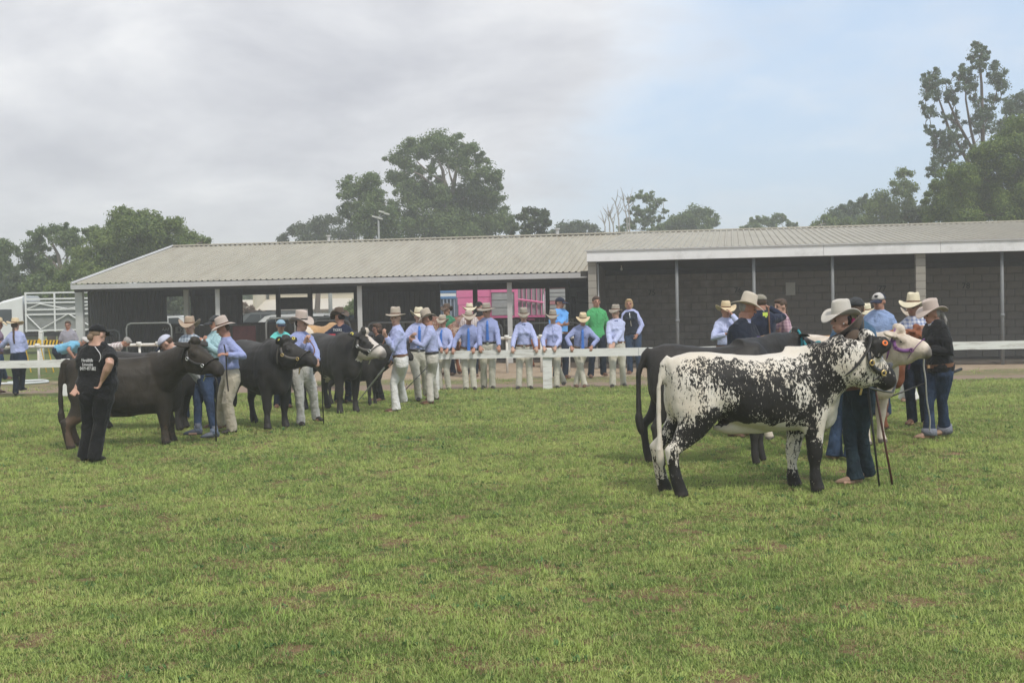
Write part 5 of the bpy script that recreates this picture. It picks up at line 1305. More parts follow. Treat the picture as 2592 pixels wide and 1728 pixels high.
cK = cow('pale tan cow with a white patch on its rump behind the blazed black cow', (800, 985), None, 822, MTN, (900, 845, 27.5), (925, 870, 27.5), tan_rump_patch, theta=70, voxel=.03)
cL = cow('brown cow flecked with white standing in the shed behind the boys in ties', (1090, 946), None, 800, MBS, (1140, 826, 30.6), (1147, 848, 30.2), brown_spots, theta=35, voxel=.03)
cM = cow('red brown calf behind the pipe fence between the leaning girls', (1352, 928), None, 852, MRD, (1392, 850, 35.4), (1400, 870, 35.0), theta=10, voxel=.03, name='calf')
cN = cow('red brown cow behind the boy with the long blue tie, seen past his shoulder', (1165, 946), None, 803, MRD, (1203, 806, 33.3), (1208, 832, 33), black_whiteface, theta=50, voxel=.03)
# purple ribbon lying over the tan cow
m = MB()
for i in range(7):
    pass
pts = [W(1916 + 3.4 * i, 850.5 + .35 * i, 15.45) for i in range(7)]
m.rings([[p, p + Vector((0, -.008, 0)), p + Vector((0, -.02, -.05)), p + Vector((0, -.012, -.05))] for p in pts])
obj('show_ribbon', m, pm('purple_ribbon', (.13, .06, .33), .5, .08, 20), label='purple show ribbon draped on the back of the tan cow', cat='ribbon')
# ================================================================ PEOPLE
def skinmat(name, c): return pm(name, c, .55, .10, 12, .1, 80, .001, spec=.35)
SK1 = skinmat('skin_fair', (.50, .30, .22)); SK2 = skinmat('skin_ruddy', (.42, .215, .15)); SK3 = skinmat('skin_tanned', (.34, .19, .125))
def cloth(name, c, var=.08, w=.35, sheen=.1): return pm(name, c, .85, var, 5, w, 160, .002, spec=.15, sheen=sheen, folds=.55, fscale=8.5)
LAV = cloth('lavender_cotton', (.40, .44, .68)); LAVP = cloth('pale_lavender_cotton', (.43, .475, .74)); LAVD = cloth('blue_cotton', (.31, .355, .60)); LAVW = cloth('very_pale_blue_cotton', (.49, .535, .76))
MOL = cloth('cream_moleskin', (.60, .57, .48)); MOLW = cloth('white_moleskin', (.70, .69, .66)); KHA = cloth('khaki_moleskin', (.47, .42, .33)); LGR = cloth('light_grey_moleskin', (.55, .53, .50)); BON = cloth('bone_moleskin', (.55, .52, .45))
def denim(name, c):
    if name in MATS: return MATS[name]
    m, t, b = nm(name)
    n = tnoise(t, 3.5, 4, .6); f = tnoise(t, 24, 4, .65, stretch=(1, 1, .35))
    c_ = tmix(t, tmap(t, n, .35, .7), shade(c, .6), shade(c, 1.5)); c_ = tmix(t, tmath(t, 'MULTIPLY', tmap(t, f, .45, .8), .5), c_, shade(c, 1.9))
    t.links.new(c_, b.inputs['Base Color']); b.inputs['Roughness'].default_value = .85; b.inputs['Specular IOR Level'].default_value = .15
    tbump(t, b, tmath(t, 'ADD', tmath(t, 'MULTIPLY', f, .25), tnoise(t, 8, 3, .55, dist=1.5)), .6, .045); MATS[name] = m
    return m
JNB = denim('blue_denim', (.026, .042, .080)); JND = denim('dark_denim', (.014, .022, .042)); JNT = denim('teal_denim', (.018, .032, .042)); JNM = denim('mid_denim', (.035, .06, .11))
BLKC = cloth('black_cloth', (.014, .014, .015), .2); NAVY = cloth('navy_cloth', (.018, .024, .05), .15); NAVS = cloth('dark_navy_wool', (.014, .019, .033), .15); CHARC = cloth('charcoal_cloth', (.045, .047, .05), .15)
def check(name, c1, c2, s=38.0):
    if name in MATS: return MATS[name]
    m, t, b = nm(name); tc = N(t, 'ShaderNodeTexCoord').outputs['Object']
    outs = []
    for ax in ('X', 'Z'):
        w = N(t, 'ShaderNodeTexWave', wave_type='BANDS', bands_direction=ax); w.inputs['Scale'].default_value = s / 6.28; t.links.new(tc, w.inputs[0]); outs.append(w.outputs['Fac'])
    k = tmath(t, 'MULTIPLY', tmath(t, 'ADD', tmap(t, outs[0], .45, .6), tmap(t, outs[1], .45, .6)), .5)
    t.links.new(tmix(t, k, c1, c2), b.inputs['Base Color']); b.inputs['Roughness'].default_value = .85
    MATS[name] = m
    return m
PLB = check('blue_white_check', (.62, .64, .70), (.16, .21, .38)); PLG = check('grey_blue_check', (.42, .47, .52), (.16, .20, .26)); PLP = check('pink_check', (.50, .34, .38), (.28, .16, .22)); PLW = check('white_red_check', (.66, .63, .60), (.34, .24, .24))
BOOTB = pm('brown_boot', (.13, .07, .045), .5, .2, 14, .3, 60); BOOTK = pm('dark_boot', (.03, .025, .022), .45, .2, 14, .3, 60); BOOTT = pm('tan_boot', (.30, .19, .13), .5, .15, 14, .3, 60)
def felt(name, c): return pm(name, c, .9, .07, 9, .3, 90, .001, spec=.1, sheen=.1)
HF = felt('fawn_felt', (.43, .37, .30)); HG = felt('grey_fawn_felt', (.33, .29, .24)); HP = felt('pinkish_fawn_felt', (.50, .42, .37)); HC = felt('cream_felt', (.58, .52, .43)); HS_ = pm('straw', (.62, .50, .32), .8, .1, 30, .6, 160, .002); HW = pm('pale_straw', (.66, .60, .44), .8, .1, 30, .6, 160, .002)
HB = felt('brown_felt', (.11, .08, .06)); HT = felt('tan_felt', (.40, .31, .23)); HL = felt('light_grey_felt', (.52, .49, .44)); HD = felt('dark_felt', (.035, .028, .022))
HAIRB = pm('brown_hair', (.075, .045, .028), .6, .25, 30, .6, 120, stretch=(1, 1, .2)); HAIRD = pm('dark_hair', (.02, .014, .011), .6, .25, 30, .6, 120); HAIRL = pm('blonde_hair', (.42, .29, .15), .6, .2, 30, .6, 120, stretch=(1, 1, .2)); HAIRG = pm('grey_hair', (.30, .28, .26), .6, .2, 30, .6, 120)
TIE = pm('blue_tie', (.05, .17, .55), .5, .06, 10); BUCK = CHROME
LIP = pm('lip', (.34, .13, .10), .5, .05, 20)
def ik(a, t, l1, l2, pole):
    d = t - a; L_ = d.length
    if L_ > (l1 + l2) * .995: t = a + d * ((l1 + l2) * .995 / L_); d = t - a; L_ = d.length
    if L_ < abs(l1 - l2) + .02: L_ = abs(l1 - l2) + .02
    u = d.normalized(); x = (l1 * l1 - l2 * l2 + L_ * L_) / (2 * L_); h = math.sqrt(max(0, l1 * l1 - x * x))
    p = pole - u * pole.dot(u)
    if p.length < 1e-4: p = u.orthogonal()
    return a + u * x + p.normalized() * h, t
def hand(m, w, d, palm, side, S, curl=.5, fr=.0095):
    """w wrist, d direction of the hand, palm normal, side = direction of the thumb"""
    k = S / 1.75; d = d.normalized(); side = (side - d * side.dot(d)).normalized(); pn = d.cross(side).normalized()
    if pn.dot(palm) < 0: pn = -pn
    m.tube([w - d * .02 * k, w + d * .03 * k, w + d * .065 * k, w + d * .092 * k], [(.021 * k, .028 * k), (.016 * k, .037 * k), (.015 * k, .042 * k), (.012 * k, .039 * k)], 10, up=pn)
    for i, (off, ln) in enumerate(((.030, .070), (.010, .080), (-.011, .074), (-.030, .058))):
        b0 = w + d * .078 * k + side * off * k; a = curl * (.8 + .12 * i); pts = [b0]
        dd = d.copy(); seg = ln * k / 2.6
        for q in range(3):
            dd = (d * math.cos(a * (q + .6)) + pn * math.sin(a * (q + .6))).normalized(); pts.append(pts[-1] + dd * seg * (1.1 - .15 * q))
        m.tube(pts, [fr * k, fr * k, fr * .92 * k, fr * .7 * k], 7)
    b0 = w + d * .02 * k + side * .028 * k
    m.tube([b0, b0 + (d * .6 + side * .8).normalized() * .038 * k, b0 + (d * .6 + side * .8).normalized() * .038 * k + (d * .9 + side * .25 + pn * curl * .8).normalized() * .032 * k, b0 + (d * .6 + side * .8).normalized() * .038 * k + (d * .9 + pn * curl).normalized() * .055 * k], [.013 * k, .012 * k, .0105 * k, .008 * k], 7)
def person(label, px, fy, ty, face=0, d=None, S=None, hx=None, hipx=None, lean=0.0, head=(None, 0), hl=None, hr=None, fl=None, fr=None, shirt=LAV, pants=MOL, boots=BOOTB, skin=SK1, hat=None, cap=None, hair=HAIRB, hairstyle='short', fat=1.0, female=False, sleeve='long', belt=LEATHB, tie=None, cuts='straight', over=None, untuck=False, glasses=False, group=None, crouch=0.0, curl=.6, vest=None, cuff=None, torso_up=None, collar=True, detail=None, poleL=None, poleR=None, kneeL=None, kneeR=None, text_back=None, shw=1.0, hatk=1.0, palmdown=False):
    hath = (hat.get('crown', .066) * .94 - .026) * 1.7 if hat else (.012 if cap else 0)
    if d is None: base = G(px, fy); d = base.y; topz = (fy - ty) * d / F * 1.0
    else:
        b = W(px, fy or ty, d); base = Vector((b.x, d, 0)); topz = W(px, ty, d).z
    if S is None: S = (topz - hath) 
    k = S / 1.75
    ph = R(face); Fd = Vector((math.sin(ph), -math.cos(ph), 0)); Ld = Vector((math.cos(ph), math.sin(ph), 0))  # facing, person's left
    hipz = (.515 - crouch) * S
    hip = Vector((base.x, base.y, hipz))
    if hipx is not None: hip.x = W(hipx, ty, d).x
    up0 = Vector((0, 0, 1))
    if torso_up is not None: tdir = Vector(torso_up).normalized()
    else:
        nx = W(hx, ty, d).x if hx is not None else hip.x
        tdir = Vector((nx - hip.x, 0, .42 * S)) / (.42 * S) + Fd * lean; tdir = tdir.normalized()
    def SP(t_): return hip + tdir * ((t_ - .515) * S)      # spine point at body fraction t
    Lt = (Ld - tdir * Ld.dot(tdir)).normalized(); Ft = Lt.cross(tdir) * 1.0
    if Ft.dot(Fd) < 0: Ft = -Ft
    wz = .93 if female else 1.0
    prof = [(.435, .045, .032, 0), (.455, .066, .046, 0), (.49, .089, .063, 0), (.53, .094 * (1.07 if female else 1), .068, 0), (.575, .086, .062, 1), (.62, .080 * wz, .058, 1), (.68, .086 * wz, .062, .8), (.735, .095, .068, .4), (.772, .101 * wz, .062, .1), (.797, .098 * wz, .054, 0), (.818, .076 * wz, .047, 0), (.838, .050, .041, 0), (.858, .037, .037, 0), (.885, .034, .036, 0), (.905, .033, .037, 0)]
    def torso(m, grow, t0, t1, bust=True):
        rs = []
        pts = [p for p in prof if t0 <= p[0] <= t1]
        for t_, w_, d_, f_ in pts:
            fk = 1 + (fat - 1) * (.4 + .6 * f_); c = SP(t_) + Ft * ((fat - 1) * .05 * f_)
            ring = []
            for j in range(16):
                a = 2 * math.pi * j / 16; e = .85
                ring.append(c + Lt * ((w_ * S * fk * shw + grow) * math.copysign(abs(math.cos(a)) ** e, math.cos(a))) + Ft * ((d_ * S * fk + grow) * math.copysign(abs(math.sin(a)) ** e, math.sin(a))))
            rs.append(ring)
        m.rings(rs)
        if female and bust and t0 < .7:
            m.ell(SP(.735) + Ft * (.045 * S), Lt * (.078 * S), Ft * (.034 * S + grow), tdir * (.040 * S))
            for s in (-1, 1): m.ell(SP(.733) + Ft * (.047 * S) + Lt * (.038 * S * s), Lt * (.042 * S), Ft * (.037 * S + grow), tdir * (.038 * S))
    # head frame
    hf_, hp_ = head; fa = R(face if hf_ is None else hf_)
    HF_ = Vector((math.sin(fa), -math.cos(fa), 0)); pit = R(hp_)
    hfwd = (HF_ * math.cos(pit) - Z * math.sin(pit)).normalized(); hlat = Z.cross(HF_).normalized() * 1.0; hlat = Vector((math.cos(fa), math.sin(fa), 0)); hup = hlat.cross(hfwd); hup = hup if hup.z > 0 else -hup
    neck = SP(.862); hc = neck + tdir * (.035 * S) + hup * (.035 * S) + hfwd * (.012 * S)
    if torso_up is None and fy is not None and abs(lean) < .25:
        # keep the top of the head where the photograph has it
        wanted = topz - hath - .066 * S
        hc.z += max(-.03, min(.02, wanted - hc.z))
    # arms
    sh = {}
    for nme, s in (('l', 1), ('r', -1)):
        sh[nme] = SP(.786) + Lt * (.094 * S * s * shw * wz)
    A1, A2 = .168 * S, .150 * S
    arms = {}
    for nme, s, tgt, pole in (('l', 1, hl, poleL), ('r', -1, hr, poleR)):
        if tgt is None: T_ = hip + Lt * (.15 * S * s) + Fd * (.03 * S) + Vector((0, 0, -.03 * S))
        elif isinstance(tgt, Vector): T_ = tgt
        else: T_ = W(tgt[0], tgt[1], d + (tgt[2] if len(tgt) > 2 else 0))
        pv = Vector(pole) if pole is not None else (-Ft * .6 + Lt * s * .55 - Z * .5)
        el, wr_ = ik(sh[nme], T_, A1, A2, pv); arms[nme] = (sh[nme], el, wr_, T_)
    # legs
    L1, L2 = .238 * S, .235 * S
    legs = {}
    for nme, s, tgt, kn in (('l', 1, fl, kneeL), ('r', -1, fr, kneeR)):
        if tgt is None: ft = Vector((base.x, base.y, 0)) + Ld * (.062 * S * s)
        elif isinstance(tgt, Vector): ft = tgt
        else: ft = G(tgt[0], tgt[1]) if len(tgt) == 2 else W(*tgt)
        an = ft + Vector((0, 0, .045 * S)); hj = hip + Ld * (.052 * S * s) - Z * .01 * S
        pv = Fd if kn is None else Vector(kn)
        kn_, an = ik(hj, an, L1, L2, pv); legs[nme] = (hj, kn_, an)
    vox = detail or (.0085 if d < 16.5 else .0115 if d < 21 else .014)
    r = root('person', (base.x, base.y, 0), label, 'person', group); o = r.location
    fk = (1 + (fat - 1) * .5)
    m = MB(); torso(m, 0, .45, .91)
    for nme, s in (('l', 1), ('r', -1)):
        a, e_, w_, T_ = arms[nme]
        m.tube([a + Lt * (-.01 * S * s), a, a.lerp(e_, .5), e_, e_.lerp(w_, .3), w_], [.030 * S, .033 * S * fk, .028 * S * fk, .0235 * S * fk, .0245 * S * fk, .0155 * S], 10)
        hj, kn_, an = legs[nme]
        m.tube([hj + Z * .02 * S, hj - Z * .02 * S, hj.lerp(kn_, .5), kn_, kn_.lerp(an, .35), an], [.048 * S * fk, .050 * S * fk, .038 * S * fk, .026 * S, .027 * S, .019 * S], 10)
        m.tube([an, an - Z * .03 * S + Fd * .02 * S, an - Z * .035 * S + Fd * .08 * S], [.022 * S, .022 * S, .015 * S], 8)
    # head: skull, jaw, nose, ears
    hs = S * 1.05
    m.ell(hc + hup * .012 * hs - hfwd * .004 * hs, hfwd * .056 * hs, hlat * .0445 * hs, hup * .056 * hs, 14, 10)
    m.ell(hc - hup * .026 * hs + hfwd * .014 * hs, hfwd * .036 * hs, hlat * .034 * hs, hup * .040 * hs, 12, 8)
    m.tube([hc + hup * .012 * hs + hfwd * .048 * hs, hc - hup * .006 * hs + hfwd * .060 * hs, hc - hup * .013 * hs + hfwd * .054 * hs], [.0055 * hs, .008 * hs, .0085 * hs], 8)
    for s in (-1, 1): m.ell(hc - hup * .002 * hs - hfwd * .004 * hs + hlat * .046 * s * hs, hfwd * .013 * hs, hlat * .006 * hs, hup * .018 * hs, 8, 6)
    m.tube([neck - tdir * .03 * S, hc - hup * .03 * hs - hfwd * .008 * hs], [.033 * S * fk, .031 * S * fk], 10)
    for nme, s in (('l', 1), ('r', -1)):
        a, e_, w_, T_ = arms[nme]; hd_ = (w_ - e_).normalized()
        if palmdown: hd_ = (hd_ * .5 + Fd * .35 - Z * .75).normalized()
        th_ = (Fd * .7 - Lt * s * .6 + Z * .3) if not palmdown else (-Lt * s)
        pl_ = (-Lt * s) if not palmdown else -Fd
        hand(m, w_, hd_, pl_, th_, S, curl)
    bme = remesh(m, vox * .9, 1, o, dec=.38); obj('body', bme, skin, r, sm=True)
    # face
    for s in (-1, 1):
        k_ = MB(); k_.ell(hc + hup * .006 * hs + hfwd * .047 * hs + hlat * .0175 * s * hs, hfwd * .006 * hs, hlat * .0085 * hs, hup * .0048 * hs, 8, 6); obj('eye', k_.mesh('eye', o), EYE, r, sm=True)
    k_ = MB(); k_.tube([hc - hup * .030 * hs + hfwd * .0465 * hs - hlat * .013 * hs, hc - hup * .031 * hs + hfwd * .0515 * hs, hc - hup * .030 * hs + hfwd * .0465 * hs + hlat * .013 * hs], [.002 * hs, .0042 * hs, .002 * hs], 6); obj('mouth', k_.mesh('mouth', o), LIP, r, sm=True)
    for s in (-1, 1):
        k_ = MB(); k_.tube([hc + hup * .017 * hs + hfwd * .050 * hs + hlat * .010 * s * hs, hc + hup * .019 * hs + hfwd * .047 * hs + hlat * .026 * s * hs], [.0022 * hs, .0016 * hs], 5); obj('eyebrow', k_.mesh('eyebrow', o), hair, r)
    # trousers
    m = MB(); g_ = .015
    torso(m, g_, .43, .58, False)
    flare = {'straight': (.043, .040, .038), 'boot': (.038, .037, .050), 'slim': (.038, .034, .030), 'wide': (.052, .048, .048)}[cuts]
    for nme, s in (('l', 1), ('r', -1)):
        hj, kn_, an = legs[nme]; lo = an - Z * .022 * S
        m.tube([hj + Z * .03 * S, hj - Z * .03 * S, hj.lerp(kn_, .55), kn_, kn_.lerp(lo, .5), lo], [(.062 * S * fk + g_ * .5, .056 * S * fk + g_ * .5), (.066 * S * fk + g_ * .5, .060 * S * fk + g_ * .5), .051 * S * fk + g_ * .5, flare[0] * S, flare[1] * S, (flare[2] * S, flare[2] * S * 1.1)], 12, up=Fd)
    obj('trousers', remesh(m, vox * 1.1, 2, o, wr=.008 if d < 22 else .007, wscale=9, seed=px * .01, up=.55, dec=.5), pants, r, sm=True)
    if cuff:
        for nme, s in (('l', 1), ('r', -1)):
            hj, kn_, an = legs[nme]; lo = an - Z * .022 * S; m = MB(); u_ = (kn_ - lo).normalized(); m.tube([lo - u_ * .004, lo + u_ * .05 * S], [flare[2] * S * 1.16, flare[2] * S * 1.1], 14); obj('cuff', m.mesh('cuff', o), cuff, r, sm=True)
    for nme, s in (('l', 1), ('r', -1)):
        hj, kn_, an = legs[nme]; m = MB(); toe = (Fd + Ld * s * .18).normalized(); dz = an.z - .045 * S
        b0 = Vector((an.x, an.y, .0)) + Z * max(0, dz)
        m.tube([b0 - toe * .035 * S + Z * .022 * S, b0 + Z * .026 * S, b0 + toe * .05 * S + Z * .022 * S, b0 + toe * .095 * S + Z * .015 * S, b0 + toe * .118 * S + Z * .010 * S], [(.022 * S, .021 * S), (.027 * S, .024 * S), (.022 * S, .026 * S), (.015 * S, .025 * S), (.008 * S, .013 * S)], 10, up=Z)
        m.tube([an - Z * .01 * S, an + Z * .05 * S], [.026 * S, .024 * S], 10)
        obj('boot', m.mesh('boot', o), boots, r, sm=True)
    # shirt
    def sleeves(m, grow, ln):
        for nme, s in (('l', 1), ('r', -1)):
            a, e_, w_, T_ = arms[nme]
            m.tube([SP(.838) + Lt * (.012 * S * s), SP(.822) + Lt * (.05 * S * s), a + Lt * (.006 * S * s)], [.034 * S + grow, .034 * S + grow, .037 * S + grow * .5], 10)
            if ln == 'long': P_ = [a - Lt * (.02 * S * s), a, a.lerp(e_, .5), e_, e_.lerp(w_, .55), w_ - (w_ - e_).normalized() * .012]; rr = [.036, .040, .036, .032, .029, .022]
            elif ln == 'rolled': P_ = [a - Lt * (.02 * S * s), a, a.lerp(e_, .5), e_, e_.lerp(w_, .3)]; rr = [.036, .042, .037, .033, .033]
            elif ln == 'short': P_ = [a - Lt * (.02 * S * s), a, a.lerp(e_, .4), a.lerp(e_, .75)]; rr = [.036, .042, .042, .043]
            else: continue
            m.tube(P_, [q * S * fk + grow * .4 for q in rr], 12)
    m = MB(); t0_ = .50 if untuck else .545; gs = .021 if not over else .006
    torso(m, gs, t0_ if not untuck else .48, .845); sleeves(m, 0.012, sleeve if not over or vest else 'none')
    if collar:
        c0 = SP(.845); m.tube([c0 - tdir * .015 * S, c0 + tdir * .024 * S + Ft * .004], [.052 * S, .044 * S], 14)
    obj('shirt', remesh(m, vox * 1.05, 2, o, wr=.009 if d < 22 else .008, wscale=8, seed=px * .017 + 2, up=.8, dec=.5), shirt, r, sm=True)
    if over:       # jacket or vest over the shirt
        m = MB(); torso(m, .034 if not vest else .030, .47 if not vest else .50, .845)
        if not vest: sleeves(m, .024, 'long')
        obj('vest' if vest else 'jacket', remesh(m, vox * 1.1, 2, o, wr=.008, wscale=6, seed=px * .02, up=.8), over, r, sm=True)
    if belt and not over and not untuck:
        m = MB(); rs = []
        for t_ in (.553, .573):
            c = SP(t_); fkk = 1 + (fat - 1) * .8; rs.append([c + Lt * ((.094 * S * fkk * shw + .020) * math.cos(a_)) + Ft * ((.066 * S * fkk + .020) * math.sin(a_)) for a_ in np.linspace(0, 2 * math.pi, 24, endpoint=False)])
        m.rings(rs, cap=False); m.rings([[p_ + (p_ - SP(.56)).normalized() * -.012 for p_ in q_] for q_ in rs[::-1]], cap=False)
        b_ = obj('belt', m.mesh('belt', o), belt, r, sm=True)
        m = MB(); c = SP(.563) + Ft * (.066 * S * (1 + (fat - 1) * .8) + .028); m.box(c, .045, .008, .034, (Lt, Ft, tdir)); obj('buckle', m.mesh('buckle', o), BUCK, b_)
    if tie:
        m = MB(); c0 = SP(.838) + Ft * (.046 * S); fr_ = .068 * S * (1 + (fat - 1) * .3) + .037
        if tie == 'hang': pts = [c0, SP(.80) + Ft * (fr_ * .9), SP(.80) + Ft * (fr_ * .9) - Z * .14 * S, SP(.80) + Ft * (fr_ * .9) - Z * .27 * S]
        elif tie == 'bow': pts = None; m.box(c0 + Ft * .008, .075 * k, .014, .022 * k, (Lt, Ft, tdir))
        elif tie == 'straight': pts = [c0, SP(.79) + Ft * (fr_ * .96), SP(.72) + Ft * fr_, SP(.66) + Ft * (fr_ * .97), SP(.60) + Ft * (fr_ * .94)]
        if pts: m.tube(pts, [(.008, .016)] + [(.006, .024 + .007 * q / len(pts)) for q in range(len(pts) - 2)] + [(.005, .036)], 8, up=Ft)
        obj('tie', m.mesh('tie', o), TIE if tie != 'bow' else pm('dark_blue_bow', (.04, .07, .22), .5, .1, 20), r)
    if vest == 'zip' or collar and not over and not tie and shirt not in (BLKC,):
        m = MB(); fr_ = .068 * S * (1 + (fat - 1) * .3) + .0245
        pts = [SP(.835) + Ft * (.05 * S), SP(.79) + Ft * (fr_ * .98 + (.0 if not female else .012)), SP(.73) + Ft * (fr_ + (.0 if not female else .012)), SP(.64) + Ft * (fr_ * .93)]
        m.tube(pts, [(.003, .013 * k)] * 4, 6, up=Ft); obj('button_placket', m.mesh('button_placket', o), shirt if not vest else BUCK, r)
    # hair
    if hairstyle != 'none':
        m = MB()
        if hat or cap: m.ell(hc + hup * .008 * hs - hfwd * .020 * hs, hfwd * .043 * hs, hlat * .0465 * hs, hup * .040 * hs, 12, 8)
        else:
            m.ell(hc + hup * .022 * hs - hfwd * .010 * hs, hfwd * .058 * hs, hlat * .049 * hs, hup * .052 * hs, 14, 9)
            m.ell(hc + hup * .048 * hs + hfwd * .022 * hs, hfwd * .034 * hs, hlat * .038 * hs, hup * .022 * hs, 10, 6)
        if hairstyle == 'bob':
            m.ell(hc - hup * .012 * hs - hfwd * .016 * hs, hfwd * .048 * hs, hlat * .056 * hs, hup * .056 * hs, 14, 9)
        if hairstyle == 'long': m.tube([hc - hfwd * .045 * hs, hc - hfwd * .062 * hs - hup * .06 * hs, SP(.80) - Ft * .075 * S, SP(.74) - Ft * .08 * S], [(.025 * S, .035 * S), (.025 * S, .036 * S), (.018 * S, .034 * S), (.010 * S, .018 * S)], 10)
        if hairstyle == 'ponytail': m.tube([hc - hfwd * .048 * hs, hc - hfwd * .085 * hs - hup * .01 * hs, hc - hfwd * .098 * hs - hup * .06 * hs, hc - hfwd * .085 * hs - hup * .12 * hs], [.012 * S, .017 * S, .016 * S, .006 * S], 8)
        if hairstyle == 'bun': m.ell(hc - hfwd * .06 * hs - hup * .02 * hs, hfwd * .022 * hs, hlat * .024 * hs, hup * .024 * hs, 10, 7)
        if hairstyle in ('braid', 'longbraid'):
            e_ = .70 if hairstyle == 'longbraid' else .745
            P_ = catmull([hc - hfwd * .05 * hs, SP(.85) - Ft * .055 * S, SP(.79) - Ft * .078 * S, SP(.74) - Ft * .08 * S, SP(e_) - Ft * .078 * S], 5)
            m.tube(P_, [(.017 if i % 2 else .0125) * S * (1 - .35 * i / len(P_)) for i in range(len(P_))], 8)
        obj('hair', m.mesh('hair', o), hair, r, sm=True)
    if glasses:
        m = MB()
        for s in (-1, 1): m.ell(hc + hup * .006 * hs + hfwd * .054 * hs + hlat * .019 * s * hs, hfwd * .005 * hs, hlat * .0165 * hs, hup * .0105 * hs, 10, 6); m.tube([hc + hup * .008 * hs + hfwd * .05 * hs + hlat * .034 * s * hs, hc + hup * .008 * hs + hlat * .048 * s * hs - hfwd * .004 * hs], .0025 * hs, 5)
        m.tube([hc + hup * .008 * hs + hfwd * .056 * hs - hlat * .01 * hs, hc + hup * .008 * hs + hfwd * .056 * hs + hlat * .01 * hs], .003 * hs, 5)
        obj('sunglasses', m.mesh('sunglasses', o), BLKP if glasses != 'clear' else pm('spectacle_frame', (.2, .12, .1), .3, .1, 20), r)
    if hat: make_hat(r, o, hc + hup * .040 * hs - hfwd * .006 * hs, hfwd, hlat, hup, hs, hatk=hatk, **hat)
    if cap: make_cap(r, o, hc, hfwd, hlat, hup, hs, **cap)
    return dict(root=r, arms=arms, hc=hc, SP=SP, Ft=Ft, Lt=Lt, td=tdir, S=S, d=d, Fd=Fd, o=o, fat=fat, shw=shw)
def make_hat(r, o, c, f, l, u, hs, mat=None, brim=.105, crown=.066, curl=.35, dip=.06, band=LEATHB, dent=1.0, taper=.86, parent=True, name='hat', hatk=1.0, tiltb=0.0):
    """crown with a pinched crease, brim swept up at the sides and down in front"""
    m = MB(); n = 36; h = crown * hs * .92; a0, b0 = .0565 * hs, .0475 * hs; brim *= hs * .90; curl *= .5
    rs = []
    def ringz(sa, z, dn=0.0):
        out = []
        for j in range(n):
            t_ = 2 * math.pi * j / n; ct, st = math.cos(t_), math.sin(t_)
            zz = z + dn * (abs(st) * .55 - .35) + dn * .25 * (-ct)
            out.append(c + f * (a0 * sa * ct) + l * (b0 * sa * st) + u * zz)
        return out
    for sa, z in ((1.02, -.004 * hs), (1.01, h * .25), (.97, h * .55), (taper + .05, h * .82)): rs.append(ringz(sa, z))
    rs.append(ringz(taper - .03, h * .98, .012 * hs * dent)); rs.append(ringz(taper - .22, h * 1.02, .014 * hs * dent)); rs.append(ringz(.38, h * .92, .020 * hs * dent)); rs.append(ringz(.08, h * (.84 - .04 * dent), .01 * hs * dent))
    m.rings(rs, cap=True)
    def brimring(q, th):
        out = []
        for j in range(n):
            t_ = 2 * math.pi * j / n; ct, st = math.cos(t_), math.sin(t_)
            ra = a0 + (brim - .0565 * hs) * q; rb = b0 + (brim * .96 - .0475 * hs) * q * (1 - .22 * curl * q)
            zz = curl * .075 * hs * (q ** 1.8) * st * st * 1.5 - dip * .5 * hs * (q ** 1.6) * ct * ct * 1.2 - .004 * hs * q
            out.append(c + f * (ra * ct) + l * (rb * st) + u * (zz + th))
        return out
    qs = (0, .25, .5, .75, .93, 1.0); m.rings([brimring(q, .0022 * hs) for q in qs] + [brimring(q, -.0022 * hs) for q in qs[::-1]], cap=False)
    h_ = obj(name, m.mesh(name, o), mat, r, sm=True)
    if band:
        m = MB(); m.rings([ringz(1.045, .001 * hs), ringz(1.04, .013 * hs)], cap=False); obj('hat_band', m.mesh('hat_band', o), band, h_, sm=True)
    return h_
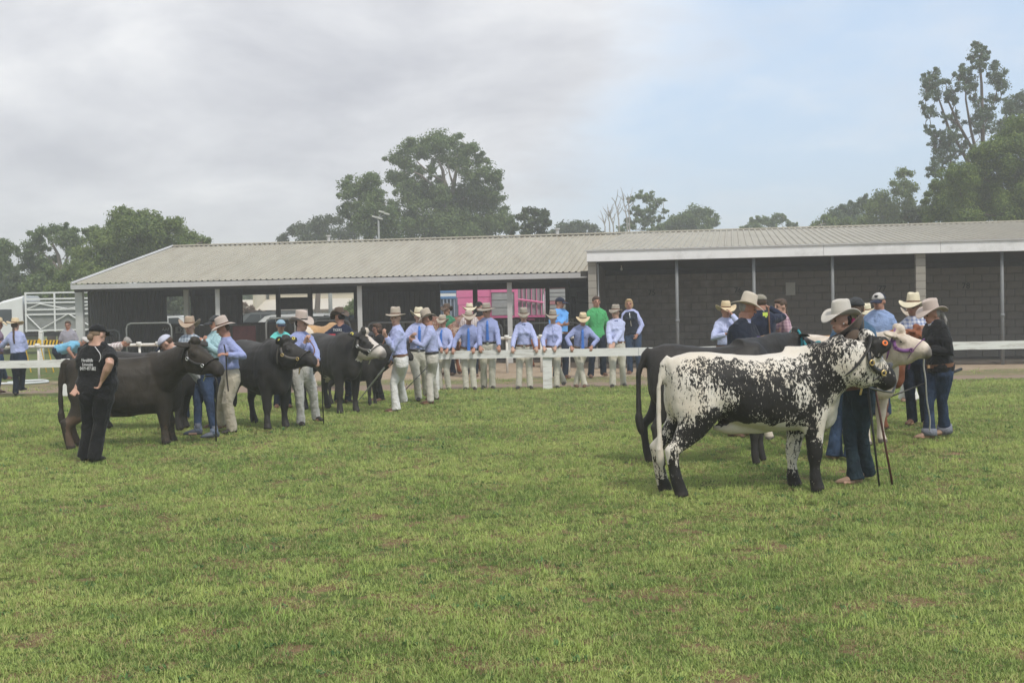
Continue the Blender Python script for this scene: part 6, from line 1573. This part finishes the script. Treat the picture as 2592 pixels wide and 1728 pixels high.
def make_cap(r, o, hc, f, l, u, hs, mat=None, mat2=None, visor=None, back=None, logo=None):
    c = hc + u * .022 * hs; m = MB(); n = 20; rs = []
    for th in (0, .25, .5, .75, 1.0, 1.25, 1.45):
        rs.append([c - f * .004 * hs + f * (.062 * hs * math.cos(th) * math.cos(2 * math.pi * j / n)) + l * (.052 * hs * math.cos(th) * math.sin(2 * math.pi * j / n)) + u * (.050 * hs * math.sin(th)) for j in range(n)])
    m.rings(rs); h_ = obj('cap', m.mesh('cap', o), mat, r, sm=True)
    m = MB(); rr = []
    for q in (0, .5, 1.0):
        rr.append([c + f * (.056 * hs + .062 * hs * q * math.cos(a_)) + l * ((.048 - .006 * q) * hs * math.sin(a_)) + u * (.004 * hs - .016 * hs * q * (1) - .010 * hs * abs(math.sin(a_))) for a_ in np.linspace(-1.45, 1.45, 12)])
    top = [p for p in rr]; vs = []; fs = []
    for a in top: vs += [tuple(p) for p in a]
    for a in top: vs += [tuple(p - u * .004 * hs) for p in a]
    for i in range(2):
        for j in range(11):
            q0 = i * 12 + j; fs.append((q0, q0 + 1, q0 + 13, q0 + 12)); fs.append((36 + q0, 36 + q0 + 12, 36 + q0 + 13, 36 + q0 + 1))
    for j in range(11): fs.append((24 + j, 25 + j, 61 + j, 60 + j))
    m.add(vs, fs); obj('visor', m.mesh('visor', o), visor or mat, h_, sm=True)
    if back:
        m = MB(); rs = []
        for th in (.0, .3, .6, .9, 1.2): rs.append([c - f * .004 * hs + f * (.0635 * hs * math.cos(th) * math.cos(a_)) + l * (.0535 * hs * math.cos(th) * math.sin(a_)) + u * (.0515 * hs * math.sin(th)) for a_ in np.linspace(math.pi * .42, math.pi * 1.58, 14)])
        vs = [tuple(p) for q in rs for p in q]; m.add(vs, [(i * 14 + j, i * 14 + j + 1, (i + 1) * 14 + j + 1, (i + 1) * 14 + j) for i in range(4) for j in range(13)]); obj('cap_back', m.mesh('cap_back', o), back, h_, sm=True)
    if logo:
        m = MB(); p = c + f * (.054 * hs) + u * (.024 * hs); nrm = (f * .9 + u * .4).normalized(); uu = l.cross(nrm).normalized()
        m.ell(p + nrm * .004, l * .014 * hs, nrm * .003 * hs, uu * .008 * hs, 10, 6); m.ell(p + nrm * .004 - uu * .008 * hs, l * .019 * hs, nrm * .003 * hs, uu * .004 * hs, 10, 6); obj('cap_logo', m.mesh('cap_logo', o), logo, h_)
    return h_
def stick(label, a, b, r0, mat, cat='cane', r1=None, handle=None, name='cane', hook=None):
    a, b = Vector(a), Vector(b); m = MB(); pts = [a.lerp(b, t_) for t_ in (0, .33, .66, 1)]
    m.tube(pts, [r0, r0, (r0 + (r1 or r0)) / 2, r1 or r0], 8)
    o = obj(name, m.mesh(name), mat, sm=True, label=label, cat=cat)
    if handle:
        u = (a - b).normalized(); m = MB(); m.tube([a - u * .22, a + u * .01], [r0 * 1.7, r0 * 1.9], 10); obj('grip', m.mesh('grip'), handle, o, sm=True)
    return o
def rope(label, pts, r0, mat, name='lead_rope', cat='lead rope'):
    m = MB(); P_ = catmull(pts, 6); m.tube(P_, r0, 6); return obj(name, m.mesh(name), mat, sm=True, label=label, cat=cat)
def nose(c): return Vector(c['nose'])
H_ = lambda mat, **k: dict(mat=mat, **k)
YG = 'youths in blue shirts and pale moleskins leaning on the rail'
hdist = yr + .34
# ---- the row on the rail (left to right)
ry = yr - G(1300, 985).y
def rail_pt(px, py): return (px, py, 0)
def leaner(label, px, fy, ty, hands, **k):
    zt = RAILZ + .02; dd = yr + .36
    def gx(q, off=0.0): p = W(q, fy, dd + off); return Vector((p.x, dd + off, 0))
    for kk in ('fl', 'fr'):
        if kk in k: q = k[kk]; k[kk] = gx(q[0], -.12 if q[1] > 985 else (.12 if q[1] < 983 else 0))
    hh = []
    for hp in hands:
        if hp is None: hh.append(None); continue
        p = W(hp[0], hp[1], yr + .02); p.z = RAILZ + .045; hh.append(p)
    kw = dict(group=YG, palmdown=True, curl=.75, poleL=None, poleR=None); kw.update(k)
    kw.pop('d', None)
    return person(label, px, fy, ty, kw.pop('face', 0), d=dd, hl=hh[1], hr=hh[0], **kw)
leaner('boy at the left end of the rail, upper body turned, hat hiding his brow', 1125, 990, 797, ((1118, 897), (1133, 893)), shirt=LAV, hat=H_(HF, brim=.095), tie='straight', belt=LEATHER, boots=BOOTK, face=-18, head=(-20, 5), skin=SK2, d=None)
leaner('boy with a long hanging blue tie leaning both fists on the rail', 1187, 985, 786, ((1147, 890), (1200, 891)), lean=.22, shirt=LAVD, hat=H_(HF, brim=.115, curl=.6), tie='hang', skin=SK2, boots=BOOTK, head=(8, 9), fl=(1200, 986), fr=(1180, 989), hx=1187)
leaner('tall boy with a wide flat brown hat and blue tie, hands on the rail', 1237, 984, 768, ((1216, 888), (1264, 887)), shirt=LAVD, hat=H_(HG, brim=.125, curl=.05, dip=.02), tie='straight', belt=LEATHER, boots=BOOTK, head=(-25, 6), skin=SK2, fl=(1246, 985), fr=(1225, 978), lean=.05)
leaner('girl with a dark bow tie and round crowned hat, head bowed over the rail', 1329, 985, 779, ((1298, 889), (1358, 881)), shirt=LAVP, hat=H_(HG, brim=.09, curl=.1, crown=.075), tie='bow', belt=LEATHB, boots=BOOTK, head=(0, 9), female=True, fl=(1342, 986), fr=(1313, 987), lean=.1)
leaner('girl with crossed ankles in a floppy hat just right of the fence post', 1405, 984, 784, ((1377, 880), (1406, 882)), shirt=LAVP, hat=H_(HG, brim=.11, curl=.5, crown=.075), belt=LEATHB, boots=BOOTK, head=(-5, 2), female=True, fl=(1409, 986), fr=(1432, 981), hipx=1399, lean=.12)
leaner('boy hunched low over the rail with elbows wide and a blue tie', 1470, 985, 787, ((1446, 884), (1498, 883)), lean=.30, shirt=LAVD, hat=H_(HS_, brim=.105, curl=.2), tie='hang', skin=SK2, boots=BOOTB, head=(0, 16), fl=(1457, 984), fr=(1481, 986), hx=1475, poleL=(1, .3, .1), poleR=(-1, .3, .1))
leaner('girl at the right end of the rail standing upright with folded hands', 1562, 984, 771, ((1544, 871), (1550, 872)), shirt=LAVW, hat=H_(HG, brim=.095, curl=.15, crown=.07), tie='bow', belt=LEATHB, boots=BOOTK, head=(-35, -2), female=True, fat=1.12, fl=(1578, 982), fr=(1551, 987))
# ---- youths standing behind the lead cattle
pw = person('young woman in white bootcut jeans holding a white show stick', 1012, 1043, 777, -75, hx=1000, hipx=1012, head=(-12, 0), hl=(978, 852, -.25), hr=(990, 915, .05), shirt=LAVP, pants=MOLW, cuts='boot', hat=H_(HF, brim=.11, curl=.1, dip=.02, taper=.9, crown=.075), hair=HAIRL, hairstyle='bun', female=True, belt=LEATHB, boots=BOOTB, fl=(1022, 1037), fr=(1003, 1043), group='youths showing cattle in the ring', poleL=(.2, .3, -1))
stick('long white show stick held low by the young woman in white jeans', W(985, 915, G(1010, 1043).y - .1), G(900, 1026) + Vector((0, 0, .02)), .014, pm('white_stick', (.75, .75, .75), .4, .05, 10), r1=.008, handle=BLKP)
pt_ = person('boy in a cream hat and blue tie standing on one leg behind the others', 1060, 1014, 778, 12, hx=1060, head=(15, 0), hl=(1048, 858, -.2), hr=(1040, 852, -.3), shirt=LAV, hat=H_(HW, brim=.11, curl=.7, crown=.07), tie='straight', belt=LEATHER, boots=BOOTK, fl=(1080, 1010), fr=(1060, 1014), group='youths showing cattle in the ring')
pk = person('youth seen side on in a tall fawn hat with a dark studded belt', 1097, 1022, 780, -85, hx=1085, head=(-80, 18), hl=(1045, 862, -.1), hr=(1050, 866, .1), shirt=LAV, pants=BON, hat=H_(HF, brim=.115, curl=.45, crown=.085), belt=LEATHER, skin=SK2, boots=BOOTB, fl=(1104, 1019), fr=(1090, 1023), group='youths showing cattle in the ring')
stick('thin dark cane slanting down from the youth with the studded belt', W(1082, 928, G(1095, 1022).y - .25), G(985, 1030) + Vector((0, 0, .01)), .009, LEATHER, r1=.006)
pc = person('young man in a pinkish felt hat and grey moleskins leaning on a cane', 780, 1078, 785, 30, hx=760, hipx=758, head=(62, 4), hl=(806, 918, -.35), hr=(772, 866, -.3), shirt=LAVD, pants=LGR, skin=SK1, hair=HAIRD, hat=H_(HP, brim=.125, curl=.55, crown=.088, taper=.95, band=LEATHER), belt=None, boots=BOOTK, fl=(802, 1072), fr=(762, 1077), kneeL=(.8, -.6, 0), group='youths showing cattle in the ring', poleR=(-.3, .2, -1), poleL=(.6, .6, -.3))
stick('black cane with a pale tip standing upright under the young man\'s left hand', W(812, 885, pc['d'] - .45), G(819, 1074) + Vector((0, 0, 0)), .011, LEATHER, r1=.008)
pm_ = person('man in a tan felt hat and khaki trousers holding the big brown cow', 580, 1096, 799, -55, hx=570, hipx=580, head=(-70, 18), hl=(574, 897, -.35), hr=(580, 903, -.2), shirt=LAVD, pants=KHA, skin=SK2, hat=H_(HP, brim=.118, curl=.05, dip=.03, crown=.08, band=BOOTB), belt=None, boots=BOOTK, fl=(589, 1096), fr=(557, 1090), group='youths showing cattle in the ring', cuts='wide', fat=1.06)
rope('dark lead rope from the tan hatted man\'s hand to the brown cow\'s halter', [W(567, 872, pm_['d'] - .3), W(572, 900, pm_['d'] - .3), W(574, 950, pm_['d'] - .3), W(578, 990, pm_['d'] - .3)], .010, LEATHER)
rope('black lead strap hanging from the big brown cow\'s halter', [nose(cF), W(548, 960, 16.0), W(546, 1040, 16.1), W(547, 1116, 16.3)], .011, LEATHER)
rope('lead strap from the white blazed cow up to the woman in white jeans', [nose(cI), W(970, 868, 20.9), W(974, 845, 21.0)], .010, LEATHB)
rope('lead strap from the cow with yellow tags up to the young man\'s fist', [nose(cH), W(796, 890, 18.0), W(776, 850, pc['d'] - .3)], .009, LEATHB)
pb = person('person bent over the brown cow in a white and blue mesh cap and jeans', 508, 1112, 870, -70, d=17.25, S=1.62, hipx=515, torso_up=(-.62, -.1, .62), head=(-78, 40), hl=(470, 905, -.3), hr=(440, 905, -.5), shirt=cloth('grey_marle', (.36, .37, .38)), sleeve='short', pants=JNB, boots=pm('grey_runner', (.11, .12, .15), .6, .1, 20), cap=dict(mat=cloth('white_cap_mesh', (.52, .53, .62)), visor=cloth('navy_visor', (.02, .03, .06)), logo=pm('pale_logo', (.7, .75, .8), .5, .1)), hair=HAIRB, hairstyle='short', fl=(545, 1113), fr=(500, 1114), kneeL=(.3, -1, 0), belt=None, untuck=True, cuff=cloth('pale_denim_cuff', (.13, .16, .22)), cuts='slim', collar=False, group='handlers round the big brown cow')
person('girl in a pale western hat and grey blue checked shirt behind the cows', 480, None, 800, 5, d=20.3, head=(-5, 0), shirt=PLG, hat=H_(HT, brim=.125, curl=.8, crown=.075), hair=HAIRL, hairstyle='ponytail', female=True, hl=(515, 875, -.3), pants=JNB, group='handlers round the big brown cow')
person('man in a dark cap and pale aqua shirt behind the tan hatted man', 550, None, 797, -30, d=18.7, head=(-50, 5), shirt=cloth('aqua_cotton', (.38, .56, .60)), cap=dict(mat=CHARC), skin=SK2, hair=HAIRD, pants=JND, fat=1.1, hr=(517, 862, -.4), hl=(520, 868, -.3), hairstyle='short', group='handlers round the big brown cow')
# text on back later
pbk = person('stout woman in black with grey shouldered polo, hand on her back', 250, 1172, 828, 168, hx=243, hipx=240, head=(145, 6), hl=(192, 985, -.05), hr=(258, 963, .18 * -1), shirt=BLKC, sleeve='short', pants=BLKC, boots=BOOTK, cap=dict(mat=BLKC), hair=pm('light_brown_hair', (.20, .14, .09), .6, .2, 30), hairstyle='bun', fat=1.5, female=True, belt=None, untuck=True, fl=(214, 1168), fr=(238, 1170), skin=SK1, collar=False, cuts='wide', group='handlers round the big brown cow', poleR=(.35, -1, -.5), poleL=(-.1, .3, -.8), shw=1.12, S=1.62)
# grey yoke panels with white piping and the printed lines on her back
def surf(P_, lat_, t_, off=.021):
    """point on the back of a figure's shirt"""
    prof_w = np.interp(t_, [.49, .53, .575, .62, .68, .735, .775, .805, .83], [.094, .1, .086, .076, .08, .095, .098, .1, .08]); prof_d = np.interp(t_, [.49, .53, .575, .62, .68, .735, .775, .805, .83], [.066, .068, .062, .058, .062, .068, .064, .056, .047])
    f_ = np.interp(t_, [.53, .575, .62, .68, .735, .775, .8], [0, 1, 1, .8, .4, .1, 0]); fk = 1 + (P_['fat'] - 1) * (.4 + .6 * f_); S = P_['S']
    w_ = prof_w * S * fk * P_['shw'] + off; d_ = prof_d * S * fk + off; q = max(-.98, min(.98, lat_ / w_))
    return P_['SP'](t_) + P_['Ft'] * ((P_['fat'] - 1) * .05 * f_) + P_['Lt'] * lat_ - P_['Ft'] * (d_ * (1 - abs(q) ** 2.35) ** .425)
WHL = pm('white_print', (.7, .7, .7), .7, .04, 20)
nrmb = -pbk['Ft']
for i, (s_, t_, h_) in enumerate((('Heraldhills', .735, .040), ('Limousins', .706, .040), ('0419 497 882', .676, .043))):
    p = surf(pbk, .015, t_, .034); ux = -pbk['Lt']; text('back_print', s_, p, ux, pbk['td'], h_, WHL, pbk['root'], w=.62)
for a_, b_ in ((((-.05, .835), (-.105, .80), (-.125, .75), (-.10, .715))), (((-.10, .835), (-.15, .80), (-.175, .76), (-.165, .72)))) if False else []: pass
def strip(pts, w_, mat, nme='piping'):
    m = MB(); cc = catmull(pts, 5); m.tube(cc, [(.003, w_)] * len(cc), 6); obj(nme, m.mesh(nme, pbk['o']), mat, pbk['root'], sm=True)
strip([surf(pbk, x, t_, .026) for x, t_ in ((-.05, .832), (-.085, .81), (-.125, .78), (-.135, .75), (-.118, .725))], .005, WHL)
a, e_, w_, T_ = pbk['arms']['r']
sd = Vector((.25, -1, .15)).normalized()
strip([a + Z * .055 - a.xyz * 0 + Vector((-.03, -.02, 0)), a + sd * .055 + Z * .02, a.lerp(e_, .4) + sd * .076, a.lerp(e_, .72) + sd * .074], .005, WHL)
m = MB(); m.tube([a.lerp(e_, .0) + Z * .0, a.lerp(e_, .4), a.lerp(e_, .73)], [.076, .077, .076], 14); obj('grey_sleeve', m.mesh('grey_sleeve', pbk['o']), CHARC, pbk['root'], sm=True)
person('woman in an aqua shirt, blue cap and sunglasses behind the yellow tagged cow', 710, None, 808, 15, d=22.5, head=(20, 3), shirt=cloth('bright_aqua', (.16, .62, .58)), sleeve='short', cap=dict(mat=cloth('pale_blue_cap', (.28, .42, .52)), visor=NAVY), glasses=True, hair=HAIRG, female=True, hairstyle='bun', pants=JND, skin=SK2, collar=False, group='onlookers standing behind the cattle')
pj = person('man in a brown felt hat and navy jersey with a red badge seen from behind', 862, None, 778, 165, d=23.2, head=(-120, 8), shirt=NAVY, sleeve='short', hat=H_(HB, brim=.115, curl=.75, crown=.075, band=LEATHER), skin=SK2, hair=HAIRD, pants=JND, fat=1.05, hl=(838, 880, -.2), collar=False, group='onlookers standing behind the cattle')
p = surf(pj, 0.02, .80, .03); text('back_print', 'TIGERS', p, -pj['Lt'], pj['td'], .055, WHL, pj['root'], w=.75)
m = MB(); p = surf(pj, .115, .735, .026) + Vector((-.01, -.03, -.02)); m.box(p, .13, .012, .125, (Vector((1, 0, 0)), Vector((0, 1, 0)), Z)); q_ = obj('red_badge', m.mesh('red_badge', pj['o']), pm('badge_red', (.55, .05, .07), .6, .05, 10), pj['root'])
for dz in (.025, -.025): m = MB(); m.box(p + Vector((0, -.008, dz)), .10, .004, .018); obj('badge_line', m.mesh('badge_line', pj['o']), WHL, q_)
person('woman in spectacles with wavy brown hair and a dark top, face turned left', 957, None, 819, -55, d=23.6, head=(-60, 5), shirt=BLKC, hair=HAIRB, hairstyle='bob', glasses='clear', female=True, pants=BLKC, skin=SK2, collar=False, group='onlookers standing behind the cattle')
person('person with a pale straw hat behind the boy with the long tie', 1188, None, 768, 10, d=31.5, shirt=PLW, hat=H_(HW, brim=.115, curl=.4), pants=JND, hair=HAIRB, skin=SK2, group='onlookers in the shed')
person('figure with a black hood seen against the pink trailer', 1213, None, 763, -20, d=34.5, shirt=BLKC, cap=dict(mat=BLKC), hair=HAIRD, pants=BLKC, group='onlookers in the shed')
person('person in a green shirt and brown hat leaning on the spotted cow', 1136, None, 768, -35, d=32.5, shirt=cloth('bottle_green', (.05, .22, .12)), hat=H_(HB, brim=.10, curl=.5), pants=JND, skin=SK3, hair=HAIRD, lean=.12, fat=1.1, group='onlookers in the shed')
person('man in a bright blue shirt, navy cap and sunglasses with folded arms', 1415, None, 752, 20, d=30.0, head=(55, 4), shirt=cloth('sky_blue_cotton', (.14, .38, .80)), sleeve='rolled', cap=dict(mat=NAVY), glasses=True, skin=SK2, hl=(1400, 826, -.35), hr=(1425, 822, -.35), pants=JND, poleL=(1, .2, -.4), poleR=(-1, .2, -.4), hair=HAIRB, group='onlookers behind the rail', fat=1.12)
person('smiling young man in a bright green shirt beside the block pillar', 1512, 955, 751, 8, head=(12, 0), shirt=cloth('bright_green_cotton', (.08, .37, .14)), sleeve='rolled', untuck=True, pants=JND, boots=BOOTB, hair=HAIRB, skin=SK2, fl=(1528, 953), fr=(1495, 955), group='onlookers behind the rail', belt=None)
person('smiling blonde woman in a navy vest with one hand on her hip', 1607, 945, 757, -10, head=(-8, 0), shirt=LAVP, over=NAVS, vest='zip', pants=JNM, hair=HAIRL, hairstyle='bob', female=True, skin=SK2, hl=(1613, 847, -.2), poleL=(1, .2, -.1), boots=BOOTB, hx=1591, hipx=1601, group='onlookers behind the rail')
# ---- left edge
person('person in a maroon shirt and straw hat cut off by the left edge', -6, 998, 803, 140, head=(100, 5), hx=-8, shirt=cloth('plum_cotton', (.22, .16, .22)), hat=H_(HS_, brim=.13, curl=.4), pants=JNM, skin=SK2, sleeve='rolled', fl=(30, 990), fr=(-8, 997), hr=(8, 868, -.2), group='pair talking at the left fence', fat=1.05)
person('woman with a long plait and straw hat seen from behind at the left rail', 45, 1001, 805, 180, head=(170, 6), hx=36, hipx=44, shirt=LAV, hat=H_(HS_, brim=.125, curl=.45, dip=.02), pants=JND, hair=HAIRB, hairstyle='longbraid', female=True, fl=(40, 1000), fr=(54, 998), hl=(16, 872, .3), hr=(60, 880, .3), belt=None, boots=BOOTK, sleeve='rolled', group='pair talking at the left fence')
person('boy in spectacles and a printed grey t shirt beyond the pipe fence', 172, None, 813, 5, d=33.6, shirt=cloth('grey_tee', (.30, .29, .33)), sleeve='short', glasses='clear', hair=HAIRB, pants=CHARC, skin=SK2, collar=False, group='onlookers beyond the pipe fence')
person('man in a light blue t shirt bending right over beside the pipe fence', 160, 973, 850, 75, S=1.68, hipx=148, torso_up=(.92, -.1, .22), head=(85, 35), shirt=cloth('light_blue_tee', (.18, .44, .62)), sleeve='short', cap=dict(mat=cloth('white_cap', (.55, .53, .5))), pants=JND, skin=SK2, hair=HAIRG, hl=(190, 905, -.2), hr=(188, 905, -.4), fl=(160, 972), fr=(165, 970), collar=False, belt=None, untuck=True, fat=1.12, d=None, group='onlookers beyond the pipe fence', crouch=.0)
person('person in a white checked shirt stooping behind the cows at the left', 262, 985, 850, 80, S=1.55, hipx=255, torso_up=(.75, 0, .35), head=(90, 50), shirt=PLW, pants=JND, hair=HAIRG, skin=SK2, d=None, group='onlookers beyond the pipe fence', belt=None, untuck=True, sleeve='short')
# ---- right hand group
RG = 'handlers and onlookers at the right'
person('woman in a straw hat with a phone at her ear and folded arm', 1836, None, 762, 8, d=22.5, head=(15, 3), shirt=LAVW, hat=H_(HS_, brim=.125, curl=.55, crown=.07), pants=JNB, female=True, skin=SK2, hair=HAIRB, hl=(1852, 795, -.2), hr=(1838, 845, -.25), poleR=(-1, .3, -.5), poleL=(.6, 0, -1), group=RG)
pjd = person('judge in a dark navy suit and big cream hat looking down to write', 1872, 1104, 741, 48, hx=1886, hipx=1872, head=(78, 15), hl=(1928, 876, .1), hr=(1922, 882, -.2), shirt=LAVW, over=NAVS, pants=NAVS, boots=BOOTB, skin=SK2, hair=HAIRG, hat=H_(HC, brim=.135, curl=.3, crown=.086, band=HC, dip=.04), group=RG, fat=1.35, shw=1.05, curl=.9, tie=None, fl=(1880, 1100), fr=(1855, 1106))
pnv = person('man in a navy shirt with a yellow patch and faded cap holding a stick up', 1932, None, 744, 150, d=19.8, head=(-150, 5), shirt=NAVY, cap=dict(mat=cloth('faded_camo', (.27, .25, .20))), skin=SK2, hair=HAIRB, pants=JND, hr=(1945, 778, .2), hl=(1900, 830, .3), group=RG, fat=1.15, hx=1926, poleR=(1, 0, -.6))
m = MB(); p = W(1937, 795, 19.55); m.box(p, .075, .012, .055); m.box(p + Vector((.012, 0, -.035)), .025, .012, .03); obj('yellow_patch', m.mesh('yellow_patch', pnv['o']), pm('hi_vis_yellow', (.62, .75, .12), .6, .04, 10), pnv['root'])
stick('brown show stick held upright by the man in navy', W(1945, 776, 19.6), W(1951, 850, 19.6) - Vector((0, 0, .3)), .012, LEATHB)
person('girl with a long brown plait and pink checked shirt facing left', 1978, None, 757, -75, d=20.2, head=(-62, 4), shirt=PLP, hair=HAIRB, hairstyle='braid', female=True, skin=SK1, pants=JNB, hl=(1960, 850, -.2), hr=(1950, 830, .2), group=RG, shw=.9)
pr = person('young woman in teal jeans and a pale hat standing behind the speckled heifer', 2178, 1222, 752, -78, hx=2128, hipx=2172, head=(-72, 3), shirt=cloth('brown_cotton', (.13, .09, .065)), pants=JNT, cuts='boot', boots=BOOTT, hat=H_(HL, brim=.125, curl=.6, crown=.085, band=HL), skin=SK1, hair=HAIRD, hairstyle='bun', female=True, hl=(2130, 880, .05), hr=(2150, 900, .2), fl=(2196, 1215), fr=(2166, 1224), group=RG, belt=LEATHB, S=1.62)
m = MB(); q = pr['hc'] - Vector((0, 0, 0)); f_ = Vector((math.sin(R(-72)), -math.cos(R(-72)), 0)); m.ell(pr['hc'] - f_ * .085 + Vector((.03, -.05, -.02)), Vector((.025, 0, 0)), Vector((0, .02, 0)), Vector((0, 0, .055)), 8, 6)
obj('hair_ribbon', m.mesh('hair_ribbon', pr['o']), pm('pink_ribbon', (.65, .05, .22), .5, .1, 20), pr['root'], sm=True)
m = MB(); m.ell(pr['hc'] + Vector((.005, -.078, -.02)), Vector((.008, 0, 0)), Vector((0, .008, 0)), Vector((0, 0, .008)), 8, 6); obj('earring', m.mesh('earring', pr['o']), pm('pearl', (.8, .8, .78), .2, .02), pr['root'], sm=True)
# spare brown hat hung on her arm
c = W(2148, 850, 11.55); make_hat(root('hung_hat', c, 'wide brown felt hat hanging on its side at the young woman\'s shoulder', 'hat'), c, c, Vector((.75, 0, .55)).normalized(), Vector((-.35, -.75, .5)).normalized(), Vector((.75, 0, .55)).normalized().cross(Vector((-.35, -.75, .5)).normalized()).normalized() * 1.0, 1.75, mat=HB, brim=.14, curl=.45, crown=.085, band=LEATHER, name='felt_hat')
d0 = G(2226, 1232).y
stick('black cane planted beside the teal jeans', W(2176, 800, d0 + .1), G(2226, 1232), .013, LEATHER, r1=.009, handle=BLKP)
stick('brown cane with a dark ferrule, leaning outermost beside the teal jeans', W(2206, 930, d0 + .25), G(2259, 1227), .011, pm('varnished_cane', (.08, .03, .02), .3, .15, 20), r1=.011, handle=LEATHER)
rope('brown lead strap slack under the speckled heifer\'s chin', [nose(cA), W(2252, 992, 12.15), W(2262, 985, 12.3), W(2268, 968, 12.4)], .010, LEATHER)
person('handler in a dark cap and blue shirt with long hair, back to the camera', 2135, 1166, 752, 175, hx=2168, hipx=2150, head=(175, 0), shirt=cloth('denim_shirt', (.06, .12, .20)), cap=dict(mat=CHARC, visor=CHARC), hair=HAIRB, hairstyle='long', pants=JNM, boots=BOOTT, cuts='boot', fl=(2112, 1163), fr=(2155, 1168), group=RG, S=1.74, skin=SK2)
person('man in a white and navy cap and light blue shirt gazing left', 2222, None, 740, -35, d=18.5, head=(-35, 6), shirt=cloth('chambray', (.25, .34, .55)), cap=dict(mat=cloth('white_cap', (.55, .53, .5)), visor=NAVY, back=NAVY, logo=BLKP), skin=SK2, hair=HAIRB, pants=JNB, fat=1.2, hx=2226, group=RG)
person('person in a cream hat almost hidden behind the capped man', 2193, None, 768, -30, d=21.5, head=(-20, 8), shirt=PLB, hat=H_(HW, brim=.10, curl=.5), pants=MOL, skin=SK1, group=RG, fl=None)
person('man in a straw hat, dark sunglasses and blue checked shirt', 2322, 1076, 741, -30, hx=2312, hipx=2316, head=(-38, 0), shirt=PLB, hat=H_(HW, brim=.125, curl=.35, crown=.08), glasses=True, skin=SK3, pants=JND, boots=BOOTB, hl=(2350, 838, -.3), hr=(2340, 850, -.35), group=RG, fl=(2345, 1074), fr=(2310, 1073), hair=HAIRB, belt=None)
pq = person('woman in a black jacket and dark jeans holding the cream cow\'s white rope', 2376, 1108, 773, -72, hx=2362, hipx=2378, head=(-75, 12), shirt=PLB, over=BLKC, pants=JNB, boots=BOOTT, hat=H_(HP, brim=.125, curl=.4, crown=.078, taper=.95, band=HP), skin=SK2, hair=HAIRG, hairstyle='ponytail', female=True, hl=(2352, 882, -.15), hr=(2350, 862, .25), fl=(2392, 1104), fr=(2352, 1109), group=RG, cuff=cloth('grey_cuff', (.20, .21, .25)), S=1.66, cuts='boot')
m = MB(); rs = []
for t_ in (.545, .572): rs.append([pq['SP'](t_ - .02) + pq['Lt'] * ((.1 * 1.66 + .034) * math.cos(a_)) + pq['Ft'] * ((.07 * 1.66 + .034) * math.sin(a_)) for a_ in np.linspace(0, 2 * math.pi, 24, endpoint=False)])
m.rings(rs, cap=False); b_ = obj('belt', m.mesh('belt', pq['o']), LEATHB, pq['root'], sm=True)
m = MB(); m.box(pq['SP'](.54) + pq['Ft'] * (.07 * 1.66 + .036) , .05, .01, .04, (pq['Lt'], pq['Ft'], Z)); obj('buckle', m.mesh('buckle', pq['o']), BUCK, b_)
rope('white rope with brown flecks hanging from the cream cow\'s nose to the boots', [W(2345, 885, 14.5), W(2338, 920, 14.6), W(2343, 960, 14.7), W(2346, 1010, 14.9), W(2354, 1060, 15.1), W(2353, 1088, 15.2)], .0085, pm('white_rope', (.66, .64, .62), .8, .1, 30))
stick('thin black show stick sticking out behind the woman in the black jacket', W(2432, 934, 15.9), W(2248, 1006, 15.2), .010, LEATHER, handle=BLKP)
person('person in a fawn hat and white trousers further back on the right', 2302, 1018, 772, -20, hx=2306, head=(-25, 5), shirt=PLB, hat=H_(HF, brim=.12, curl=.8), pants=MOLW, boots=BOOTT, skin=SK2, group=RG, fl=(2285, 1017), fr=(2315, 1019), cuts='wide')
# ================================================================ AIR
hm = bpy.data.materials.new('haze'); hm.use_nodes = True
t = hm.node_tree
for n in list(t.nodes):
    if n.type != 'OUTPUT_MATERIAL': t.nodes.remove(n)
vol = t.nodes.new('ShaderNodeVolumePrincipled')
vol.inputs['Color'].default_value = (.97, .985, 1.0, 1); vol.inputs['Density'].default_value = .0024; vol.inputs['Anisotropy'].default_value = 0.1
t.links.new(vol.outputs[0], t.nodes['Material Output'].inputs['Volume'])
m = MB(); m.box((0, 560, 11.5), 1300, 1300, 25.2)
obj('haze', m, hm, kind='stuff', label='thin pale haze hanging over the showground')
print('script seconds', round(time.time() - T0, 1))
